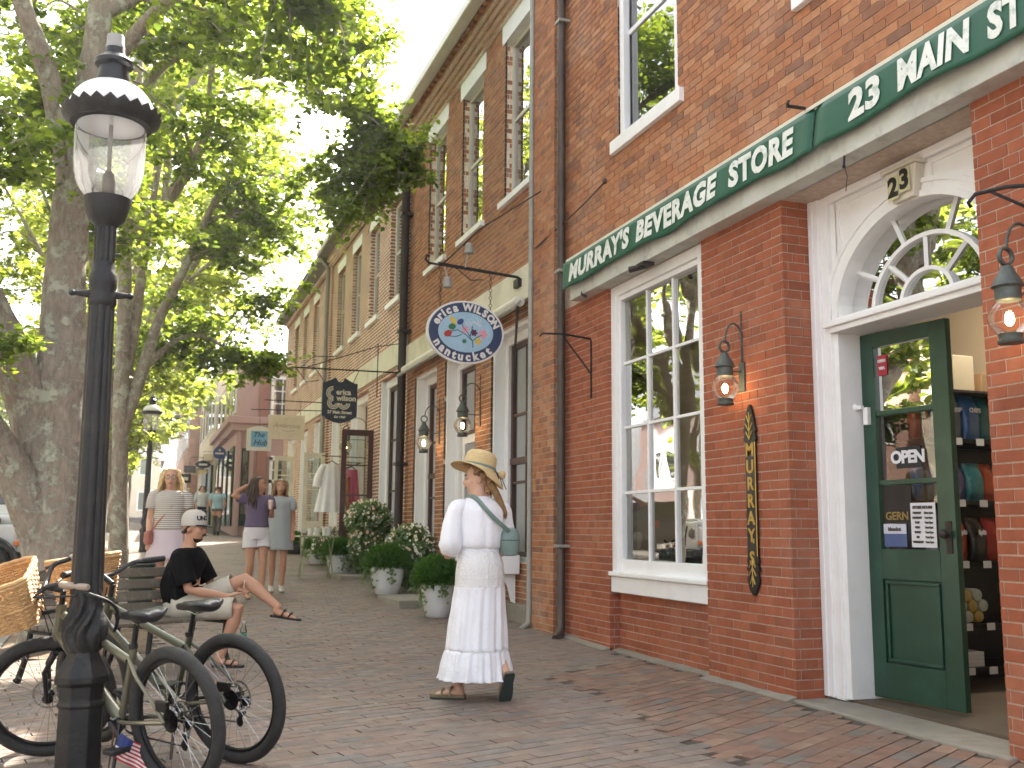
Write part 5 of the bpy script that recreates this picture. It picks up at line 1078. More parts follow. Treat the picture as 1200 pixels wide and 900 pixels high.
leaf_door('french_door', 'open cream french door leaf farther from the hanging clothes', (3.66, 26.6), (-1, .2, 0), .5, .65, 3.0, M['cream'], (1, 4), 'open french doors')
def garment(name, label, c, w0, w1, h, m_, seed, depth=.1, sleeves=False):
    t = thing(name, c, label, 'clothing', 'clothes hung outside the shop'); rings = []; n = 40
    for i in range(13):
        s = i / 12; wv = w0 + (w1 - w0) * s ** 1.2; am = .02 + .1 * s
        rings.append([(c[0] + wv * (1 + am * math.sin(9 * a + seed)) * math.cos(a), c[1] + depth * (.6 + .6 * s) * (1 + am * 2 * math.sin(9 * a + seed)) * math.sin(a), c[2] - h * s) for a in [2 * math.pi * j / n for j in range(n)]])
    MB().loft(rings).build('fabric', m_, t, smooth=True, ang=80)
    m2 = MB().tube([(c[0] - w0, c[1], c[2] - .02), (c[0], c[1], c[2] + .07), (c[0] + w0, c[1], c[2] - .02)], .012, 6).tube([(c[0], c[1], c[2] + .07), (c[0], c[1], c[2] + .16)], .006, 5); m2.build('hanger', M['brownwood'], t)
    if sleeves: MB().tube([(c[0] - w0, c[1], c[2] - .02), (c[0] - w0 - .1, c[1], c[2] - .25), (c[0] - w0 - .12, c[1], c[2] - .45)], [.06, .08, .09], 10).build('sleeve', m_, t, smooth=True)
    return t
M['whitecloth'] = mat('whitecloth', 'f0eeea', .9, .05, 6, .2, 60); M['pinkcloth'] = mat('pinkcloth', 'dd6a94', .85, .08, 6, .2, 50)
M['printcloth'] = mat('printcloth', 'c4642e', .85, .3, 10, dirt=('6a2f1c', .8), dscale=22)
garment('hanging_dress', 'white dress hanging outside the shop beside the orange print one', (3.5, 20.0, 2.4), .16, .3, .95, M['whitecloth'], 1, sleeves=True)
garment('hanging_dress', 'orange print garment hanging between the white dress and brown door', (3.83, 20.1, 2.15), .07, .1, .75, M['printcloth'], 2)
garment('hanging_dress', 'pink dress hanging behind the glass of the brown door', (4.05, 20.8, 2.35), .14, .22, 1.05, M['pinkcloth'], 3)
rk = thing('clothes_rail', (3.9, 20.4, 2.5), 'thin dark rail the dresses hang from outside the shop', 'rail'); MB().tube([(4.25, 20.0, 2.55), (3.3, 20.0, 2.57)], .01, 6).tube([(4.25, 20.8, 2.5), (3.7, 20.1, 2.3), (3.75, 20.1, 2.33)], .01, 6).tube([(4.3, 20.8, 2.5), (3.85, 20.8, 2.5)], .01, 6).build('rail', M['iron'], rk)
wb = thing('white_cabinet', (3.6, 21.6, gz(3.6, 21.6)), 'low white panelled cabinet under the hanging dresses', 'cabinet'); z = gz(3.6, 21.6); MB().box(3.6, 4.1, 20.9, 21.6, z, z + .75).build('carcass', M['white'], wb, bevel=.006); MB().box(3.68, 4.02, 20.885, 20.9, z + .1, z + .65).build('panel', M['white'], wb, bevel=.01)
# ------------------------------------------------------------------ bicycles
M['tyre'] = mat('tyre', '2b2b2a', .75, .25, 30, .4, 120, dirt=('4b4943', .5), dscale=6); M['rim'] = mat('rim', '141416', .35, .1, 8, metal=.4)
M['spoke'] = mat('spoke', 'b9b9b6', .25, .05, 4, metal=.9); M['olive'] = mat('olive', '4d5140', .32, .08, 5, metal=.25, coat=.5); M['silverpaint'] = mat('silverpaint', '716f5c', .3, .08, 5, metal=.35, coat=.5)
M['rubber'] = mat('rubber', '1a1a1b', .6, .15, 20); M['saddle'] = mat('saddle', '27282a', .42, .12, 12, .1, 60); M['grip_tan'] = mat('grip_tan', 'a08f80', .7, .12, 20, .3, 80)
M['wicker'] = mat('wicker', 'c29a68', .6, .2, 25, .3, 90, dirt=('97693c', .5), dscale=14); M['chrome'] = mat('chrome', 'b8b8b8', .2, .05, 5, metal=1)
M['orange'] = mat('orange', 'c86a1e', .4)
def wheel(root, name, c, rot, R_=.338, rt=.031, rear=False):
    c = Vector(c); tag_ = None
    tyre = MB().torus(c, R_ - rt, rt, rot, 64, 12); n = len(tyre.v)
    o = tyre.build(name, M['tyre'], root, smooth=True, local=True)
    MB().torus(c, R_ - rt * 2 - .006, .011, rot, 48, 6, sx=1.1).build('rim', M['rim'], o, smooth=True, local=True)
    sp = MB()
    for i in range(28):
        a = 2 * math.pi * i / 28; b = a + (.55 if i % 4 < 2 else -.55); s = 1 if i % 2 else -1
        sp.tube([c + rot @ Vector((.024 * math.cos(b), .024 * math.sin(b), s * .026)), c + rot @ Vector(((R_ - rt * 2 - .012) * math.cos(a), (R_ - rt * 2 - .012) * math.sin(a), 0))], .0013, 4, cap=False)
    tag(sp.build('spokes', M['spoke'], o, local=True), kind='stuff')
    MB().lathe([(.008, -.055), (.012, -.05), (.028, -.03), (.014, -.02), (.014, .02), (.028, .03), (.012, .05), (.008, .055)], c, 14, rot).build('hub', M['rim'], o, smooth=True, local=True)
    d = MB().torus(c + rot @ Vector((0, 0, .034)), .078, .006, rot, 36, 4, sx=.25)
    for i in range(6):
        a = 2 * math.pi * i / 6; d.tube([c + rot @ Vector((.02 * math.cos(a), .02 * math.sin(a), .034)), c + rot @ Vector((.075 * math.cos(a + .5), .075 * math.sin(a + .5), .034))], .003, 4)
    d.build('brake_rotor', M['chrome'], o, local=True)
    if rear:
        cs = MB()
        for i, r_ in enumerate((.055, .047, .04, .034, .028)): cs.lathe([(r_ - .008, -.03 - .005 * i), (r_, -.03 - .005 * i), (r_, -.032 - .005 * i), (r_ - .008, -.032 - .005 * i)], c, 20, rot)
        cs.build('cassette', M['rim'], o, local=True)
    return o
def basket(root, T, w=.36, d=.27, h=.25):
    def path(k, t, ph, n=72):
        out = []; s = .74 + .26 * t
        for i in range(n):
            a = 2 * math.pi * i / n; ca, sa = math.cos(a), math.sin(a); e = 5.0
            r = (abs(ca) ** e + abs(sa) ** e) ** (-1 / e); wv = .004 * math.cos(i * math.pi / 2 * 1.0 + ph)
            out.append(T @ Vector((d / 2 * s * r * ca + wv * ca, w / 2 * s * r * sa + wv * sa, h * t)))
        return out
    m_ = MB()
    for k in range(20):
        p = path(k, (k + .5) / 20, math.pi * (k % 2)); p.append(p[0]); m_.tube(p, .0062, 5, cap=False)
    o = m_.build('basket', M['wicker'], root, smooth=True, local=True)
    m2 = MB()
    for i in range(36):
        pts = [path(0, t, 0, 72)[i * 2] for t in (0, .35, .7, 1)]; m2.tube(pts, .005, 5)
    m2.build('stakes', M['wicker'], o, smooth=True, local=True)
    m3 = MB()
    for dz in (0, .016): p = [q + (T.to_3x3() @ Vector((0, 0, dz))) for q in path(0, .99, 0)]; p.append(p[0]); m3.tube(p, .0125, 7, cap=False)
    p = path(0, .46, 0); p.append(p[0]); m3.tube(p, .009, 6, cap=False)
    m3.build('braided_rim', M['wicker'], o, smooth=True, local=True)
    m4 = MB(); p = path(0, .01, 0); m4.add(p, [list(range(len(p)))]); m4.build('base', M['wicker'], o, local=True)
    return o
def bicycle(label, contact, heading, lean, steer, fm, gm, bw=.3, sweep=.12, bas=True, sadm=None, pedal=35):
    t = thing('bicycle', contact, label, 'bicycle', 'two bicycles parked at the lamp post'); t.rotation_mode = 'ZYX'
    t.rotation_euler = (0, 0, 0); t.rotation_mode = 'QUATERNION'; t.rotation_quaternion = (Matrix.Rotation(R(90 - heading), 3, 'Z') @ Matrix.Rotation(R(lean), 3, 'X')).to_quaternion()
    k = dict(local=True, smooth=True); Wy = Matrix.Rotation(R(90), 3, 'X'); RR = .335
    rh = Vector((0, 0, RR)); fh = Vector((1.06, 0, RR)); bb = Vector((.43, 0, .285)); sc_ = Vector((.31, 0, .6)); st_ = Vector((.255, 0, .78)); ht = Vector((.9, 0, .8)); hb_ = Vector((.945, 0, .66))
    ax = (hb_ - ht).normalized(); Rs = Matrix.Rotation(-steer, 3, ax)
    def S_(p): return ht + Rs @ (Vector(p) - ht)
    wheel(t, 'rear_wheel', rh, Wy, rear=True)
    wheel(t, 'front_wheel', S_(fh), Rs @ Wy)
    f = MB(); f.tube([ht + Vector((-.02, 0, -.03)), sc_ + Vector((.03, 0, -.02))], .021, 12); f.tube([hb_ + Vector((-.01, 0, .01)), bb], [.027, .03], 12); f.tube([bb, sc_, sc_ + (sc_ - bb).normalized() * .05], .018, 12); f.tube([ht + Vector((-.008, 0, .03)), hb_ + Vector((.008, 0, -.02))], .026, 14)
    fr = f.build('frame', fm, t, **k)
    for s in (-1, 1):
        MB().tube([sc_ + Vector((0, s * .02, .0)), sc_ + Vector((-.09, s * .05, -.07)), rh + Vector((.02, s * .068, .03)), rh + Vector((0, s * .068, 0))], .0095, 8).build('seat_stay', fm, fr, **k)
        MB().tube([bb + Vector((-.02, s * .03, 0)), bb + Vector((-.12, s * .052, .01)), rh + Vector((.02, s * .068, -.0)), rh + Vector((0, s * .068, 0))], .011, 8).build('chain_stay', fm, fr, **k)
    fk = MB(); fk.tube([S_(hb_ + Vector((.008, 0, -.02))), S_(hb_ + Vector((.02, 0, -.07)))], .024, 10); fk.tube([S_(hb_ + Vector((.02, -.06, -.07))), S_(hb_ + Vector((.02, .06, -.07)))], .018, 8)
    for s in (-1, 1): fk.tube([S_(hb_ + Vector((.02, s * .058, -.07))), S_(Vector((1.035, s * .058, .5))), S_(fh + Vector((0, s * .055, 0)))], [.016, .014, .01], 8)
    fk.build('fork', M['blackmetal'], t, **k)
    MB().tube([sc_, st_], .0135, 10).lathe([(.022, 0), (.022, .025)], sc_ + Vector((-.012, 0, .04)), 12).build('seat_post', M['blackmetal'], t, **k)
    rings = []
    for (x, w_, z, h_) in ((-.16, .05, .035, .02), (-.14, .078, .045, .035), (-.09, .088, .048, .04), (-.03, .062, .038, .035), (.03, .036, .034, .03), (.09, .024, .03, .026), (.12, .014, .022, .018)):
        rings.append([st_ + Vector((x, w_ * math.cos(a) * (1 if math.sin(a) > -.2 else .8), z + (h_ * .6 * math.sin(a) if math.sin(a) > 0 else h_ * 1.3 * math.sin(a)) - .012 * (math.cos(a) ** 8 < .02) * (math.sin(a) > 0))) for a in [2 * math.pi * i / 20 for i in range(20)]])
    sd_ = MB().loft(rings).build('saddle', sadm or M['saddle'], t, ang=70, **k)
    m_ = MB()
    for s in (-1, 1): m_.tube([st_ + Vector((-.12, s * .035, .01)), st_ + Vector((-.03, s * .02, -.015)), st_ + Vector((.08, s * .008, .01))], .0035, 5)
    m_.build('saddle_rails', M['chrome'], sd_, **k)
    stem_t = S_(ht + Vector((-.03, 0, .1))); barc = S_(ht + Vector((.05, 0, .14)))
    hbm = MB().tube([S_(ht), stem_t], .015, 10).tube([stem_t, barc], .016, 10)
    for s in (-1, 1):
        pts = [barc, S_(ht + Vector((.05, s * .07, .145))), S_(ht + Vector((.02, s * .16, .19))), S_(ht + Vector((.0 - sweep * .3, s * (bw - .12), .2))), S_(ht + Vector((-sweep, s * bw, .2)))]
        P, r_ = smoothpath(pts, [.013] * 5, 4); hbm.tube(P, .0125, 8)
    hbo = hbm.build('handlebar', M['blackmetal'], t, **k)
    for s in (-1, 1):
        a_, b_ = S_(ht + Vector((0 - sweep * .3, s * (bw - .12), .2))), S_(ht + Vector((-sweep - .005, s * (bw + .005), .2)))
        MB().tube([a_, a_.lerp(b_, .04), a_.lerp(b_, .96), b_], [.013, .0175, .0175, .012], 10).build('grip', gm, hbo, **k)
        MB().tube([S_(ht + Vector((.03, s * (bw - .13), .185))), S_(ht + Vector((.07, s * (bw - .1), .17))), S_(ht + Vector((.06 - sweep, s * (bw - .01), .165)))], [.01, .006, .005], 6).tube([S_(ht + Vector((-.01, s * (bw - .14), .2))), S_(ht + Vector((.045, s * (bw - .14), .18)))], .012, 6).build('brake_lever', M['blackmetal'], hbo, **k)
        MB().tube([S_(ht + Vector((.05, s * (bw - .14), .18))), S_(ht + Vector((.12, s * .1, .16))), S_(ht + Vector((.08, s * .03, .02))), hb_ + Vector((.03, s * .02, -.02))], .0032, 5).build('brake_cable', M['rubber'], hbo, **k)
    cr = MB().torus(bb + Vector((0, -.05, 0)), .082, .007, Wy, 36, 5, sx=.4).lathe([(.01, -.06), (.02, -.06), (.02, .06), (.01, .06)], bb, 12, Wy)
    for i in range(4):
        a = R(45 + 90 * i); cr.tube([bb + Vector((0, -.05, 0)), bb + Vector((.08 * math.cos(a), -.05, .08 * math.sin(a)))], .007, 5)
    cro = cr.build('crankset', M['blackmetal'], t, **k)
    for s in (-1, 1):
        a = R(pedal) + (0 if s < 0 else math.pi); e = bb + Vector((.165 * math.cos(a), s * .075, .165 * math.sin(a)))
        MB().tube([bb + Vector((0, s * .062, 0)), e], [.013, .01], 8).build('crank_arm', M['blackmetal'], cro, **k)
        MB().box(e.x - .045, e.x + .045, e.y + (0 if s > 0 else -.095), e.y + (.095 if s > 0 else 0), e.z - .012, e.z + .012).build('pedal', M['rubber'], cro, local=True, bevel=.006)
    ch = MB(); y_ = -.05
    ch.tube([bb + Vector((.0, y_, .085)), rh + Vector((.0, y_ + .01, .045))], .0045, 5).tube([bb + Vector((0, y_, -.085)), rh + Vector((.03, y_ + .01, -.14)), rh + Vector((.0, y_ + .01, -.11)), rh + Vector((.04, y_ + .01, -.05))], .0045, 5)
    ch.build('chain', M['rim'], t, **k)
    MB().tube([rh + Vector((.0, -.075, -.02)), rh + Vector((.02, -.07, -.07)), rh + Vector((.03, -.065, -.145))], [.018, .014, .01], 8).lathe([(.012, -.006), (.026, 0), (.012, .006)], rh + Vector((.005, -.06, -.085)), 12, Wy).lathe([(.012, -.006), (.026, 0), (.012, .006)], rh + Vector((.03, -.06, -.145)), 12, Wy).box(-.02, .02, -.1, -.06, RR - .06, RR - .01).build('derailleur', M['rim'], t, **k)
    MB().tube([bb + Vector((-.06, .05, .0)), bb + Vector((-.1, .14, -.26))], .009, 8).build('kickstand', M['blackmetal'], t, **k)
    MB().box(rh.x - .03, rh.x + .05, .05, .075, RR + .05, RR + .1).build('brake_caliper', M['rim'], t, local=True, bevel=.006)
    if bas:
        o = ht + Vector((.2, 0, -.03)); T = Matrix.Translation(ht) @ Rs.to_4x4() @ Matrix.Translation(Vector((.2, 0, -.02))) @ Matrix.Rotation(R(6), 4, 'Y'); b_ = basket(t, T)
        MB().tube([S_(ht + Vector((.05, -.06, .12))), S_(ht + Vector((.1, -.06, .1)))], .008, 5).tube([S_(ht + Vector((.05, .06, .12))), S_(ht + Vector((.1, .06, .1)))], .008, 5).tube([S_(ht + Vector((.03, 0, .0))), S_(ht + Vector((.1, 0, .0)))], .012, 6).build('basket_bracket', M['blackmetal'], b_, **k)
    return t
ba = bicycle('pale green bicycle with wicker basket pointing left, nearest the lamp post base', (.24, 5.1, gz(.24, 5.1) + .002), -35, -8, R(52), M['silverpaint'], M['grip_tan'], .3, .2)
bb_ = bicycle('dark olive bicycle behind, with black flat handlebar and black grips', (.54, 5.58, gz(.54, 5.58) + .002), -42, -8, R(-4), M['olive'], M['rubber'], .33, .06, pedal=-50)
# bike lock round the post
lk = thing('bike_lock', (-.2, 5.5, .75), 'black cable lock looped round the lamp post', 'lock'); MB().tube(smoothpath([(-.32, 5.62, .84), (-.24, 5.4, .8), (-.14, 5.4, .76), (-.09, 5.48, .7), (-.1, 5.55, .6), (-.15, 5.65, .66), (-.25, 5.66, .8), (-.32, 5.62, .84)], [.009] * 8, 4)[0], .009, 7).build('cable', M['rubber'], lk, smooth=True)
# little flag at the lamp foot
fg = thing('small_flag', (-.08, 5.3, -.1), 'tiny striped flag on a stick at the lamp post foot', 'flag')
fo = Vector((-.07, 5.27, .05)); fm_ = [mat('f_red', 'b3272e', .7), mat('f_white', 'e0dedb', .7), mat('f_blue', '27356e', .7)]
m_ = MB(); nst = 13
fd = Vector((.16, -.02, -.1)); fu = Vector((.035, 0, .1))
def fpt(s, t_): return fo + fd * s + fu * t_ + Vector((0, -.02 * math.sin(s * 7), 0))
for i in range(nst):
    for j in range(8): m_.add([fpt(j / 8, i / nst), fpt((j + 1) / 8, i / nst), fpt((j + 1) / 8, (i + 1) / nst), fpt(j / 8, (i + 1) / nst)], [(0, 1, 2, 3)], 2 if (j < 3 and i >= 6) else (0 if i % 2 == 0 else 1))
o = m_.build('cloth', fm_, fg); sm = o.modifiers.new('s', 'SOLIDIFY'); sm.thickness = .002
MB().tube([fo + Vector((.005, .0, .13)), (-.09, 5.28, -.1)], .004, 6).build('stick', M['brownwood'], fg)
# ------------------------------------------------------------------ bench
M['oldwood'] = mat('oldwood', '6b6254', .85, .3, 14, .5, 60, dirt=('8c8d80', .7), dscale=7, stretch=(6, 1, 6))
bd = Vector((1.31, .93, 0)).normalized(); bf = Vector((bd.y, -bd.x, 0)); bc = Vector((-.02, 9.05, gz(-.02, 9.05))); Rb = Matrix((bd, bf, (0, 0, 1))).transposed()
bn = thing('park_bench', bc, 'weathered wooden slatted bench with black iron ends behind the bicycles', 'bench'); LB = 1.66
def bp(a, f_, z): return bc + bd * a + bf * f_ + Vector((0, 0, z))
for i in range(5): MB().obox(bp(0, -.16 + .095 * i, .43 - (.012 if i == 0 else 0)), (LB, .08, .03), Rb).build('seat_slat', M['oldwood'], bn, bevel=.006)
Rk = Rb @ Matrix.Rotation(R(14), 3, 'X')
for i in range(4): MB().obox(bp(0, -.23 - .028 * i, .52 + .098 * i), (LB, .028, .082), Rk).build('back_slat', M['oldwood'], bn, bevel=.006)
for s in (-1, 0, 1):
    a = s * (LB / 2 - .06); m_ = MB()
    m_.tube([bp(a, -.34, 0), bp(a, -.24, .2), bp(a, -.2, .4), bp(a, -.24, .5), bp(a, -.345, .86)], [.026, .022, .024, .022, .018], 8); m_.tube([bp(a, .29, 0), bp(a, .22, .2), bp(a, .24, .4), bp(a, .2, .43)], [.028, .022, .024, .02], 8); m_.tube([bp(a, -.22, .395), bp(a, .25, .395)], .02, 8)
    if s: m_.tube(smoothpath([bp(a, -.28, .64), bp(a, -.1, .67), bp(a, .15, .66), bp(a, .27, .6), bp(a, .26, .5), bp(a, .23, .4)], [.02] * 6, 4)[0], .02, 8)
    for f_ in (-.34, .29): m_.sphere(bp(a, f_, .015), .035, 8, 6, sc=(1, 1, .5))
    m_.build('iron_end', M['iron'], bn, smooth=True)
# water bottle
M['pet'] = glassmat('pet', (.9, .95, .95), 1.5, .02); M['wlabel'] = mat('wlabel', '3c8f6a', .5, .1, 20, dirt=('d8e8e0', .8), dscale=30)
wx_, wy_ = 1.0, 10.35; wz = gz(wx_, wy_); wbt = thing('water_bottle', (wx_, wy_, wz), 'clear plastic water bottle with green label standing on the pavement', 'bottle')
MB().lathe([(.001, 0), (.03, .002), (.033, .02), (.031, .07), (.033, .12), (.031, .15), (.02, .19), (.0125, .205), (.0125, .215)], (wx_, wy_, wz), 20).build('bottle_body', M['pet'], wbt, smooth=True)
MB().lathe([(.0335, .06), (.0335, .12)], (wx_, wy_, wz), 20, cap=False).build('label_band', M['wlabel'], wbt, smooth=True); MB().lathe([(.014, .213), (.014, .232), (.001, .233)], (wx_, wy_, wz), 14).build('screw_cap', M['signwhite'], wbt, smooth=True)
# ------------------------------------------------------------------ people
M['skin'] = mat('skin', 'd0a48b', .5, .06, 12, .05, 120, sub=.0, spec=.35); M['skin_tan'] = mat('skin_tan', 'bd8f74', .5, .06, 12, .05, 120, spec=.35); M['skin_pale'] = mat('skin_pale', 'cfa58e', .5, .06, 12, spec=.35)
M['hair_blond'] = mat('hair_blond', 'd8c08c', .5, .3, 30, spec=.5); M['hair_brown'] = mat('hair_brown', '3f2b1e', .42, .3, 30, spec=.5); M['hair_dblond'] = mat('hair_dblond', '8a6a45', .45, .3, 30, spec=.5); M['hair_dark'] = mat('hair_dark', '2c211a', .5, .2, 30)
M['eyewhite'] = mat('eyewhite', 'd8d2ca', .3, 0); M['iris'] = mat('iris', '2a1d16', .3, 0); M['lip'] = mat('lip', '9a5a50', .5, 0)
def linenmat(name, col, bs=.5):
    return mat(name, col, .9, .04, 5, bs, 55, spec=.15, sheen=.2)
def remesh(mb, name, material, parent, vox=.011, it=4):
    o = mb.build(name, material, parent, local=True)
    a = o.modifiers.new('r', 'REMESH'); a.mode = 'VOXEL'; a.voxel_size = vox; b = o.modifiers.new('s', 'SMOOTH'); b.iterations = it; b.factor = .5
    bpy.context.view_layer.update()
    me = bpy.data.meshes.new_from_object(o.evaluated_get(bpy.context.evaluated_depsgraph_get())); o.modifiers.clear(); old = o.data; o.data = me; bpy.data.meshes.remove(old); me.name = name
    if not me.materials: me.materials.append(material)
    me.polygons.foreach_set('use_smooth', [True] * len(me.polygons)); return o
def ering(c, rx, ry, n=20, yaw=0, ph=None): return [(c[0] + (rx * math.cos(a)) * math.cos(yaw) - (ry * math.sin(a)) * math.sin(yaw), c[1] + (rx * math.cos(a)) * math.sin(yaw) + (ry * math.sin(a)) * math.cos(yaw), c[2]) for a in [2 * math.pi * i / n for i in range(n)]]
def headgeo(mb, hc, Rh, s=1.0):
    hc = Vector(hc)
    def P(x, y, z): return hc + Rh @ (Vector((x, y, z)) * s)
    mb.sphere(P(0, -.012, .03), 1, 16, 12, sc=(.076 * s, .094 * s, .092 * s), rot=Rh); mb.sphere(P(0, .02, -.035), 1, 14, 10, sc=(.06 * s, .072 * s, .082 * s), rot=Rh); mb.sphere(P(0, .052, -.088), .024 * s, 8, 6)
    mb.tube([P(0, .082, .025), P(0, .1, -.012), P(0, .112, -.024)], [.009 * s, .013 * s, .012 * s], 8); mb.sphere(P(0, .098, -.03), .016 * s, 8, 6, sc=(1.2, .9, .7), rot=Rh)
    mb.sphere(P(0, .075, -.058), .018 * s, 8, 6, sc=(1.3, .9, .7), rot=Rh)
    for q in (-1, 1):
        mb.sphere(P(q * .079, -.01, -.008), .026 * s, 8, 6, sc=(.4, .8, 1.2), rot=Rh); mb.sphere(P(q * .035, .06, -.02), .03 * s, 8, 6)
    return P
def facefeat(root, P, Rh, s=1.0, brow='hair_brown', shades=False, beard=None):
    e = MB(); ir = MB(); br = MB()
    for q in (-1, 1):
        if not shades:
            e.sphere(P(q * .032, .083, .012), .0115 * s, 8, 6, sc=(1.3, .5, .75), rot=Rh); ir.sphere(P(q * .032, .0885, .011), .006 * s, 8, 6, sc=(1, .5, 1), rot=Rh)
        br.tube([P(q * .016, .092, .033), P(q * .034, .09, .04), P(q * .052, .078, .035)], [.004, .005, .003], 5)
    if not shades: e.build('eyes', M['eyewhite'], root, smooth=True, local=True); ir.build('iris', M['iris'], root, smooth=True, local=True)
    br.build('eyebrows', M[brow], root, smooth=True, local=True)
    MB().tube([P(-.022, .088, -.058), P(0, .094, -.056), P(.022, .088, -.058)], [.003, .0065, .003], 6).build('mouth', M['lip'], root, smooth=True, local=True)
def hairlocks(root, P, Rh, m_, length, n, seed, spread=.05, back=True, fringe=False, s=1.0, wave=.012, drop=Vector((0, 0, -1)), sh=None):
    rg = random.Random(seed); mb = MB()
    rings = []
    for i in range(8):
        t = i / 7 * 1.45; rings.append([P(math.sin(t) * .087 * math.cos(a), -.012 + math.sin(t) * .104 * math.sin(a), .03 + .1 * math.cos(t) - (.0 if math.sin(a) < .35 else 0)) for a in [2 * math.pi * j / 22 for j in range(22)]])
    # open the face: pull front lower vertices up
    for i, r_ in enumerate(rings):
        for j in range(22):
            a = 2 * math.pi * j / 22
            if math.sin(a) > .25 and i > 3: f = (i - 3) / 4 * (math.sin(a) - .25) * 1.3; p = Vector(r_[j]); q = Vector(rings[3][j]); r_[j] = p.lerp(q, min(1, f * 1.6))
    mb.loft(rings, True)
    for k in range(n):
        a = rg.uniform(R(160), R(380)) if back else rg.uniform(0, 6.28); q = P(.085 * math.cos(a), -.012 + .1 * math.sin(a), .03 + rg.uniform(-.02, .07)); L_ = length * rg.uniform(.75, 1.05); pts = [P(.06 * math.cos(a), -.012 + .07 * math.sin(a), .1), q]
        out = Rh @ Vector((math.cos(a), math.sin(a), 0)); ph = rg.uniform(0, 6)
        for i in range(1, 7):
            t = i / 6; pts.append(q + drop * (L_ * t) + out * (spread * math.sin(t * 1.8)) + Vector((math.sin(ph + t * 7), math.cos(ph + t * 6), 0)) * wave)
        mb.tube(pts, [.012, .017, .018, .018, .016, .014, .01, .003], 6)
    return mb.build('hair', m_, root, smooth=True, local=True, ang=70)
def hand(mb, w_, d_, s=1.0, curl=.4, up=Vector((0, 0, 1))):
    w_ = Vector(w_); d_ = Vector(d_).normalized(); x = d_.cross(up); x = x.normalized() if x.length > .05 else Vector((1, 0, 0)); nn = x.cross(d_)
    mb.tube([w_, w_ + d_ * .03 * s, w_ + d_ * .085 * s], [.024 * s, .033 * s, .034 * s], 10, flat=.5, up=nn)
    for i, L_ in enumerate((.06, .072, .068, .052)):
        b = w_ + d_ * .085 * s + x * (i - 1.5) * .019 * s; m1 = b + (d_ * math.cos(curl * .6) - nn * math.sin(curl * .6)) * L_ * .5 * s; e = m1 + (d_ * math.cos(curl * 1.6) - nn * math.sin(curl * 1.6)) * L_ * .5 * s; mb.tube([b - d_ * .01, m1, e], [.0095 * s, .009 * s, .0075 * s], 7)
    b = w_ + d_ * .03 * s + x * -.03 * s; mb.tube([b, b + (d_ * .7 - x * .6).normalized() * .03 * s, b + (d_ * .95 - x * .3 - nn * .3).normalized() * .058 * s], [.012 * s, .011 * s, .008 * s], 7)
def foot(mb, an, fw, s=1.0, pitch=0):
    an = Vector(an); fw = Vector(fw).normalized(); fw = (fw + Vector((0, 0, pitch))).normalized(); dn = Vector((0, 0, -1))
    mb.tube([an + Vector((0, 0, .02)), an + dn * .03 - fw * .02, an + dn * .05 + fw * .03], [.036 * s, .037 * s, .034 * s], 10); mb.tube([an + dn * .05 - fw * .045, an + dn * .045 + fw * .05, an + dn * .057 + fw * .12, an + dn * .062 + fw * .165], [.03 * s, .034 * s, .036 * s, .022 * s], 10, flat=.62)
def standing(mb, k, s=1.0):
    """k: dict of joints in local coordinates, facing +Y"""
    pz = k['pelvis'][2]; px, py = k['pelvis'][0], k['pelvis'][1]; cz = k['neck'][2]; nx, ny = k['neck'][0], k['neck'][1]; H = cz - pz
    rows = [(-.12, .12, .095), (-.03, .158, .11), (.06, .155, .108), (.16, .13, .092), (.27, .122, .088), (.4, .143, .1), (.52, .158, .105)]
    if k.get('male'): rows = [(-.12, .13, .1), (-.03, .158, .115), (.06, .156, .115), (.16, .15, .115), (.27, .155, .118), (.4, .172, .122), (.52, .182, .12)]
    rings = []
    for (t, a, b) in rows:
        f = (t + .0) / .62; c = (px + (nx - px) * max(f, 0), py + (ny - py) * max(f, 0), pz + H * f); rings.append(ering(c, a * s, b * s, 20, k.get('yaw', 0)))
    rings.append(ering((nx, ny, cz - .03), .12 * s, .07 * s, 20, k.get('yaw', 0))); rings.append(ering((nx, ny, cz + .02), .06 * s, .055 * s, 20)); mb.loft(rings)
    h = Vector(k['head']); mb.tube([(nx, ny - .005, cz - .04), h + Vector((0, -.02, -.09)), h], [.058 * s, .05 * s, .05 * s], 12)
    for q in ('l', 'r'):
        S0, E0, W0 = (Vector(k[n + q]) for n in ('sh', 'el', 'wr')); mb.sphere(S0, .055 * s, 10, 8); mb.tube([S0, S0.lerp(E0, .35), E0, E0.lerp(W0, .3), W0], [.052 * s, .047 * s, .037 * s, .04 * s, .026 * s], 12)
        hand(mb, W0, Vector(k.get('hd' + q, W0 - E0)), s, k.get('curl', .45))
        Hp, Kn, An = (Vector(k[n + q]) for n in ('hp', 'kn', 'an')); mb.tube([Hp, Hp.lerp(Kn, .3), Hp.lerp(Kn, .75), Kn, Kn.lerp(An, .3), Kn.lerp(An, .75), An], [.09 * s, .085 * s, .062 * s, .053 * s, .056 * s, .038 * s, .034 * s], 14)
        foot(mb, An, k.get('ft' + q, (0, 1, 0)), s, k.get('fp' + q, 0))
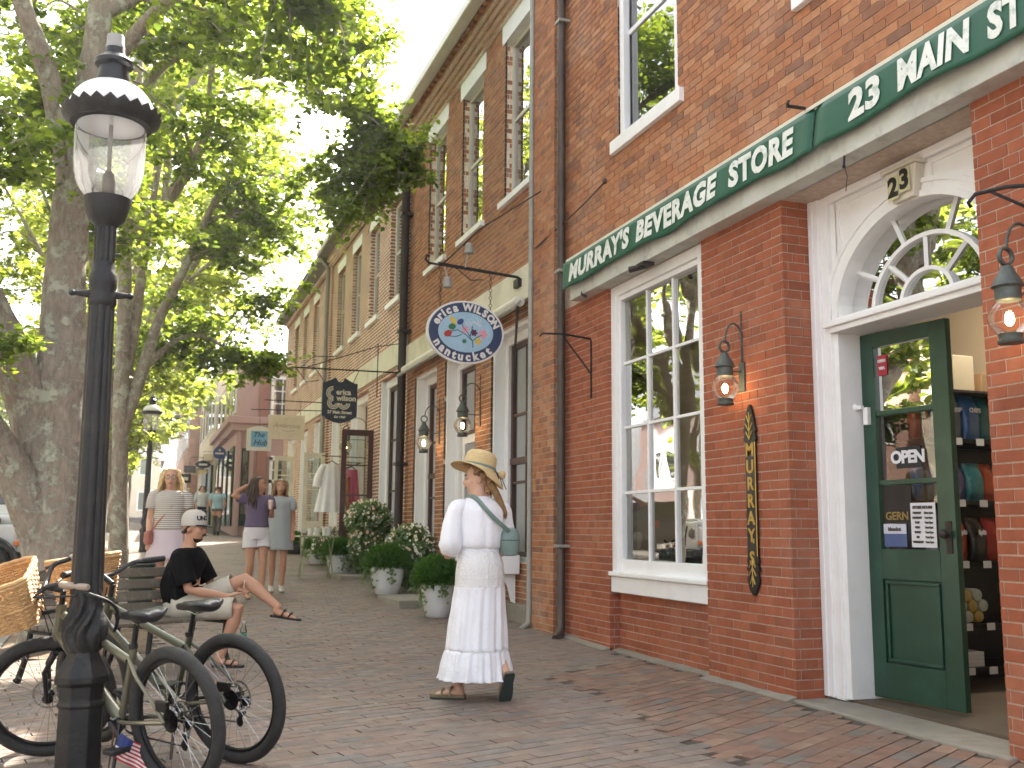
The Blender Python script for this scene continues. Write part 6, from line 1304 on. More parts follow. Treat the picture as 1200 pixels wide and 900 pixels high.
def shell(name, root, m_, rings, folds=0, amp=0, seed=0, cap=False, solid=.004, ang=80):
    out = []
    for i, r_ in enumerate(rings):
        n = len(r_); c = sum((Vector(p) for p in r_), Vector()) / n; q = []
        for j, p in enumerate(r_):
            p = Vector(p); a = 2 * math.pi * j / n; t = i / max(1, len(rings) - 1); f = 1 + amp(t) * (math.sin(folds * a + seed) * .6 + .5 * math.sin(folds * 1.7 * a + 2.1 * seed + t * 2) + .5 * mnoise.noise((math.cos(a) * 3, math.sin(a) * 3, t * 4 + seed))) if amp else 1
            q.append(c + (p - c) * f)
        out.append(q)
    o = MB().loft(out, cap).build(name, m_, root, smooth=True, local=True, ang=ang)
    if solid: sm = o.modifiers.new('s', 'SOLIDIFY'); sm.thickness = solid; sm.offset = 1
    return o
def interp_rings(rows, n=40, yaw=0, sub=4):
    """rows: (cx,cy,z,rx,ry) -> smooth rings"""
    P, _ = smoothpath([Vector(r_[:3]) for r_ in rows], [0] * len(rows), sub); A, _ = smoothpath([Vector((r_[3], r_[4], 0)) for r_ in rows], [0] * len(rows), sub)
    return [ering(p, a.x, a.y, n, yaw) for p, a in zip(P, A)]
# ---- woman in white, seen from behind (facing +Y locally)
M['linen'] = linenmat('linen', 'f0f0f5', .45); M['linen2'] = linenmat('linen2', 'ececf0', .7); M['lace'] = linenmat('lace', 'e4e2e1', .9)
M['straw'] = mat('straw', 'cdb483', .8, .12, 30, .6, 90, stretch=(1, 1, 3)); M['sage'] = mat('sage', '6f837d', .5, .1, 8, .1, 50); M['cork'] = mat('cork', '7a6a52', .8, .15, 30); M['sole'] = mat('sole', '2f3b38', .8, .15, 20, .3, 90); M['suede'] = mat('suede', 'b3a88f', .9, .1, 20)
wl = Vector((2.27, 6.82, 0)); wl.z = gz(wl.x, wl.y)
ww = thing('person', wl, 'woman in white blouse and long tiered white skirt with straw hat, walking away', 'person', rz=R(8))
RhW = Matrix.Rotation(R(62), 3, 'Z') @ Matrix.Rotation(R(-4), 3, 'X'); hcW = Vector((-.01, .03, 1.53))
k = dict(pelvis=(0, 0, .92), neck=(0, .02, 1.405), head=hcW, shl=(-.165, .01, 1.335), ell=(-.225, .02, 1.08), wrl=(-.15, .2, 1.02), shr=(.165, .01, 1.335), elr=(.215, .06, 1.08), wrr=(.15, .25, 1.06), hpl=(-.085, 0, .87), knl=(-.1, .1, .48), anl=(-.11, .1, .085), hpr=(.085, 0, .87), knr=(.11, .04, .5), anr=(.115, -.18, .2), ftl=(-.75, .65, 0), ftr=(.1, .5, 0), fpr=-1.6)
mb = MB(); P_ = headgeo(mb, hcW, RhW, .98); standing(mb, k, .95); remesh(mb, 'body', M['skin_pale'], ww, .01)
facefeat(ww, P_, RhW, .98, 'hair_dblond')
# hair: low ponytail
hairlocks(ww, P_, RhW, M['hair_dblond'], .07, 26, 3, .01)
MB().tube(smoothpath([hcW + Vector((.05, -.09, -.03)), hcW + Vector((.09, -.1, -.09)), hcW + Vector((.13, -.1, -.16)), hcW + Vector((.17, -.1, -.24)), hcW + Vector((.175, -.1, -.28))], [.03, .026, .024, .016, .004], 4)[0], smoothpath([Vector((0, 0, 0))] * 5, [.032, .028, .026, .018, .003], 4)[1], 9).build('ponytail', M['hair_dblond'], ww, smooth=True, local=True)
# blouse
rows = [(0, .01, .985, .155, .12), (0, .01, 1.005, .143, .11), (0, .01, 1.04, .143, .11), (0, .0, 1.06, .156, .122), (0, -.005, 1.13, .16, .126), (0, 0, 1.22, .164, .126), (0, .005, 1.3, .172, .124), (0, .01, 1.345, .163, .11), (0, .015, 1.375, .135, .092), (0, .018, 1.395, .088, .075), (0, .02, 1.405, .07, .066)]
shell('blouse', ww, M['linen'], interp_rings(rows, 56, 0, 3), 9, lambda t: .05 * math.sin(math.pi * min(1, t * 1.25)) , 1.3)
MB().torus((0, .01, 1.022), 1, .011, Matrix(((.146, 0, 0), (0, .113, 0), (0, 0, 1))), 40, 6, sx=1.6).build('waistband', M['linen2'], ww, smooth=True, local=True)
for q in ('l', 'r'):
    S0, E0, W0 = (Vector(k[n + q]) for n in ('sh', 'el', 'wr')); sg = -1 if q == 'l' else 1
    pts = [S0 + Vector((-sg * .05, 0, .0)), S0 + Vector((sg * .01, 0, -.02)), S0.lerp(E0, .35) + Vector((sg * .012, 0, .0)), S0.lerp(E0, .75) + Vector((sg * .012, -.005, 0)), E0 + Vector((sg * .0, -.01, -.015)), E0.lerp(W0, .22), E0.lerp(W0, .42), E0.lerp(W0, .5), E0.lerp(W0, .62)]; rad = [.05, .066, .071, .078, .08, .078, .058, .044, .043]
    Pp, rr2 = smoothpath(pts, rad, 4); m2 = MB(); m2.tube(Pp, rr2, 28, cap=False)
    for i in range(len(m2.v)):
        ring = i // 28; j = i % 28; c_ = Pp[ring]; v = Vector(m2.v[i]); f = 1 + .05 * math.sin(7 * 2 * math.pi * j / 28 + ring * .3) * min(1, ring / 8) + .1 * mnoise.noise(v * 9); m2.v[i] = tuple(c_ + (v - c_) * f)
    o = m2.build('sleeve', M['linen'], ww, smooth=True, local=True, ang=80); sm = o.modifiers.new('s', 'SOLIDIFY'); sm.thickness = .003
# skirt tiers
sk1 = [(0, .01, 1.02, .14, .108), (0, 0, .95, .163, .13), (0, 0, .88, .172, .143), (0, .0, .8, .175, .148), (0, .0, .775, .176, .15)]
shell('skirt_yoke', ww, M['lace'], interp_rings(sk1, 64, 0, 4), 15, lambda t: .012 + .012 * t, .7)
sk2 = [(0, 0, .775, .176, .15), (0, .01, .72, .182, .157), (-.002, .015, .62, .19, .168), (-.005, .02, .5, .198, .182), (-.008, .02, .34, .206, .194)]
shell('skirt_tier', ww, M['linen'], interp_rings(sk2, 96, 0, 5), 13, lambda t: .03 + .045 * t, 2.2)
sk3 = [(-.008, .02, .34, .204, .192), (-.01, .02, .325, .22, .205), (-.012, .015, .25, .236, .22), (-.015, .01, .17, .248, .232), (-.015, .01, .145, .254, .236)]
o = shell('skirt_ruffle', ww, M['linen2'], interp_rings(sk3, 140, 0, 4), 19, lambda t: .02 + .075 * t, .4)
for i_, z_, a_, b_ in ((0, .777, .179, .153), (1, .835, .178, .151), (2, .342, .209, .197)): MB().torus((0, 0, z_), 1, .004, Matrix(((a_, 0, 0), (0, b_, 0), (0, 0, 1))), 60, 5).build('seam_trim', M['lace'], ww, smooth=True, local=True)
# sandals
for q, an, fw, pit in (('l', Vector(k['anl']), Vector((-.75, .65, 0)).normalized(), 0), ('r', Vector(k['anr']), Vector((.1, .5, -.86)).normalized(), 1)):
    up = Vector((0, 0, 1)) if not pit else Vector((.1, .86, .5)).normalized(); sd2 = fw.cross(up).normalized(); heel = an - fw * .055 - up * .078
    prof = [(-.0, .03), (.02, .036), (.08, .034), (.15, .044), (.2, .046), (.24, .038), (.255, .018)]; L1 = [(x, w_) for x, w_ in prof] + [(x, -w_) for x, w_ in prof[::-1]]
    MB().prism(L1, heel, fw, sd2, up, .022).build('sandal_footbed', M['cork'], ww, local=True, bevel=.004); MB().prism([(x, w_ * 1.04) for x, w_ in L1], heel - up * .009, fw, sd2, up, .009).build('sandal_sole', M['sole'], ww, local=True)
    for x0, h0 in ((.105, .062), (.165, .046)): MB().tube([heel + fw * x0 + sd2 * .045 + up * .015, heel + fw * x0 + sd2 * .03 + up * h0, heel + fw * x0 - sd2 * .03 + up * h0, heel + fw * x0 - sd2 * .045 + up * .015], .016, 6, flat=.3, up=fw).build('sandal_strap', M['suede'], ww, local=True, smooth=True)
    MB().tube([heel + fw * .03 + sd2 * .034 + up * .02, heel + fw * .1 + sd2 * .044 + up * .06, heel + fw * .15 + sd2 * .046 + up * .03], .012, 6, flat=.4, up=sd2).build('sandal_strap', M['suede'], ww, local=True, smooth=True)
# straw hat
RH = Matrix.Rotation(R(62), 3, 'Z') @ Matrix.Rotation(R(-2), 3, 'X') ; RHt = Matrix.Rotation(R(17), 3, 'Y') @ RH; hcx = hcW + Vector((0.0, -.012, .075))
rings = []
for (r_, z_) in ((.185, -.035), (.18, -.028), (.15, -.01), (.112, .004), (.106, .02), (.104, .06), (.098, .1), (.08, .125), (.05, .135), (.02, .136)):
    ring = []
    for j in range(48):
        a = 2 * math.pi * j / 48; f = (r_ - .1) / .085 if r_ > .11 else 0
        zz = z_ + f * (.035 * math.sin(a) * 1 + .04 * max(0, -math.sin(a)) ** 2 * 0 + .018 * math.cos(2 * a + .6) + (-.02 if math.sin(a) < -.3 else 0)); ring.append(hcx + RHt @ Vector((r_ * math.cos(a) * .95, r_ * math.sin(a) * 1.12, zz)))
    rings.append(ring)
o = MB().loft(rings, False).add(rings[-1], [list(range(48))]).build('straw_hat', M['straw'], ww, smooth=True, local=True, ang=80); sm = o.modifiers.new('s', 'SOLIDIFY'); sm.thickness = .004
MB().torus(hcx + RHt @ Vector((0, 0, .018)), 1, .007, RHt @ Matrix(((.104, 0, 0), (0, .123, 0), (0, 0, 1))), 40, 6, sx=1.4).build('hat_band', M['sage'], o, smooth=True, local=True)
tl = hcW + Vector((.115, -.055, .06))
m2 = MB()
for i in range(3): m2.tube([tl, tl + Vector((.012 + .012 * i, -.02, -.045)), tl + Vector((.015 + .028 * i, -.03, -.1 - .015 * i))], [.006, .004, .003], 5)
m2.build('hat_tie', M['hair_brown'], o, smooth=True, local=True); MB().sphere(tl + Vector((.045, -.01, -.025)), .034, 12, 8, sc=(.9, .6, 1)).build('hat_knot', M['straw'], o, smooth=True, local=True)
# crossbody bag
bgp = Vector((.175, -.125, 1.09)); m2 = MB()
MB().tube(smoothpath([(-.09, .03, 1.405), (-.08, -.075, 1.395), (-.03, -.142, 1.315), (.03, -.163, 1.25), (.09, -.17, 1.2), (.15, -.16, 1.16)], [.016] * 6, 4)[0], .017, 8, flat=.25, up=(0, 1, 0)).build('bag_strap', M['sage'], ww, smooth=True, local=True)
rings = [ering(bgp + Vector((0, 0, z_)), a_, b_, 18, R(-25)) for z_, a_, b_ in ((-.1, .03, .02), (-.095, .052, .035), (-.06, .066, .043), (0, .07, .046), (.05, .066, .043), (.085, .05, .033), (.098, .02, .015))]
bo = MB().loft(rings).build('crossbody_bag', M['sage'], ww, smooth=True, local=True); MB().torus(bgp + Vector((0, 0, .01)), 1, .003, Matrix.Rotation(R(-25), 3, 'Z') @ Matrix(((.068, 0, 0), (0, .047, 0), (0, 0, 1))), 30, 5).build('bag_zip', M['sole'], bo, local=True)
# ---- seated man
M['blacktee'] = mat('blacktee', '0e0e10', .9, .15, 5, .3, 25, spec=.15); M['khaki'] = mat('khaki', 'bdb6a6', .9, .08, 5, .4, 30, spec=.15); M['capwhite'] = mat('capwhite', 'bdb7ae', .8, .05, 8); M['capdark'] = mat('capdark', '17181b', .7, .1)
mloc = bp(.52, -.02, 0); mloc.z = gz(mloc.x, mloc.y); face_yaw = math.atan2(-.94, -.34) ; # local +Y -> world (.94,-.34)
mn = thing('person', mloc, 'bearded man in black t-shirt, pale cap and shorts sitting with legs crossed on the bench', 'person', rz=math.atan2(-.945, -.32))
RhM = Matrix.Rotation(R(-12), 3, 'Z'); hcM = Vector((0, .05, 1.18))
k = dict(male=1, pelvis=(0, -.02, .53), neck=(0, .01, 1.0), head=hcM, shl=(-.2, .02, .94), ell=(-.24, .16, .68), wrl=(-.1, .4, .63), shr=(.2, .0, .93), elr=(.25, .1, .66), wrr=(.12, .4, .6), hpl=(-.1, .02, .5), knl=(-.07, .5, .74), anl=(.0, .82, .5), hpr=(.1, .02, .5), knr=(.12, .5, .5), anr=(.1, .36, .09), ftl=(.05, .9, -.1), ftr=(.05, 1, 0), fpl=-.12, hdl=(.3, .6, .1), hdr=(-.3, .6, .2))
mb = MB(); P_ = headgeo(mb, hcM, RhM, 1.04); standing(mb, k, 1.06); remesh(mb, 'body', M['skin_tan'], mn, .0105)
facefeat(mn, P_, RhM, 1.04, 'hair_dark')
# beard as a close shell
rings = []
for i in range(6):
    t_ = R(4 + 9.5 * i); rings.append([P_(math.sin(t_) * .0625 * math.cos(a), .021 + math.sin(t_) * .0745 * math.sin(a), -.037 - math.cos(t_) * .0845 + (.0 if math.sin(a) > -.2 else .03 * i / 5)) for a in [2 * math.pi * j / 26 for j in range(26)]])
MB().loft(rings).tube([P_(-.028, .094, -.06), P_(0, .1, -.046), P_(.028, .094, -.06)], [.006, .007, .006], 6).build('beard', M['hair_dark'], mn, smooth=True, local=True)
MB().tube([P_(-.077, -.005, .02), P_(-.07, -.05, -.02), P_(-.03, -.09, -.03), P_(.03, -.09, -.03), P_(.07, -.05, -.02), P_(.077, -.005, .02)], .014, 8).build('short_hair', M['hair_dark'], mn, smooth=True, local=True)
rows = [(0, .0, .5, .19, .15), (0, -.03, .6, .2, .16), (0, -.05, .7, .195, .155), (0, -.02, .82, .205, .155), (0, .01, .9, .215, .15), (0, .02, .95, .2, .13), (0, .03, .985, .14, .1), (0, .04, 1.01, .085, .075)]
shell('tshirt', mn, M['blacktee'], interp_rings(rows, 40, 0, 3), 5, lambda t: .03 * (1 - t), .5)
for q, sg in (('l', -1), ('r', 1)):
    S0, E0 = Vector(k['sh' + q]), Vector(k['el' + q]); Pp, rr2 = smoothpath([S0 + Vector((-sg * .06, 0, 0)), S0 + Vector((sg * .01, 0, -.01)), S0.lerp(E0, .45), S0.lerp(E0, .85)], [.08, .086, .085, .082], 3); o = MB().tube(Pp, rr2, 16, cap=False).build('sleeve', M['blacktee'], mn, smooth=True, local=True); sm = o.modifiers.new('s', 'SOLIDIFY'); sm.thickness = .004
for q in ('l', 'r'):
    Hp, Kn = Vector(k['hp' + q]), Vector(k['kn' + q]); Pp, rr2 = smoothpath([Hp + Vector((0, -.08, .01)), Hp + Vector((0, .05, .01)), Hp.lerp(Kn, .5), Hp.lerp(Kn, .93 if q == 'r' else .8)], [.12, .118, .105, .09], 4); m2 = MB().tube(Pp, rr2, 22, cap=False)
    for i in range(len(m2.v)): v = Vector(m2.v[i]); c_ = Pp[i // 22]; m2.v[i] = tuple(c_ + (v - c_) * (1 + .1 * mnoise.noise(v * 11)))
    o = m2.build('shorts_leg', M['khaki'], mn, smooth=True, local=True); sm = o.modifiers.new('s', 'SOLIDIFY'); sm.thickness = .004
shell('shorts_seat', mn, M['khaki'], interp_rings([(0, -.02, .43, .17, .14), (0, -.02, .5, .195, .16), (0, -.02, .57, .19, .15)], 30, 0, 3), cap=True, solid=0)
# cap
cz_ = hcM + Vector((0, -.005, .06)); rings = []
for (r_, z_) in ((.103, -.035), (.105, 0), (.1, .045), (.08, .085), (.045, .105), (.01, .11)): rings.append([cz_ + RhM @ Vector((r_ * .92 * math.cos(a), r_ * 1.12 * math.sin(a), z_)) for a in [2 * math.pi * j / 28 for j in range(28)]])
co = MB().loft(rings, True).build('cap', M['capwhite'], mn, smooth=True, local=True, ang=80)
bm2 = MB(); br_ = []
for i in range(13):
    a = R(20 + 140 * i / 12); br_.append([cz_ + RhM @ Vector((.092 * math.cos(a), .112 * math.sin(a), -.025)), cz_ + RhM @ Vector((.09 * math.cos(a), .112 * math.sin(a) + .085 * math.sin(R(180 * i / 12)), -.03 - .012 * math.sin(R(180 * i / 12)))), cz_ + RhM @ Vector((.09 * math.cos(a), .112 * math.sin(a) + .085 * math.sin(R(180 * i / 12)), -.037 - .012 * math.sin(R(180 * i / 12)))), cz_ + RhM @ Vector((.092 * math.cos(a), .112 * math.sin(a), -.033))])
bm2.loft(br_).build('cap_peak', M['capdark'], co, smooth=True, local=True)
m2 = MB()
for i, ch in enumerate('UNT'):
    a = R(66 + 21 * (i - 1)); p = cz_ + RhM @ Vector((.1 * .95 * math.cos(a), .113 * math.sin(a), .03)); addtext(m2, ch, .055, p, (RhM @ Vector((-math.sin(a), math.cos(a), 0))), (RhM @ Vector((-.3 * math.cos(a), -.3 * math.sin(a), .95))), ext=.003, off=.002)
m2.build('cap_lettering', M['capdark'], co, local=True)
for an, fw in ((Vector(k['anl']), Vector((.05, .9, -.12)).normalized()), (Vector(k['anr']), Vector((.05, 1, 0)).normalized())):
    up = Vector((0, -fw.z * .5, 1)).normalized(); s2 = fw.cross(up).normalized(); heel = an - fw * .06 - up * .087; prof = [(0, .03), (.02, .037), (.08, .036), (.16, .047), (.22, .047), (.26, .035), (.27, .015)]
    MB().prism([(x, w_) for x, w_ in prof] + [(x, -w_) for x, w_ in prof[::-1]], heel, fw, s2, up, .018).build('sandal_sole', M['capdark'], mn, local=True)
    for x0, h0 in ((.1, .07), (.16, .052)): MB().tube([heel + fw * x0 + s2 * .045 + up * .015, heel + fw * (x0 + .02) + s2 * .03 + up * h0, heel + fw * (x0 + .02) - s2 * .03 + up * h0, heel + fw * x0 - s2 * .045 + up * .015], .015, 6, flat=.35, up=fw).build('sandal_strap', M['hair_brown'], mn, smooth=True, local=True)
MB().tube([Vector((-.02, .5, .66)), Vector((.02, .52, .73))], .005, 6).build('cigarette', M['signwhite'], mn, local=True)
# ---- generic standing walkers
def walker(label, x, y, yaw, s, skin, clothes, hair, arms='down', hyaw=0, stride=.12, seed=1, male=False, detail=True):
    """yaw: direction faced, degrees from +Y towards +X (180 = towards the camera)"""
    t = thing('person', (x, y, gz(x, y)), label, 'person', 'people on the sidewalk', rz=R(-yaw)); f = stride
    k = dict(male=male, pelvis=(0, 0, .93), neck=(0, .01, 1.42), head=Vector((0, .03, 1.555)), hpl=(-.085, 0, .88), knl=(-.08, .06 + f * .5, .49), anl=(-.075, f, .085), hpr=(.085, 0, .88), knr=(.08, .05, .49), anr=(.075, -f, .085 + .04 * (f > .1)), shl=(-.17, 0, 1.36), shr=(.17, 0, 1.36), ell=(-.21, -.02, 1.1), wrl=(-.2, .08, .88), elr=(.21, -.02, 1.1), wrr=(.2, .06, .88), fpr=-.35 if f > .1 else 0)
    if male: k.update(shl=(-.2, 0, 1.38), shr=(.2, 0, 1.38), ell=(-.25, -.02, 1.1), elr=(.25, -.02, 1.1))
    if arms == 'hair_cup': k.update(ell=(.17, 0, 0)); k.update(shr=(.17, 0, 1.36), elr=(.36, .02, 1.42), wrr=(.14, -.05, 1.56), hdr=(-.9, -.2, .3), ell=(-.2, .02, 1.12), wrl=(-.14, .2, 1.24), hdl=(.3, .5, .5))
    if arms == 'bag': k.update(ell=(-.22, .0, 1.1), wrl=(-.2, .12, .9))
    k = {a: (tuple(q * s for q in b) if isinstance(b, (tuple, Vector)) and a[:2] not in ('ft', 'fp', 'hd') else b) for a, b in k.items()}; k['head'] = Vector(k['head'])
    Rh = Matrix.Rotation(R(-hyaw), 3, 'Z'); mb = MB(); P = headgeo(mb, k['head'], Rh, s); standing(mb, k, s); remesh(mb, 'body', M[skin], t, .012 if detail else .02)
    if detail: facefeat(t, P, Rh, s, 'hair_brown' if hair[0] != 'hair_blond' else 'hair_dblond')
    hairlocks(t, P, Rh, M[hair[0]], hair[1], hair[2], seed, hair[3])
    def rows(rs): return interp_rings([(a * s, b * s, c_ * s, d_ * s, e_ * s) for a, b, c_, d_, e_ in rs], 36, 0, 3)
    for kind, m_ in clothes:
        if kind == 'tee' or kind == 'dress':
            base = [(0, 0, .98, .165, .13), (0, 0, 1.1, .15, .118), (0, 0, 1.22, .165, .13), (0, .01, 1.32, .172, .125), (0, .01, 1.385, .15, .1), (0, .01, 1.42, .09, .075)]
            if male: base = [(a, b, c_, d_ * 1.15, e_ * 1.1) for a, b, c_, d_, e_ in base]; base[0] = (0, 0, .9, .2, .15)
            if kind == 'dress': base = [(0, 0, .62, .225, .19), (0, 0, .75, .21, .175), (0, 0, .9, .195, .16), (0, 0, 1.05, .175, .14)] + base[2:]
            shell('dress' if kind == 'dress' else 'tshirt', t, M[m_], rows(base), 5, lambda t_: .03 * (1 - t_) + .008, seed)
            for q, sg in (('l', -1), ('r', 1)):
                S0, E0 = Vector(k['sh' + q]), Vector(k['el' + q]); L2 = .98 if (male and m_ == 'shirtwhite') else .55; o = MB().tube(smoothpath([S0 + Vector((-sg * .05, 0, 0)), S0, S0.lerp(E0, L2)], [.06 * s, .068 * s, .07 * s], 3)[0], smoothpath([Vector((0, 0, 0))] * 3, [.062 * s, .07 * s, .072 * s], 3)[1], 14, cap=False).build('sleeve', M[m_], t, smooth=True, local=True); sm = o.modifiers.new('s', 'SOLIDIFY'); sm.thickness = .004
        if kind == 'skirt': shell('skirt', t, M[m_], rows([(0, 0, .66, .235, .2), (0, 0, .8, .205, .165), (0, 0, .92, .18, .14), (0, 0, 1.02, .15, .115)]), 9, lambda t_: .05 * (1 - t_), seed)
        if kind in ('shorts', 'trousers'):
            shell('waist', t, M[m_], rows([(0, 0, .82, .178, .14), (0, 0, .92, .178, .14), (0, 0, 1.03, .15, .12)]), cap=True, solid=0)
            for q in ('l', 'r'):
                Hp, Kn, An = Vector(k['hp' + q]), Vector(k['kn' + q]), Vector(k['an' + q]); pts, rd = ([Hp + Vector((0, 0, .04)), Hp.lerp(Kn, .3), Hp.lerp(Kn, .48)], [.1, .105, .112]) if kind == 'shorts' else ([Hp + Vector((0, 0, .04)), Kn, An + Vector((0, 0, .02))], [.1, .075, .07]); o = MB().tube(*[smoothpath(pts, [r_ * s for r_ in rd], 4)[i] for i in (0, 1)], 16, cap=False).build(kind + '_leg', M[m_], t, smooth=True, local=True); sm = o.modifiers.new('s', 'SOLIDIFY'); sm.thickness = .004
        if kind == 'shoes':
            for q in ('l', 'r'):
                an = Vector(k['an' + q]); m2 = MB(); pit = -.35 if q == 'r' and f > .1 else 0; foot(m2, an + Vector((0, 0, -.005)), (0, 1, 0), s * 1.22, pit); remesh(m2, 'shoe', M[m_], t, .012, 2)
        if kind == 'strap': MB().tube([Vector((-.1, .0, 1.42)) * s, Vector((-.03, .13, 1.25)) * s, Vector((.12, .1, 1.05)) * s, Vector((.19, .04, .95)) * s], .012, 6, flat=.3).build('bag_strap', M[m_], t, smooth=True, local=True); rings = [ering(Vector((.2, .06, z_)) * s, a_, b_, 14) for z_, a_, b_ in ((.82, .05, .08), (.86, .06, .1), (.95, .055, .09), (.97, .02, .05))]; MB().loft(rings).build('shoulder_bag', M[m_], t, smooth=True, local=True)
        if kind == 'cup': c_ = Vector(k['wrl']) + Vector((.035, .09, .05)); MB().lathe([(.026, -.06), (.034, .06), (.03, .065), (.001, .066)], c_, 14).build('drink_cup', M[m_], t, smooth=True, local=True)
    return t
def stripemat():
    m = mat('stripes', 'd8d3cc', .9, .04); t = m.node_tree; p = t.nodes['Principled BSDF']; tc = N(t, 'ShaderNodeTexCoord'); sx = N(t, 'ShaderNodeSeparateXYZ'); t.links.new(tc.outputs['Object'], sx.inputs[0])
    mu = N(t, 'ShaderNodeMath', _operation='MULTIPLY'); mu.inputs[1].default_value = 42; fr = N(t, 'ShaderNodeMath', _operation='FRACT'); gt = N(t, 'ShaderNodeMath', _operation='GREATER_THAN'); gt.inputs[1].default_value = .66
    t.links.new(sx.outputs[2], mu.inputs[0]); t.links.new(mu.outputs[0], fr.inputs[0]); t.links.new(fr.outputs[0], gt.inputs[0]); mx = N(t, 'ShaderNodeMix', _data_type='RGBA'); mx.inputs[6].default_value = (*lin('d6d2cc'), 1); mx.inputs[7].default_value = (*lin('77706c'), 1); t.links.new(gt.outputs[0], mx.inputs[0]); t.links.new(mx.outputs[2], p.inputs['Base Color']); return m
M['stripes'] = stripemat(); M['lilac'] = linenmat('lilac', 'd3c6cf', .3); M['purpletee'] = mat('purpletee', '6b6079', .9, .06, 5); M['shortswhite'] = linenmat('shortswhite', 'd9d6da', .3); M['greydress'] = linenmat('greydress', 'adb4b8', .3); M['sneaker'] = mat('sneaker', 'd0cfc4', .7, .1, 8); M['tanbag'] = mat('tanbag', 'a5685a', .6, .1); M['jeans'] = mat('jeans', '2c3548', .9, .1, 8); M['greypants'] = mat('greypants', '5c5752', .9, .1, 8); M['shirtwhite'] = linenmat('shirtwhite', 'd3d8e2', .3); M['shirtblue'] = linenmat('shirtblue', '97b6c6', .3); M['redshirt'] = mat('redshirt', '8e2f35', .9, .1); M['mintshirt'] = mat('mintshirt', 'b9c4b8', .9, .1); M['cuppink'] = mat('cuppink', 'd6b9b4', .4); M['darkshoe'] = mat('darkshoe', '1d1b1a', .6)
walker('blonde woman in glasses, striped tee and pale skirt behind the seated man', .3, 12.6, 186, 1.05, 'skin', [('tee', 'stripes'), ('skirt', 'lilac'), ('strap', 'tanbag'), ('shoes', 'suede')], ('hair_blond', .27, 46, .045), seed=3, stride=.1)
bl = [o for o in bpy.data.objects if o.get('label', '').startswith('blonde woman in glasses')][0]
m2 = MB(); h_ = Vector((0, .03, 1.555)) * 1.05
for q in (-1, 1): m2.torus(h_ + Vector((q * .034, .098, .012)), .023, .0025, Matrix.Rotation(R(90), 3, 'X'), 18, 5); m2.tube([h_ + Vector((q * .055, .098, .014)), h_ + Vector((q * .085, .0, .01))], .002, 4)
m2.tube([h_ + Vector((-.012, .1, .014)), h_ + Vector((.012, .1, .014))], .002, 4).build('glasses', M['darkshoe'], bl, local=True)
walker('brunette woman in purple top and white shorts, one hand in her long hair', 1.5, 14.35, 172, 1.0, 'skin_tan', [('tee', 'purpletee'), ('shorts', 'shortswhite'), ('cup', 'cuppink')], ('hair_brown', .36, 50, .05), arms='hair_cup', hyaw=-55, seed=4, stride=.1)
walker('blonde woman in pale grey shift dress and white sneakers beside the brunette', 1.92, 15.3, 184, .985, 'skin_tan', [('dress', 'greydress'), ('shoes', 'sneaker')], ('hair_dblond', .25, 40, .02), seed=5, stride=.02)
FW = [('man in white shirt and dark jeans striding far up the sidewalk', 2.08, 39.5, 180, 1.02, [('tee', 'shirtwhite'), ('trousers', 'jeans'), ('shoes', 'sneaker')], ('hair_dark', .03, 14, .0), True), ('person in light blue shirt and grey trousers seen from behind far up the sidewalk', 2.42, 36.2, 10, 1.0, [('tee', 'shirtblue'), ('trousers', 'greypants'), ('shoes', 'darkshoe')], ('hair_brown', .03, 14, .0), True), ('person in mint top and white trousers far up the sidewalk', 1.8, 45, 170, .98, [('tee', 'mintshirt'), ('trousers', 'shortswhite'), ('shoes', 'sneaker')], ('hair_blond', .2, 20, .02), False), ('person in red top among the farthest walkers', 1.5, 50, 180, 1.0, [('tee', 'redshirt'), ('trousers', 'jeans'), ('shoes', 'darkshoe')], ('hair_dark', .1, 14, .0), True), ('person in pale shirt near the green shopfront far up', 2.45, 48, 5, 1.0, [('tee', 'shirtwhite'), ('trousers', 'greypants'), ('shoes', 'darkshoe')], ('hair_dark', .03, 14, .0), True), ('person in blue shirt at the far end of the sidewalk', .9, 56, 180, 1.0, [('tee', 'shirtblue'), ('trousers', 'jeans'), ('shoes', 'darkshoe')], ('hair_dark', .03, 14, .0), True)]
for i, (lb, x, y, yw, s, cl, hr, ml) in enumerate(FW): walker(lb, x, y, yw, s, 'skin', cl, hr, seed=10 + i, male=ml, detail=False, stride=.16)
# ------------------------------------------------------------------ shop interior seen through door and window
M['rackmetal'] = mat('rackmetal', '2a2a2a', .4, .15, 10, metal=.7); M['cardboard'] = mat('cardboard', 'b08f68', .9, .1, 6); M['tube'] = mat('tube', 'ffffff', .5, 0, 1, emit=((1, .93, .8), 13)); M['darkpack'] = mat('darkpack', '171513', .4, .15, 10); M['paper'] = mat('paper', 'd8d8dc', .8, .03)
rk = thing('shelf_rack', (5.9, 5.85, .03), 'black wire shelf rack of snacks just inside the open green door', 'shelf'); SH = [.2, .5, .93, 1.36, 1.8]
for x in (5.16, 6.6):
    for y in (5.6, 6.0): MB().tube([(x, y, .03), (x, y, 2.15)], .014, 8).build('post', M['rackmetal'], rk, smooth=True)
for z in SH:
    m_ = MB().box(5.16, 6.6, 5.585, 5.6, z - .03, z).box(5.16, 6.6, 6.0, 6.015, z - .03, z); m_.build('shelf_edge', M['rackmetal'], rk)
    m2 = MB()
    for i in range(40): x = 5.18 + 1.4 * i / 39; m2.box(x - .003, x + .003, 5.6, 6.0, z - .012, z - .004)
    tag(m2.build('shelf_wires', M['rackmetal'], rk), kind='stuff')
    for x in (5.42, 5.62, 5.8, 6.05): MB().box(x, x + .07, 5.574, 5.579, z - .045, z + .005).build('price_tag', M['paper'], rk)
def foilmat(name, c1, c2, sc=6):
    return mat(name, c1, .28, .2, 9, .25, 14, dirt=(c2, .95), dscale=sc, spec=.6)
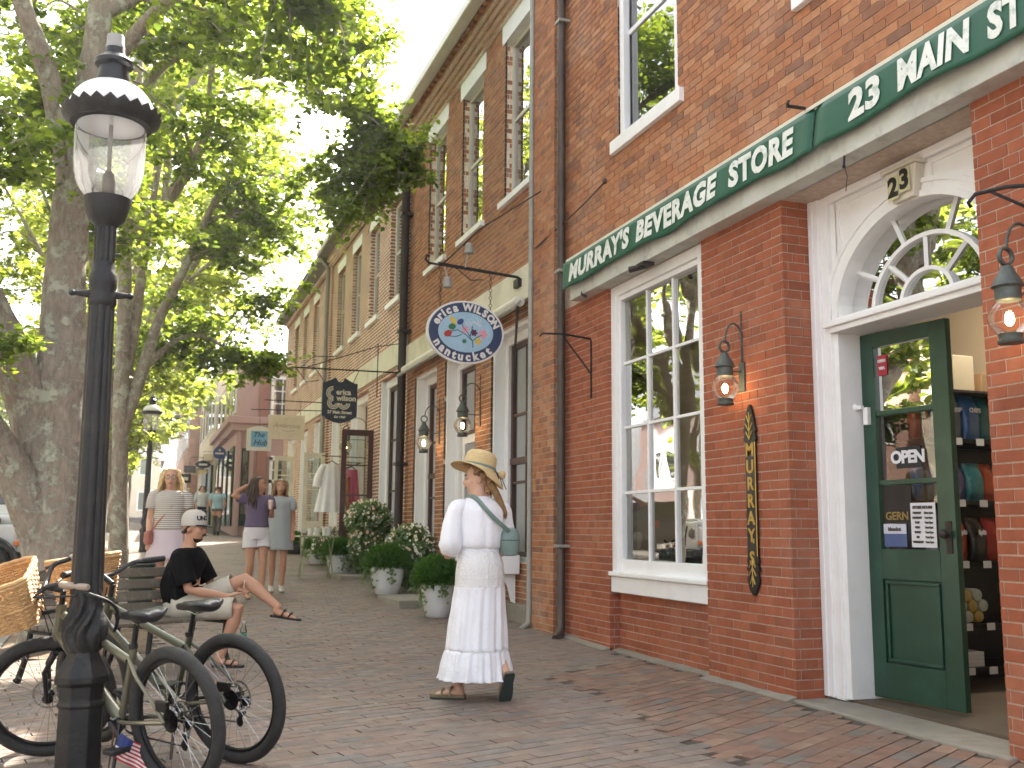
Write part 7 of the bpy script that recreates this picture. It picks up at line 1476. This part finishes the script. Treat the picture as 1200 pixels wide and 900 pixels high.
FO = {'red': foilmat('foil_red', '9c2a22', 'c9772e'), 'purple': foilmat('foil_purple', '5a4f86', 'b98b3a'), 'slate': foilmat('foil_slate', '59687a', '9a8a4c'), 'blue': foilmat('foil_blue', '2f5f9c', '7f9fb8'), 'cream': foilmat('foil_cream', 'b8b2a2', '6a5a9c'), 'black': foilmat('foil_black', '161414', 'a3701c', 3.2), 'orange': foilmat('foil_orange', 'a8431f', '7c2f18'), 'teal': foilmat('foil_teal', '2b6f78', 'a0b4a0')}
def snack_bag(x, y, z, w_, h, mk, label, txt=None, tilt=0, tm=None):
    t = thing('snack_bag', (x, y, z), label, 'snack bag', 'snack bags on the shelf rack'); t.rotation_euler = (R(-8), 0, R(tilt)); rings = []; n = 20
    for i in range(11):
        s = i / 10; d = .055 * math.sin(math.pi * min(1, max(0, (s * 1.02)))) ** .55 + .003; wv = w_ / 2 * (1 - .05 * math.sin(math.pi * s)); ring = []
        for j in range(n):
            a = 2 * math.pi * j / n; ca, sa = math.cos(a), math.sin(a); ring.append((wv * math.copysign(abs(ca) ** .7, ca), d * sa * (1 + .15 * math.sin(6 * s + j)), h * s))
        rings.append(ring)
    MB().loft(rings).build('pouch', FO[mk], t, smooth=True, local=True)
    if txt: addtext(MB(), txt, .044, (0, -.07, h * .62), EX, EZ, ext=.001, off=.003, shear=.15).build('lettering', tm or M['paper'], t, local=True)
    return t
i = 0
for z, row in ((1.8, (('red', 'WAVY'), ('purple', 'CHIPS'), ('slate', 'CRISP'), ('blue', 'CHIPS'), ('teal', None), ('orange', None), ('cream', None))), (1.36, (('blue', None), ('cream', None), ('purple', None), ('teal', None), ('orange', None), ('slate', None), ('blue', None))), (.93, (('black', 'Split'), ('black', 'Split'), ('orange', 'Split'), ('black', 'Split'), ('red', None), ('black', None), ('orange', None)))):
    for j, (mk, tx) in enumerate(row):
        h = .37 if z > 1.7 else (.3 if z > 1.2 else .34); cn = {'red': 'red', 'purple': 'purple', 'slate': 'slate grey', 'blue': 'blue', 'teal': 'teal', 'cream': 'cream', 'orange': 'orange', 'black': 'black'}[mk]
        rw = {1.8: 'top', 1.36: 'middle', .93: 'lower'}[z]; pl = ['first', 'second', 'third', 'fourth', 'fifth', 'sixth', 'seventh'][j]
        snack_bag(5.25 + .148 * j, 5.72 - .03 * (j % 2), z + .003, .16, h * .92, mk, '%s snack bag, %s from the door on the %s rack shelf' % (cn, pl, rw), tx, random.uniform(-8, 8))
for j, (x, lb, mk_) in enumerate(((5.36, 'row of dark bottles behind the blue bags, first from the door', 'darkpack'), (5.46, 'row of dark bottles behind the blue bags, second from the door', 'darkpack'), (5.56, 'row of dark bottles behind the blue bags, third from the door', 'darkpack'))):
    o = MB().lathe([(.035, 0), (.036, .14), (.014, .2), (.014, .25)], (x, 5.9, 1.363), 14).build('bottle', M[mk_], loc=(x, 5.9, 1.363), smooth=True); tag(o, lb, 'bottle', 'bottles on the shelf rack')
M['canwhite'] = mat('canwhite', 'b9bfb2', .35, .1, 20, dirt=('3c6a4a', .9), dscale=18); M['cangold'] = mat('cangold', 'b59a4a', .35, .1, 20, dirt=('b9bfb2', .9), dscale=18)
n_ = 0
for a in range(3):
    for b in range(3 - (a > 1)):
        x = 5.42 + .095 * b + .045 * a; z = .5 + .045 + .075 * a; o = MB().lathe([(.001, -.12), (.04, -.118), (.044, -.1), (.044, .1), (.04, .118), (.001, .12)], (x, 5.75, z), 16, Matrix.Rotation(R(90), 3, 'X')).build('drink_can', M['canwhite'] if (a + b) % 2 else M['cangold'], loc=(x, 5.75, z), smooth=True)
        tag(o, '%s drink can, %s from the left, %s row of the rack can stack' % ('white' if (a + b) % 2 else 'gold', ['first', 'second', 'third'][b], ['bottom', 'middle', 'top'][a]), 'can', 'stack of drink cans')
for j in range(4): tag(MB().box(5.3, 5.62, 5.62, 5.9, .203 + .026 * j, .226 + .026 * j).build('paper_pad', M['paper'], loc=(5.46, 5.76, .2 + .026 * j)), 'white paper pad, %s from the bottom of the pile on the lowest rack shelf' % ['first', 'second', 'third', 'fourth'][j], 'paper', 'pile of paper pads')
for j, (x0, x1, z1, mk, lb) in enumerate(((5.18, 5.27, 2.45, 'redpack', 'narrow red carton on top of the shelf rack'), (5.28, 5.48, 2.43, 'cartoncream', 'cream carton on top of the shelf rack, nearer the door'), (5.49, 5.68, 2.42, 'cartoncream', 'cream carton on top of the shelf rack, farther from the door'), (5.75, 5.95, 2.3, 'cardboard', 'brown carton at the back of the rack top'))):
    if mk not in M: M[mk] = mat(mk, {'redpack': '8a1f1c', 'cartoncream': 'd6c7a8'}[mk], .8, .05)
    b_ = tag(MB().box(x0, x1, 5.62, 5.95, 2.16, z1).build('carton', M[mk], loc=((x0 + x1) / 2, 5.8, 2.16), bevel=.004), lb, 'carton', 'cartons on the shelf rack')
MB().box(5.12, 6.64, 5.58, 6.02, 2.14, 2.157).build('top_board', M['interior_dark'], rk)
MB().box(5.14, 6.62, 6.03, 6.05, .05, 2.16).build('back_panel', M['darkpack'], rk)  # dark sheet added behind the shelves to stand in for interior shade
# second shelf behind the door glass
r2 = thing('wine_shelf', (5.4, 6.9, .03), 'wooden shelf of boxes and bottles behind the green door glass', 'shelf')
for x in (4.95, 6.2): MB().box(x, x + .03, 6.45, 6.8, .03, 2.3).build('upright', M['brownwood'], r2)
for z in (.4, .85, 1.3, 1.75, 2.2): MB().box(4.98, 6.2, 6.45, 6.8, z, z + .03).build('shelf_board', M['cardboard'], r2)
rg = random.Random(5)
for z in (.43, .88, 1.33, 1.78, 2.23):
    x = 5.0; j = 0
    while x < 6.05:
        w_ = rg.uniform(.12, .26); h = rg.uniform(.2, .36); mk = rg.choice(['cardboard', 'darkpack', 'redpack', 'cartoncream', 'brownwood'])
        tag(MB().box(x, x + w_ - .01, 6.5, 6.75, z + .001, z + h).build('carton', M[mk], loc=(x + w_ / 2, 6.6, z)), '%s box on the wooden shelf, board at %s height, %s from the door' % ({'cardboard': 'brown', 'darkpack': 'black', 'redpack': 'dark red', 'cartoncream': 'cream', 'brownwood': 'dark brown'}[mk], {.43: 'shin', .88: 'hip', 1.33: 'waist', 1.78: 'chest', 2.23: 'head'}[z], ['first', 'second', 'third', 'fourth', 'fifth', 'sixth', 'seventh', 'eighth', 'ninth'][j]), 'carton', 'boxes on the wooden shelf'); x += w_; j += 1
pw = MB().box(6.7, 6.76, 2.4, 9.9, .03, 3.3).build('partition', M['interior'], st)
lt = thing('tube_light', (5.6, 5.4, 3.2), 'bright white fluorescent tube light on the shop ceiling', 'light'); MB().box(4.9, 6.5, 5.35, 5.47, 3.22, 3.26).build('tube_panel', M['tube'], lt); MB().box(4.85, 6.55, 5.3, 5.52, 3.26, 3.3).build('housing', M['white'], lt)
fan = thing('ceiling_fan', (5.5, 4.75, 3.1), 'dark ceiling fan inside the shop door', 'fan'); MB().lathe([(.03, .2), (.03, .05), (.1, .03), (.1, -.05), (.05, -.08)], (5.5, 4.75, 3.08), 16).build('motor', M['darkpack'], fan, smooth=True)
for j in range(4):
    a = R(35 + 90 * j); u_ = Vector((math.cos(a), math.sin(a), 0)); MB().obox(Vector((5.5, 4.75, 3.06)) + u_ * .36, (.5, .11, .01), Matrix.Rotation(a, 3, 'Z') @ Matrix.Rotation(R(14), 3, 'X')).build('blade', M['brownwood'], fan, bevel=.003)
# signs and notices in the door glass
def du(x): return .11 + (x - .11) * .797
def dpt(u0, z, d=-.004): return HG + u * u0 + nn_ * d + Vector((0, 0, z))
def dsheet(name, label, cat, u0, u1, z0, z1, m_, d=.02):
    u0, u1 = du(u0), du(u1); o = dbox(MB(), u0, u1, d, d + .003, z0, z1).build(name, m_, loc=tuple(dpt((u0 + u1) / 2, z0, d))); return tag(o, label, cat)
M['openblack'] = mat('openblack', '1a1f26', .5, .05); M['stickred'] = mat('stickred', 'a8233a', .5, .05); M['posterblue'] = mat('posterblue', '4a5a86', .6, .1); M['posterwhite'] = mat('posterwhite', 'c3c4d2', .6, .04); M['tint'] = mat('tint', '3f3a33', .5, .1); M['posterdark'] = mat('posterdark', '1b1512', .5, .1); M['gilt'] = mat('gilt', '8c7440', .5, .1)
DX = (u, Vector((0, 0, 1)))
def dtext(parent, txt, sz, uc, z, m_, d=.0165, off=.002, **k): addtext(MB(), txt, sz * .86, dpt(du(uc), z, d), DX[0], DX[1], ext=.0008, off=off, **k).build('lettering', m_, parent)
o = dsheet('open_sign', 'black sign reading OPEN hung behind the middle door pane', 'sign', .29, .54, 1.55, 1.69, M['openblack']); dtext(o, 'OPEN', .13, .412, 1.62, M['paper'], off=.005, space=.92)
o = dsheet('red_sticker', 'small red sticker in the top corner of the door glass', 'sticker', .135, .235, 2.19, 2.33, M['stickred']); dtext(o, 'OPEN', .03, .185, 2.29, M['paper']); dtext(o, 'VISA', .03, .185, 2.24, M['paper'])
o = dsheet('hours_notice', 'white printed opening hours notice taped in the bottom door pane', 'notice', .42, .665, 1.035, 1.32, M['paper'], .012)
dtext(o, 'STORE HOURS', .027, .542, 1.29, M['tint'], .0085)
for j, (a, b) in enumerate((('SUNDAY', '10am-6pm'), ('MONDAY', '9am-8pm'), ('TUES', '9am-8pm'), ('WED', '9am-8pm'), ('THURS', '9am-8pm'), ('FRI', '9am-9pm'), ('SATURDAY', '9am-9pm'))): dtext(o, a, .019, .487, 1.255 - .031 * j, M['tint'], .0085); dtext(o, b, .019, .6, 1.255 - .031 * j, M['tint'], .0085)
o = dsheet('dark_poster', 'black poster with gilt lettering in the bottom door pane', 'poster', .125, .42, 1.19, 1.44, M['posterdark'], .024); dtext(o, 'GERN', .085, .27, 1.235, M['gilt'], .021)
o = dsheet('blue_poster', 'small white and blue poster below the black one in the door', 'poster', .125, .36, 1.035, 1.185, M['posterblue'], .022); dbox(MB(), du(.125), du(.36), .019, .0215, 1.12, 1.185).build('white_band', M['posterwhite'], o); dtext(o, 'bluedot', .04, .24, 1.15, M['tint'], .017)
# window display
ds = MB().box(4.56, 5.2, 6.96, 8.7, .8, .85).build('display_floor', M['white'], st)
M['pebbles'] = leafmat('pebbles', [(.25, .3, .3), (.1, .2, .2), (.35, .33, .28), (.12, .22, .15)], .0)
rg = np.random.default_rng(3); n = 900; P = np.stack([rg.uniform(4.6, 4.95, n), rg.uniform(7, 8.65, n), rg.uniform(.86, .93, n)], 1); g_ = thing('display_moss', (4.78, 7.8, .85), 'speckled grey-green moss and shells on the window display floor', 'moss'); leaves_mesh('tufts', P, rg.normal(size=(n, 3)), rg.normal(size=(n, 3)), np.full(n, .05), M['pebbles'], g_)
cols = {'y': mat('toy_yellow', 'b99a4c', .6), 'n': mat('toy_navy', '31405c', .6), 't': mat('book_teal', '3a7f8c', .6), 'b': mat('book_blue', '46699a', .6), 'g': mat('bag_green', '3f9a4c', .5, .15, 6), 'c': mat('shell_cream', 'bfa98c', .7), 'k': M['darkpack'], 'm': mat('mint', '8fc4a8', .6)}
for j in range(7): tag(MB().box(4.78, 4.9, 8.28 - .01 * (j % 2), 8.4 - .01 * (j % 2), .86 + .1 * j, .955 + .1 * j).build('toy_block', cols['yn'[j % 2]], loc=(4.84, 8.34, .86 + .1 * j), bevel=.005), '%s block in the stacked tower in the shop window, %s from the bottom' % (('yellow', 'navy')[j % 2], ['first', 'second', 'third', 'fourth', 'fifth', 'sixth', 'seventh'][j]), 'block', 'tower of blocks')
sh = thing('display_shelf', (5.0, 7.5, 1.45), 'white shelf across the shop window holding books and a green bag', 'shelf'); MB().box(4.85, 5.15, 7.0, 8.05, 1.42, 1.45).build('board', M['white'], sh); MB().box(4.98, 5.02, 7.1, 7.13, .85, 1.42).box(4.98, 5.02, 7.9, 7.93, .85, 1.42).build('support', M['white'], sh)
for j, (y0_, y1_, c_, lb) in enumerate(((7.75, 7.83, 'b', 'blue book standing on the window shelf, left'), (7.65, 7.74, 't', 'teal book standing on the window shelf, middle'), (7.55, 7.64, 'b', 'blue book standing on the window shelf, right'))): tag(MB().box(4.87, 5.08, y0_, y1_, 1.452, 1.8).build('book', cols[c_], loc=(4.97, (y0_ + y1_) / 2, 1.45), bevel=.004), lb, 'book', 'books in the shop window')
gb = thing('green_tote', (4.95, 7.3, 1.45), 'bright green crumpled bag on the window shelf', 'bag'); rings = [[(4.95 + .1 * math.cos(a) * (1 + .2 * mnoise.noise((math.cos(a) * 2, math.sin(a) * 2, z * 9))), 7.28 + .2 * math.sin(a) * (1 + .15 * mnoise.noise((math.cos(a) * 3, math.sin(a) * 2, z * 7 + 4))), 1.455 + z) for a in [2 * math.pi * q / 24 for q in range(24)]] for z in (0, .08, .17, .26, .33)]; MB().loft(rings).build('cloth', cols['g'], gb, smooth=True, ang=80)
gb = thing('green_bottle', (4.9, 7.15, .86), 'green bottle beside the striped tins in the shop window', 'bottle'); MB().lathe([(.04, 0), (.042, .2), (.015, .28), (.015, .34)], (4.85, 7.17, .87), 14).build('glass_body', cols['g'], gb, smooth=True)
for j in range(4): tag(MB().lathe([(.05, 0), (.05, .085), (.046, .09)], (4.85, 7.34, .87 + .092 * j), 18).build('tin', cols['cmck'[j]], loc=(4.85, 7.34, .87 + .092 * j), smooth=True), '%s tin in the little tower in the shop window' % ['cream', 'mint', 'second cream', 'black'][j], 'tin', 'tower of tins')
dw = thing('driftwood', (4.8, 7.78, .87), 'crossed pale driftwood sticks in the shop window', 'driftwood')
for (a, b) in (((4.78, 7.95, .88), (4.86, 7.66, 1.22)), ((4.8, 7.62, .88), (4.84, 7.9, 1.15)), ((4.8, 7.8, .88), (4.9, 7.75, 1.25))): MB().tube([a, [(p + q) / 2 + .015 for p, q in zip(a, b)], b], [.025, .03, .012], 8).build('stick', cols['c'], dw, smooth=True)
tf = thing('toy_figure', (4.8, 8.4, .87), 'dark little toy figure at the corner of the window display', 'toy'); MB().sphere((4.75, 8.45, .95), .05, 10, 8).sphere((4.75, 8.45, 1.02), .03, 10, 8).tube([(4.75, 8.5, .98), (4.72, 8.58, 1.04)], .012, 6).tube([(4.75, 8.4, .98), (4.72, 8.33, .93)], .012, 6).build('toy_body', M['darkpack'], tf, smooth=True)
# ------------------------------------------------------------------ vehicles
M['carwhite'] = mat('carwhite', 'd9dbdc', .25, .02, 2, coat=.8); M['carblack'] = mat('carblack', '1b1d22', .25, .02, 2, coat=.8); M['carglass'] = mat('carglass', '1c262c', .06, .05, 2, spec=.8); M['plastic_dk'] = mat('plastic_dk', '232323', .7, .1, 8); M['tail'] = mat('tail', '9a1f1a', .25, .05, 3, coat=.5); M['amber'] = mat('amber', 'd9761f', .3, .05, 3, coat=.5); M['skyglass'] = mat('skyglass', '6d8296', .08, .05, 2, spec=.9)
def car_wheel(root, c, r=.34, w_=.22, ax='Y'):
    rot = Matrix.Rotation(R(90), 3, 'X') if ax == 'Y' else Matrix.Rotation(R(90), 3, 'Y')
    o = MB().lathe([(r * .6, -w_ / 2), (r * .92, -w_ / 2), (r, -w_ * .35), (r, w_ * .35), (r * .92, w_ / 2), (r * .6, w_ / 2)], c, 28, rot).build('wheel', M['tyre'], root, smooth=True)
    MB().lathe([(.03, -w_ * .4), (r * .6, -w_ * .3), (r * .62, -w_ * .46), (r * .62, w_ * .46), (r * .6, w_ * .3), (.03, w_ * .4)], c, 20, rot).build('wheel_rim', M['chrome'], o, smooth=True)
jy = 17.0; jz = rz(17) ; jx = -1.5
jp = thing('jeep', (jx - 2, jy + .9, jz), 'white off-road car with black lettering on its hood parked nose to the kerb', 'car')
b_ = MB(); pr = lambda x0, x1, y0, y1, z0, z1: b_.box(jx + x0, jx + x1, jy + y0, jy + y1, jz + z0, jz + z1)
pr(-1.75, -.3, .28, 1.55, .62, 1.06); pr(-1.75, -.32, .3, 1.53, 1.06, 1.2); pr(-4.1, -1.75, .12, 1.72, .55, 1.22)
b_.build('body', M['carwhite'], jp, bevel=.05)
MB().box(jx - 1.7, jx - .35, jy + .36, jy + 1.46, jz + 1.2, jz + 1.235).build('hood', M['carwhite'], jp, bevel=.03)
fl_ = MB()
for y0_, y1_ in ((-.02, .3), (1.54, 1.86)):
    rings = []
    for i in range(13):
        a = R(165 - 150 * i / 12); rings.append([(jx - .75 + q * math.cos(a), y_, jz + .42 + q * .95 * math.sin(a)) for q, y_ in ((.44, jy + y0_), (.5, jy + y0_), (.5, jy + y1_), (.44, jy + y1_))])
    o_ = MB().loft(rings).build('fender_flare', M['plastic_dk'], jp, smooth=True)
    MB().box(jx - .32, jx - .25, jy + y0_ + .05, jy + y1_ - .03, jz + .72, jz + .8).build('marker_light', M['amber'], jp, bevel=.015)
MB().box(jx - .3, jx - .24, jy + .3, jy + 1.53, jz + .62, jz + 1.15).build('grille', M['carwhite'], jp, bevel=.02)
for s in range(7): MB().box(jx - .238, jx - .232, jy + .62 + .09 * s, jy + .67 + .09 * s, jz + .7, jz + 1.08).build('grille_slot', M['plastic_dk'], jp)
for y_ in (.45, 1.38): MB().lathe([(.001, .02), (.09, .015), (.1, 0)], (jx - .235, jy + y_, jz + .93), 18, Matrix.Rotation(R(90), 3, 'Y')).build('headlight', M['chrome'], jp, smooth=True)
MB().box(jx - .2, jx - .02, jy + .05, jy + 1.78, jz + .48, jz + .62).build('bumper', M['plastic_dk'], jp, bevel=.03)
MB().add([(jx - 1.75, jy + .2, jz + 1.22), (jx - 1.75, jy + 1.64, jz + 1.22), (jx - 2.0, jy + 1.58, jz + 1.82), (jx - 2.0, jy + .26, jz + 1.82), (jx - 1.83, jy + .2, jz + 1.22), (jx - 1.83, jy + 1.64, jz + 1.22), (jx - 2.08, jy + 1.58, jz + 1.82), (jx - 2.08, jy + .26, jz + 1.82)], [(0, 1, 2, 3), (7, 6, 5, 4), (0, 3, 7, 4), (1, 5, 6, 2), (3, 2, 6, 7), (0, 4, 5, 1)]).build('windshield', M['carglass'], jp)
MB().box(jx - 4.1, jx - 2.06, jy + .22, jy + 1.62, jz + 1.22, jz + 1.86).build('soft_top', M['plastic_dk'], jp, bevel=.06)
MB().box(jx - 2.0, jx - 1.82, jy - .05, jy + .08, jz + 1.22, jz + 1.42).build('wing_mirror', M['plastic_dk'], jp, bevel=.02)
MB().box(jx - .62, jx - .55, jy + .262, jy + .3, jz + 1.06, jz + 1.14).build('hood_latch', M['plastic_dk'], jp)
addtext(MB(), 'WILLYS', .125, (jx - .62 - .02, jy + .277, jz + 1.07), EX, EZ, ext=.001, off=.003, align='RIGHT', space=1.05).build('lettering', M['ink'], jp)
for x_ in (-.75, -3.3):
    for y_ in (.12, 1.72): car_wheel(jp, (jx + x_, jy + y_, jz + .4), .4, .26)
def parked_car(x, y, label, bm_, gm_=None, L_=4.4, Wd=1.82, H=1.65, rear=True):
    z = rz(y); t = thing('parked_car', (x, y, z), label, 'car', 'cars parked up the street'); rings = []
    sec = [(0, .45, .75, .86), (.05, .35, 1.0, .95), (.3, .3, 1.08, 1.0), (L_ * .3, .28, 1.1, 1.0), (L_ * .68, .28, 1.02, 1.0), (L_ * .93, .3, .9, .94), (L_, .42, .7, .8)]
    for (yy, z0_, z1_, f) in sec: w_ = Wd / 2 * f; rings.append([(x + a * w_, y + yy, z + z0_ + (z1_ - z0_) * b) for a, b in ((-.9, 0), (-1, .25), (-1, .7), (-.93, 1), (.93, 1), (1, .7), (1, .25), (.9, 0))])
    MB().loft(rings).build('body', bm_, t, smooth=True, ang=35)
    rings = []
    for (yy, z1_, f) in ((.12, 1.08, .8), (.38, H, .68), (.7, H + .03, .7), (L_ * .45, H, .7), (L_ * .68, 1.06, .84)): rings.append([(x + a * Wd / 2 * (.92 if b < .5 else f + .08), y + yy, z + (1.05 if b < .5 else z1_)) for a, b in ((-1, 0), (-1, 1), (1, 1), (1, 0))])
    MB().loft(rings).build('cabin', gm_ or M['carglass'], t, smooth=True, ang=25)
    MB().box(x - Wd * .33, x + Wd * .33, y + .55, y + L_ * .44, z + H + .02, z + H + .05).build('roof', bm_, t, bevel=.02)
    for s in (-1, 1): MB().box(x + s * Wd * .36 - .12, x + s * Wd * .36 + .12, y - .02, y + .1, z + .78, z + .98).build('tail_light', M['tail'], t, bevel=.02)
    MB().box(x - .26, x + .26, y - .015, y + .02, z + .62, z + .76).build('licence_plate', M['paper'], t); MB().box(x - Wd * .46, x + Wd * .46, y - .04, y + .2, z + .36, z + .55).build('bumper', M['plastic_dk'], t, bevel=.04)
    for yy in (.85, L_ - .9):
        for s in (-1, 1): car_wheel(t, (x + s * (Wd / 2 - .1), y + yy, z + .33), .33, .22, 'X')
    return t
parked_car(-3.25, 38, 'dark parked car with pale licence plate seen from behind beside the big trunk', M['carblack'], M['skyglass'])
parked_car(-5.3, 42, 'white parked car with red tail light at the left edge of the picture', M['carwhite'])
parked_car(-4.3, 52, 'pale car parked farthest up the street', M['carwhite'])
parked_car(-8.2, 30, 'dark car parked across the street', M['carblack'])
# bin and bag behind the bench
M['bingreen'] = mat('bingreen', '1d3226', .6, .1, 6)
bx_, by_ = .03, 12.5; zb = gz(bx_, by_); bn_ = thing('litter_bin', (bx_, by_, zb), 'dark green litter bin half hidden behind the bench and trunk', 'bin'); MB().lathe([(.12, 0), (.135, .05), (.14, .55), (.15, .6), (.13, .62)], (bx_, by_, zb), 20).build('drum', M['bingreen'], bn_, smooth=True); MB().lathe([(.15, .62), (.12, .68), (.05, .7)], (bx_, by_, zb), 20).build('lid', M['bingreen'], bn_, smooth=True)
sb = thing('shopping_bag', (.95, 13.4, gz(.95, 13.4)), 'small pink shopping bag standing on the sidewalk beyond the seated man', 'bag'); z = gz(.95, 13.4); MB().box(.86, 1.02, 13.35, 13.43, z, z + .2).build('bag_body', M['pinkcloth'], sb); MB().torus((.94, 13.39, z + .2), .05, .005, Matrix.Rotation(R(90), 3, 'X'), 14, 5, a0=0, a1=math.pi).build('bag_handle', M['signwhite'], sb)
# overhead wire, leaf litter
wr = thing('overhead_wire', (D, 8.6, 4.6), 'thin twisted cable slung from the brick wall towards the oval sign', 'wire'); MB().tube(smoothpath([(D - .01, 8.75, 4.62), (D - .05, 9.3, 4.5), (D - .12, 10.4, 4.35)], [.008] * 3, 4)[0], .009, 6).sphere((D - .01, 8.75, 4.62), .03, 8, 6).build('cable', M['pipe'], wr, smooth=True)
rg = np.random.default_rng(8); n = 220; P = []
while len(P) < n:
    x, y = rg.uniform(-1.2, 4.15), rg.uniform(3.8, 16)
    P.append((x, y, gz(x, y) + .006))
P = np.array(P); lt_ = thing('leaf_litter', (1.5, 8, 0), 'scattered tiny dry leaves on the brick sidewalk', 'leaves'); lt_['kind'] = 'stuff'
o = leaves_mesh('dry_leaves', P, np.array([0, 0, 1.0]) + rg.normal(size=(n, 3)) * .15, rg.normal(size=(n, 3)), rg.uniform(.012, .035, n), leafmat('dryleaf', [(.2, .16, .08), (.16, .18, .06), (.28, .24, .16)], .1), lt_)

# ------------------------------------------------------------------ summer haze
hz = MB().box(-310, 310, -70, 610, -2, 20).build('haze', None); hz.data.materials.clear()
hm = bpy.data.materials.new('haze'); hm.use_nodes = True; t = hm.node_tree; t.nodes.clear(); o = N(t, 'ShaderNodeOutputMaterial'); v = N(t, 'ShaderNodeVolumePrincipled', Density=.0009); v.inputs['Color'].default_value = (.95, .96, 1, 1); v.inputs['Anisotropy'].default_value = .35
t.links.new(v.outputs[0], o.inputs['Volume']); hz.data.materials.append(hm); tag(hz, kind='stuff')
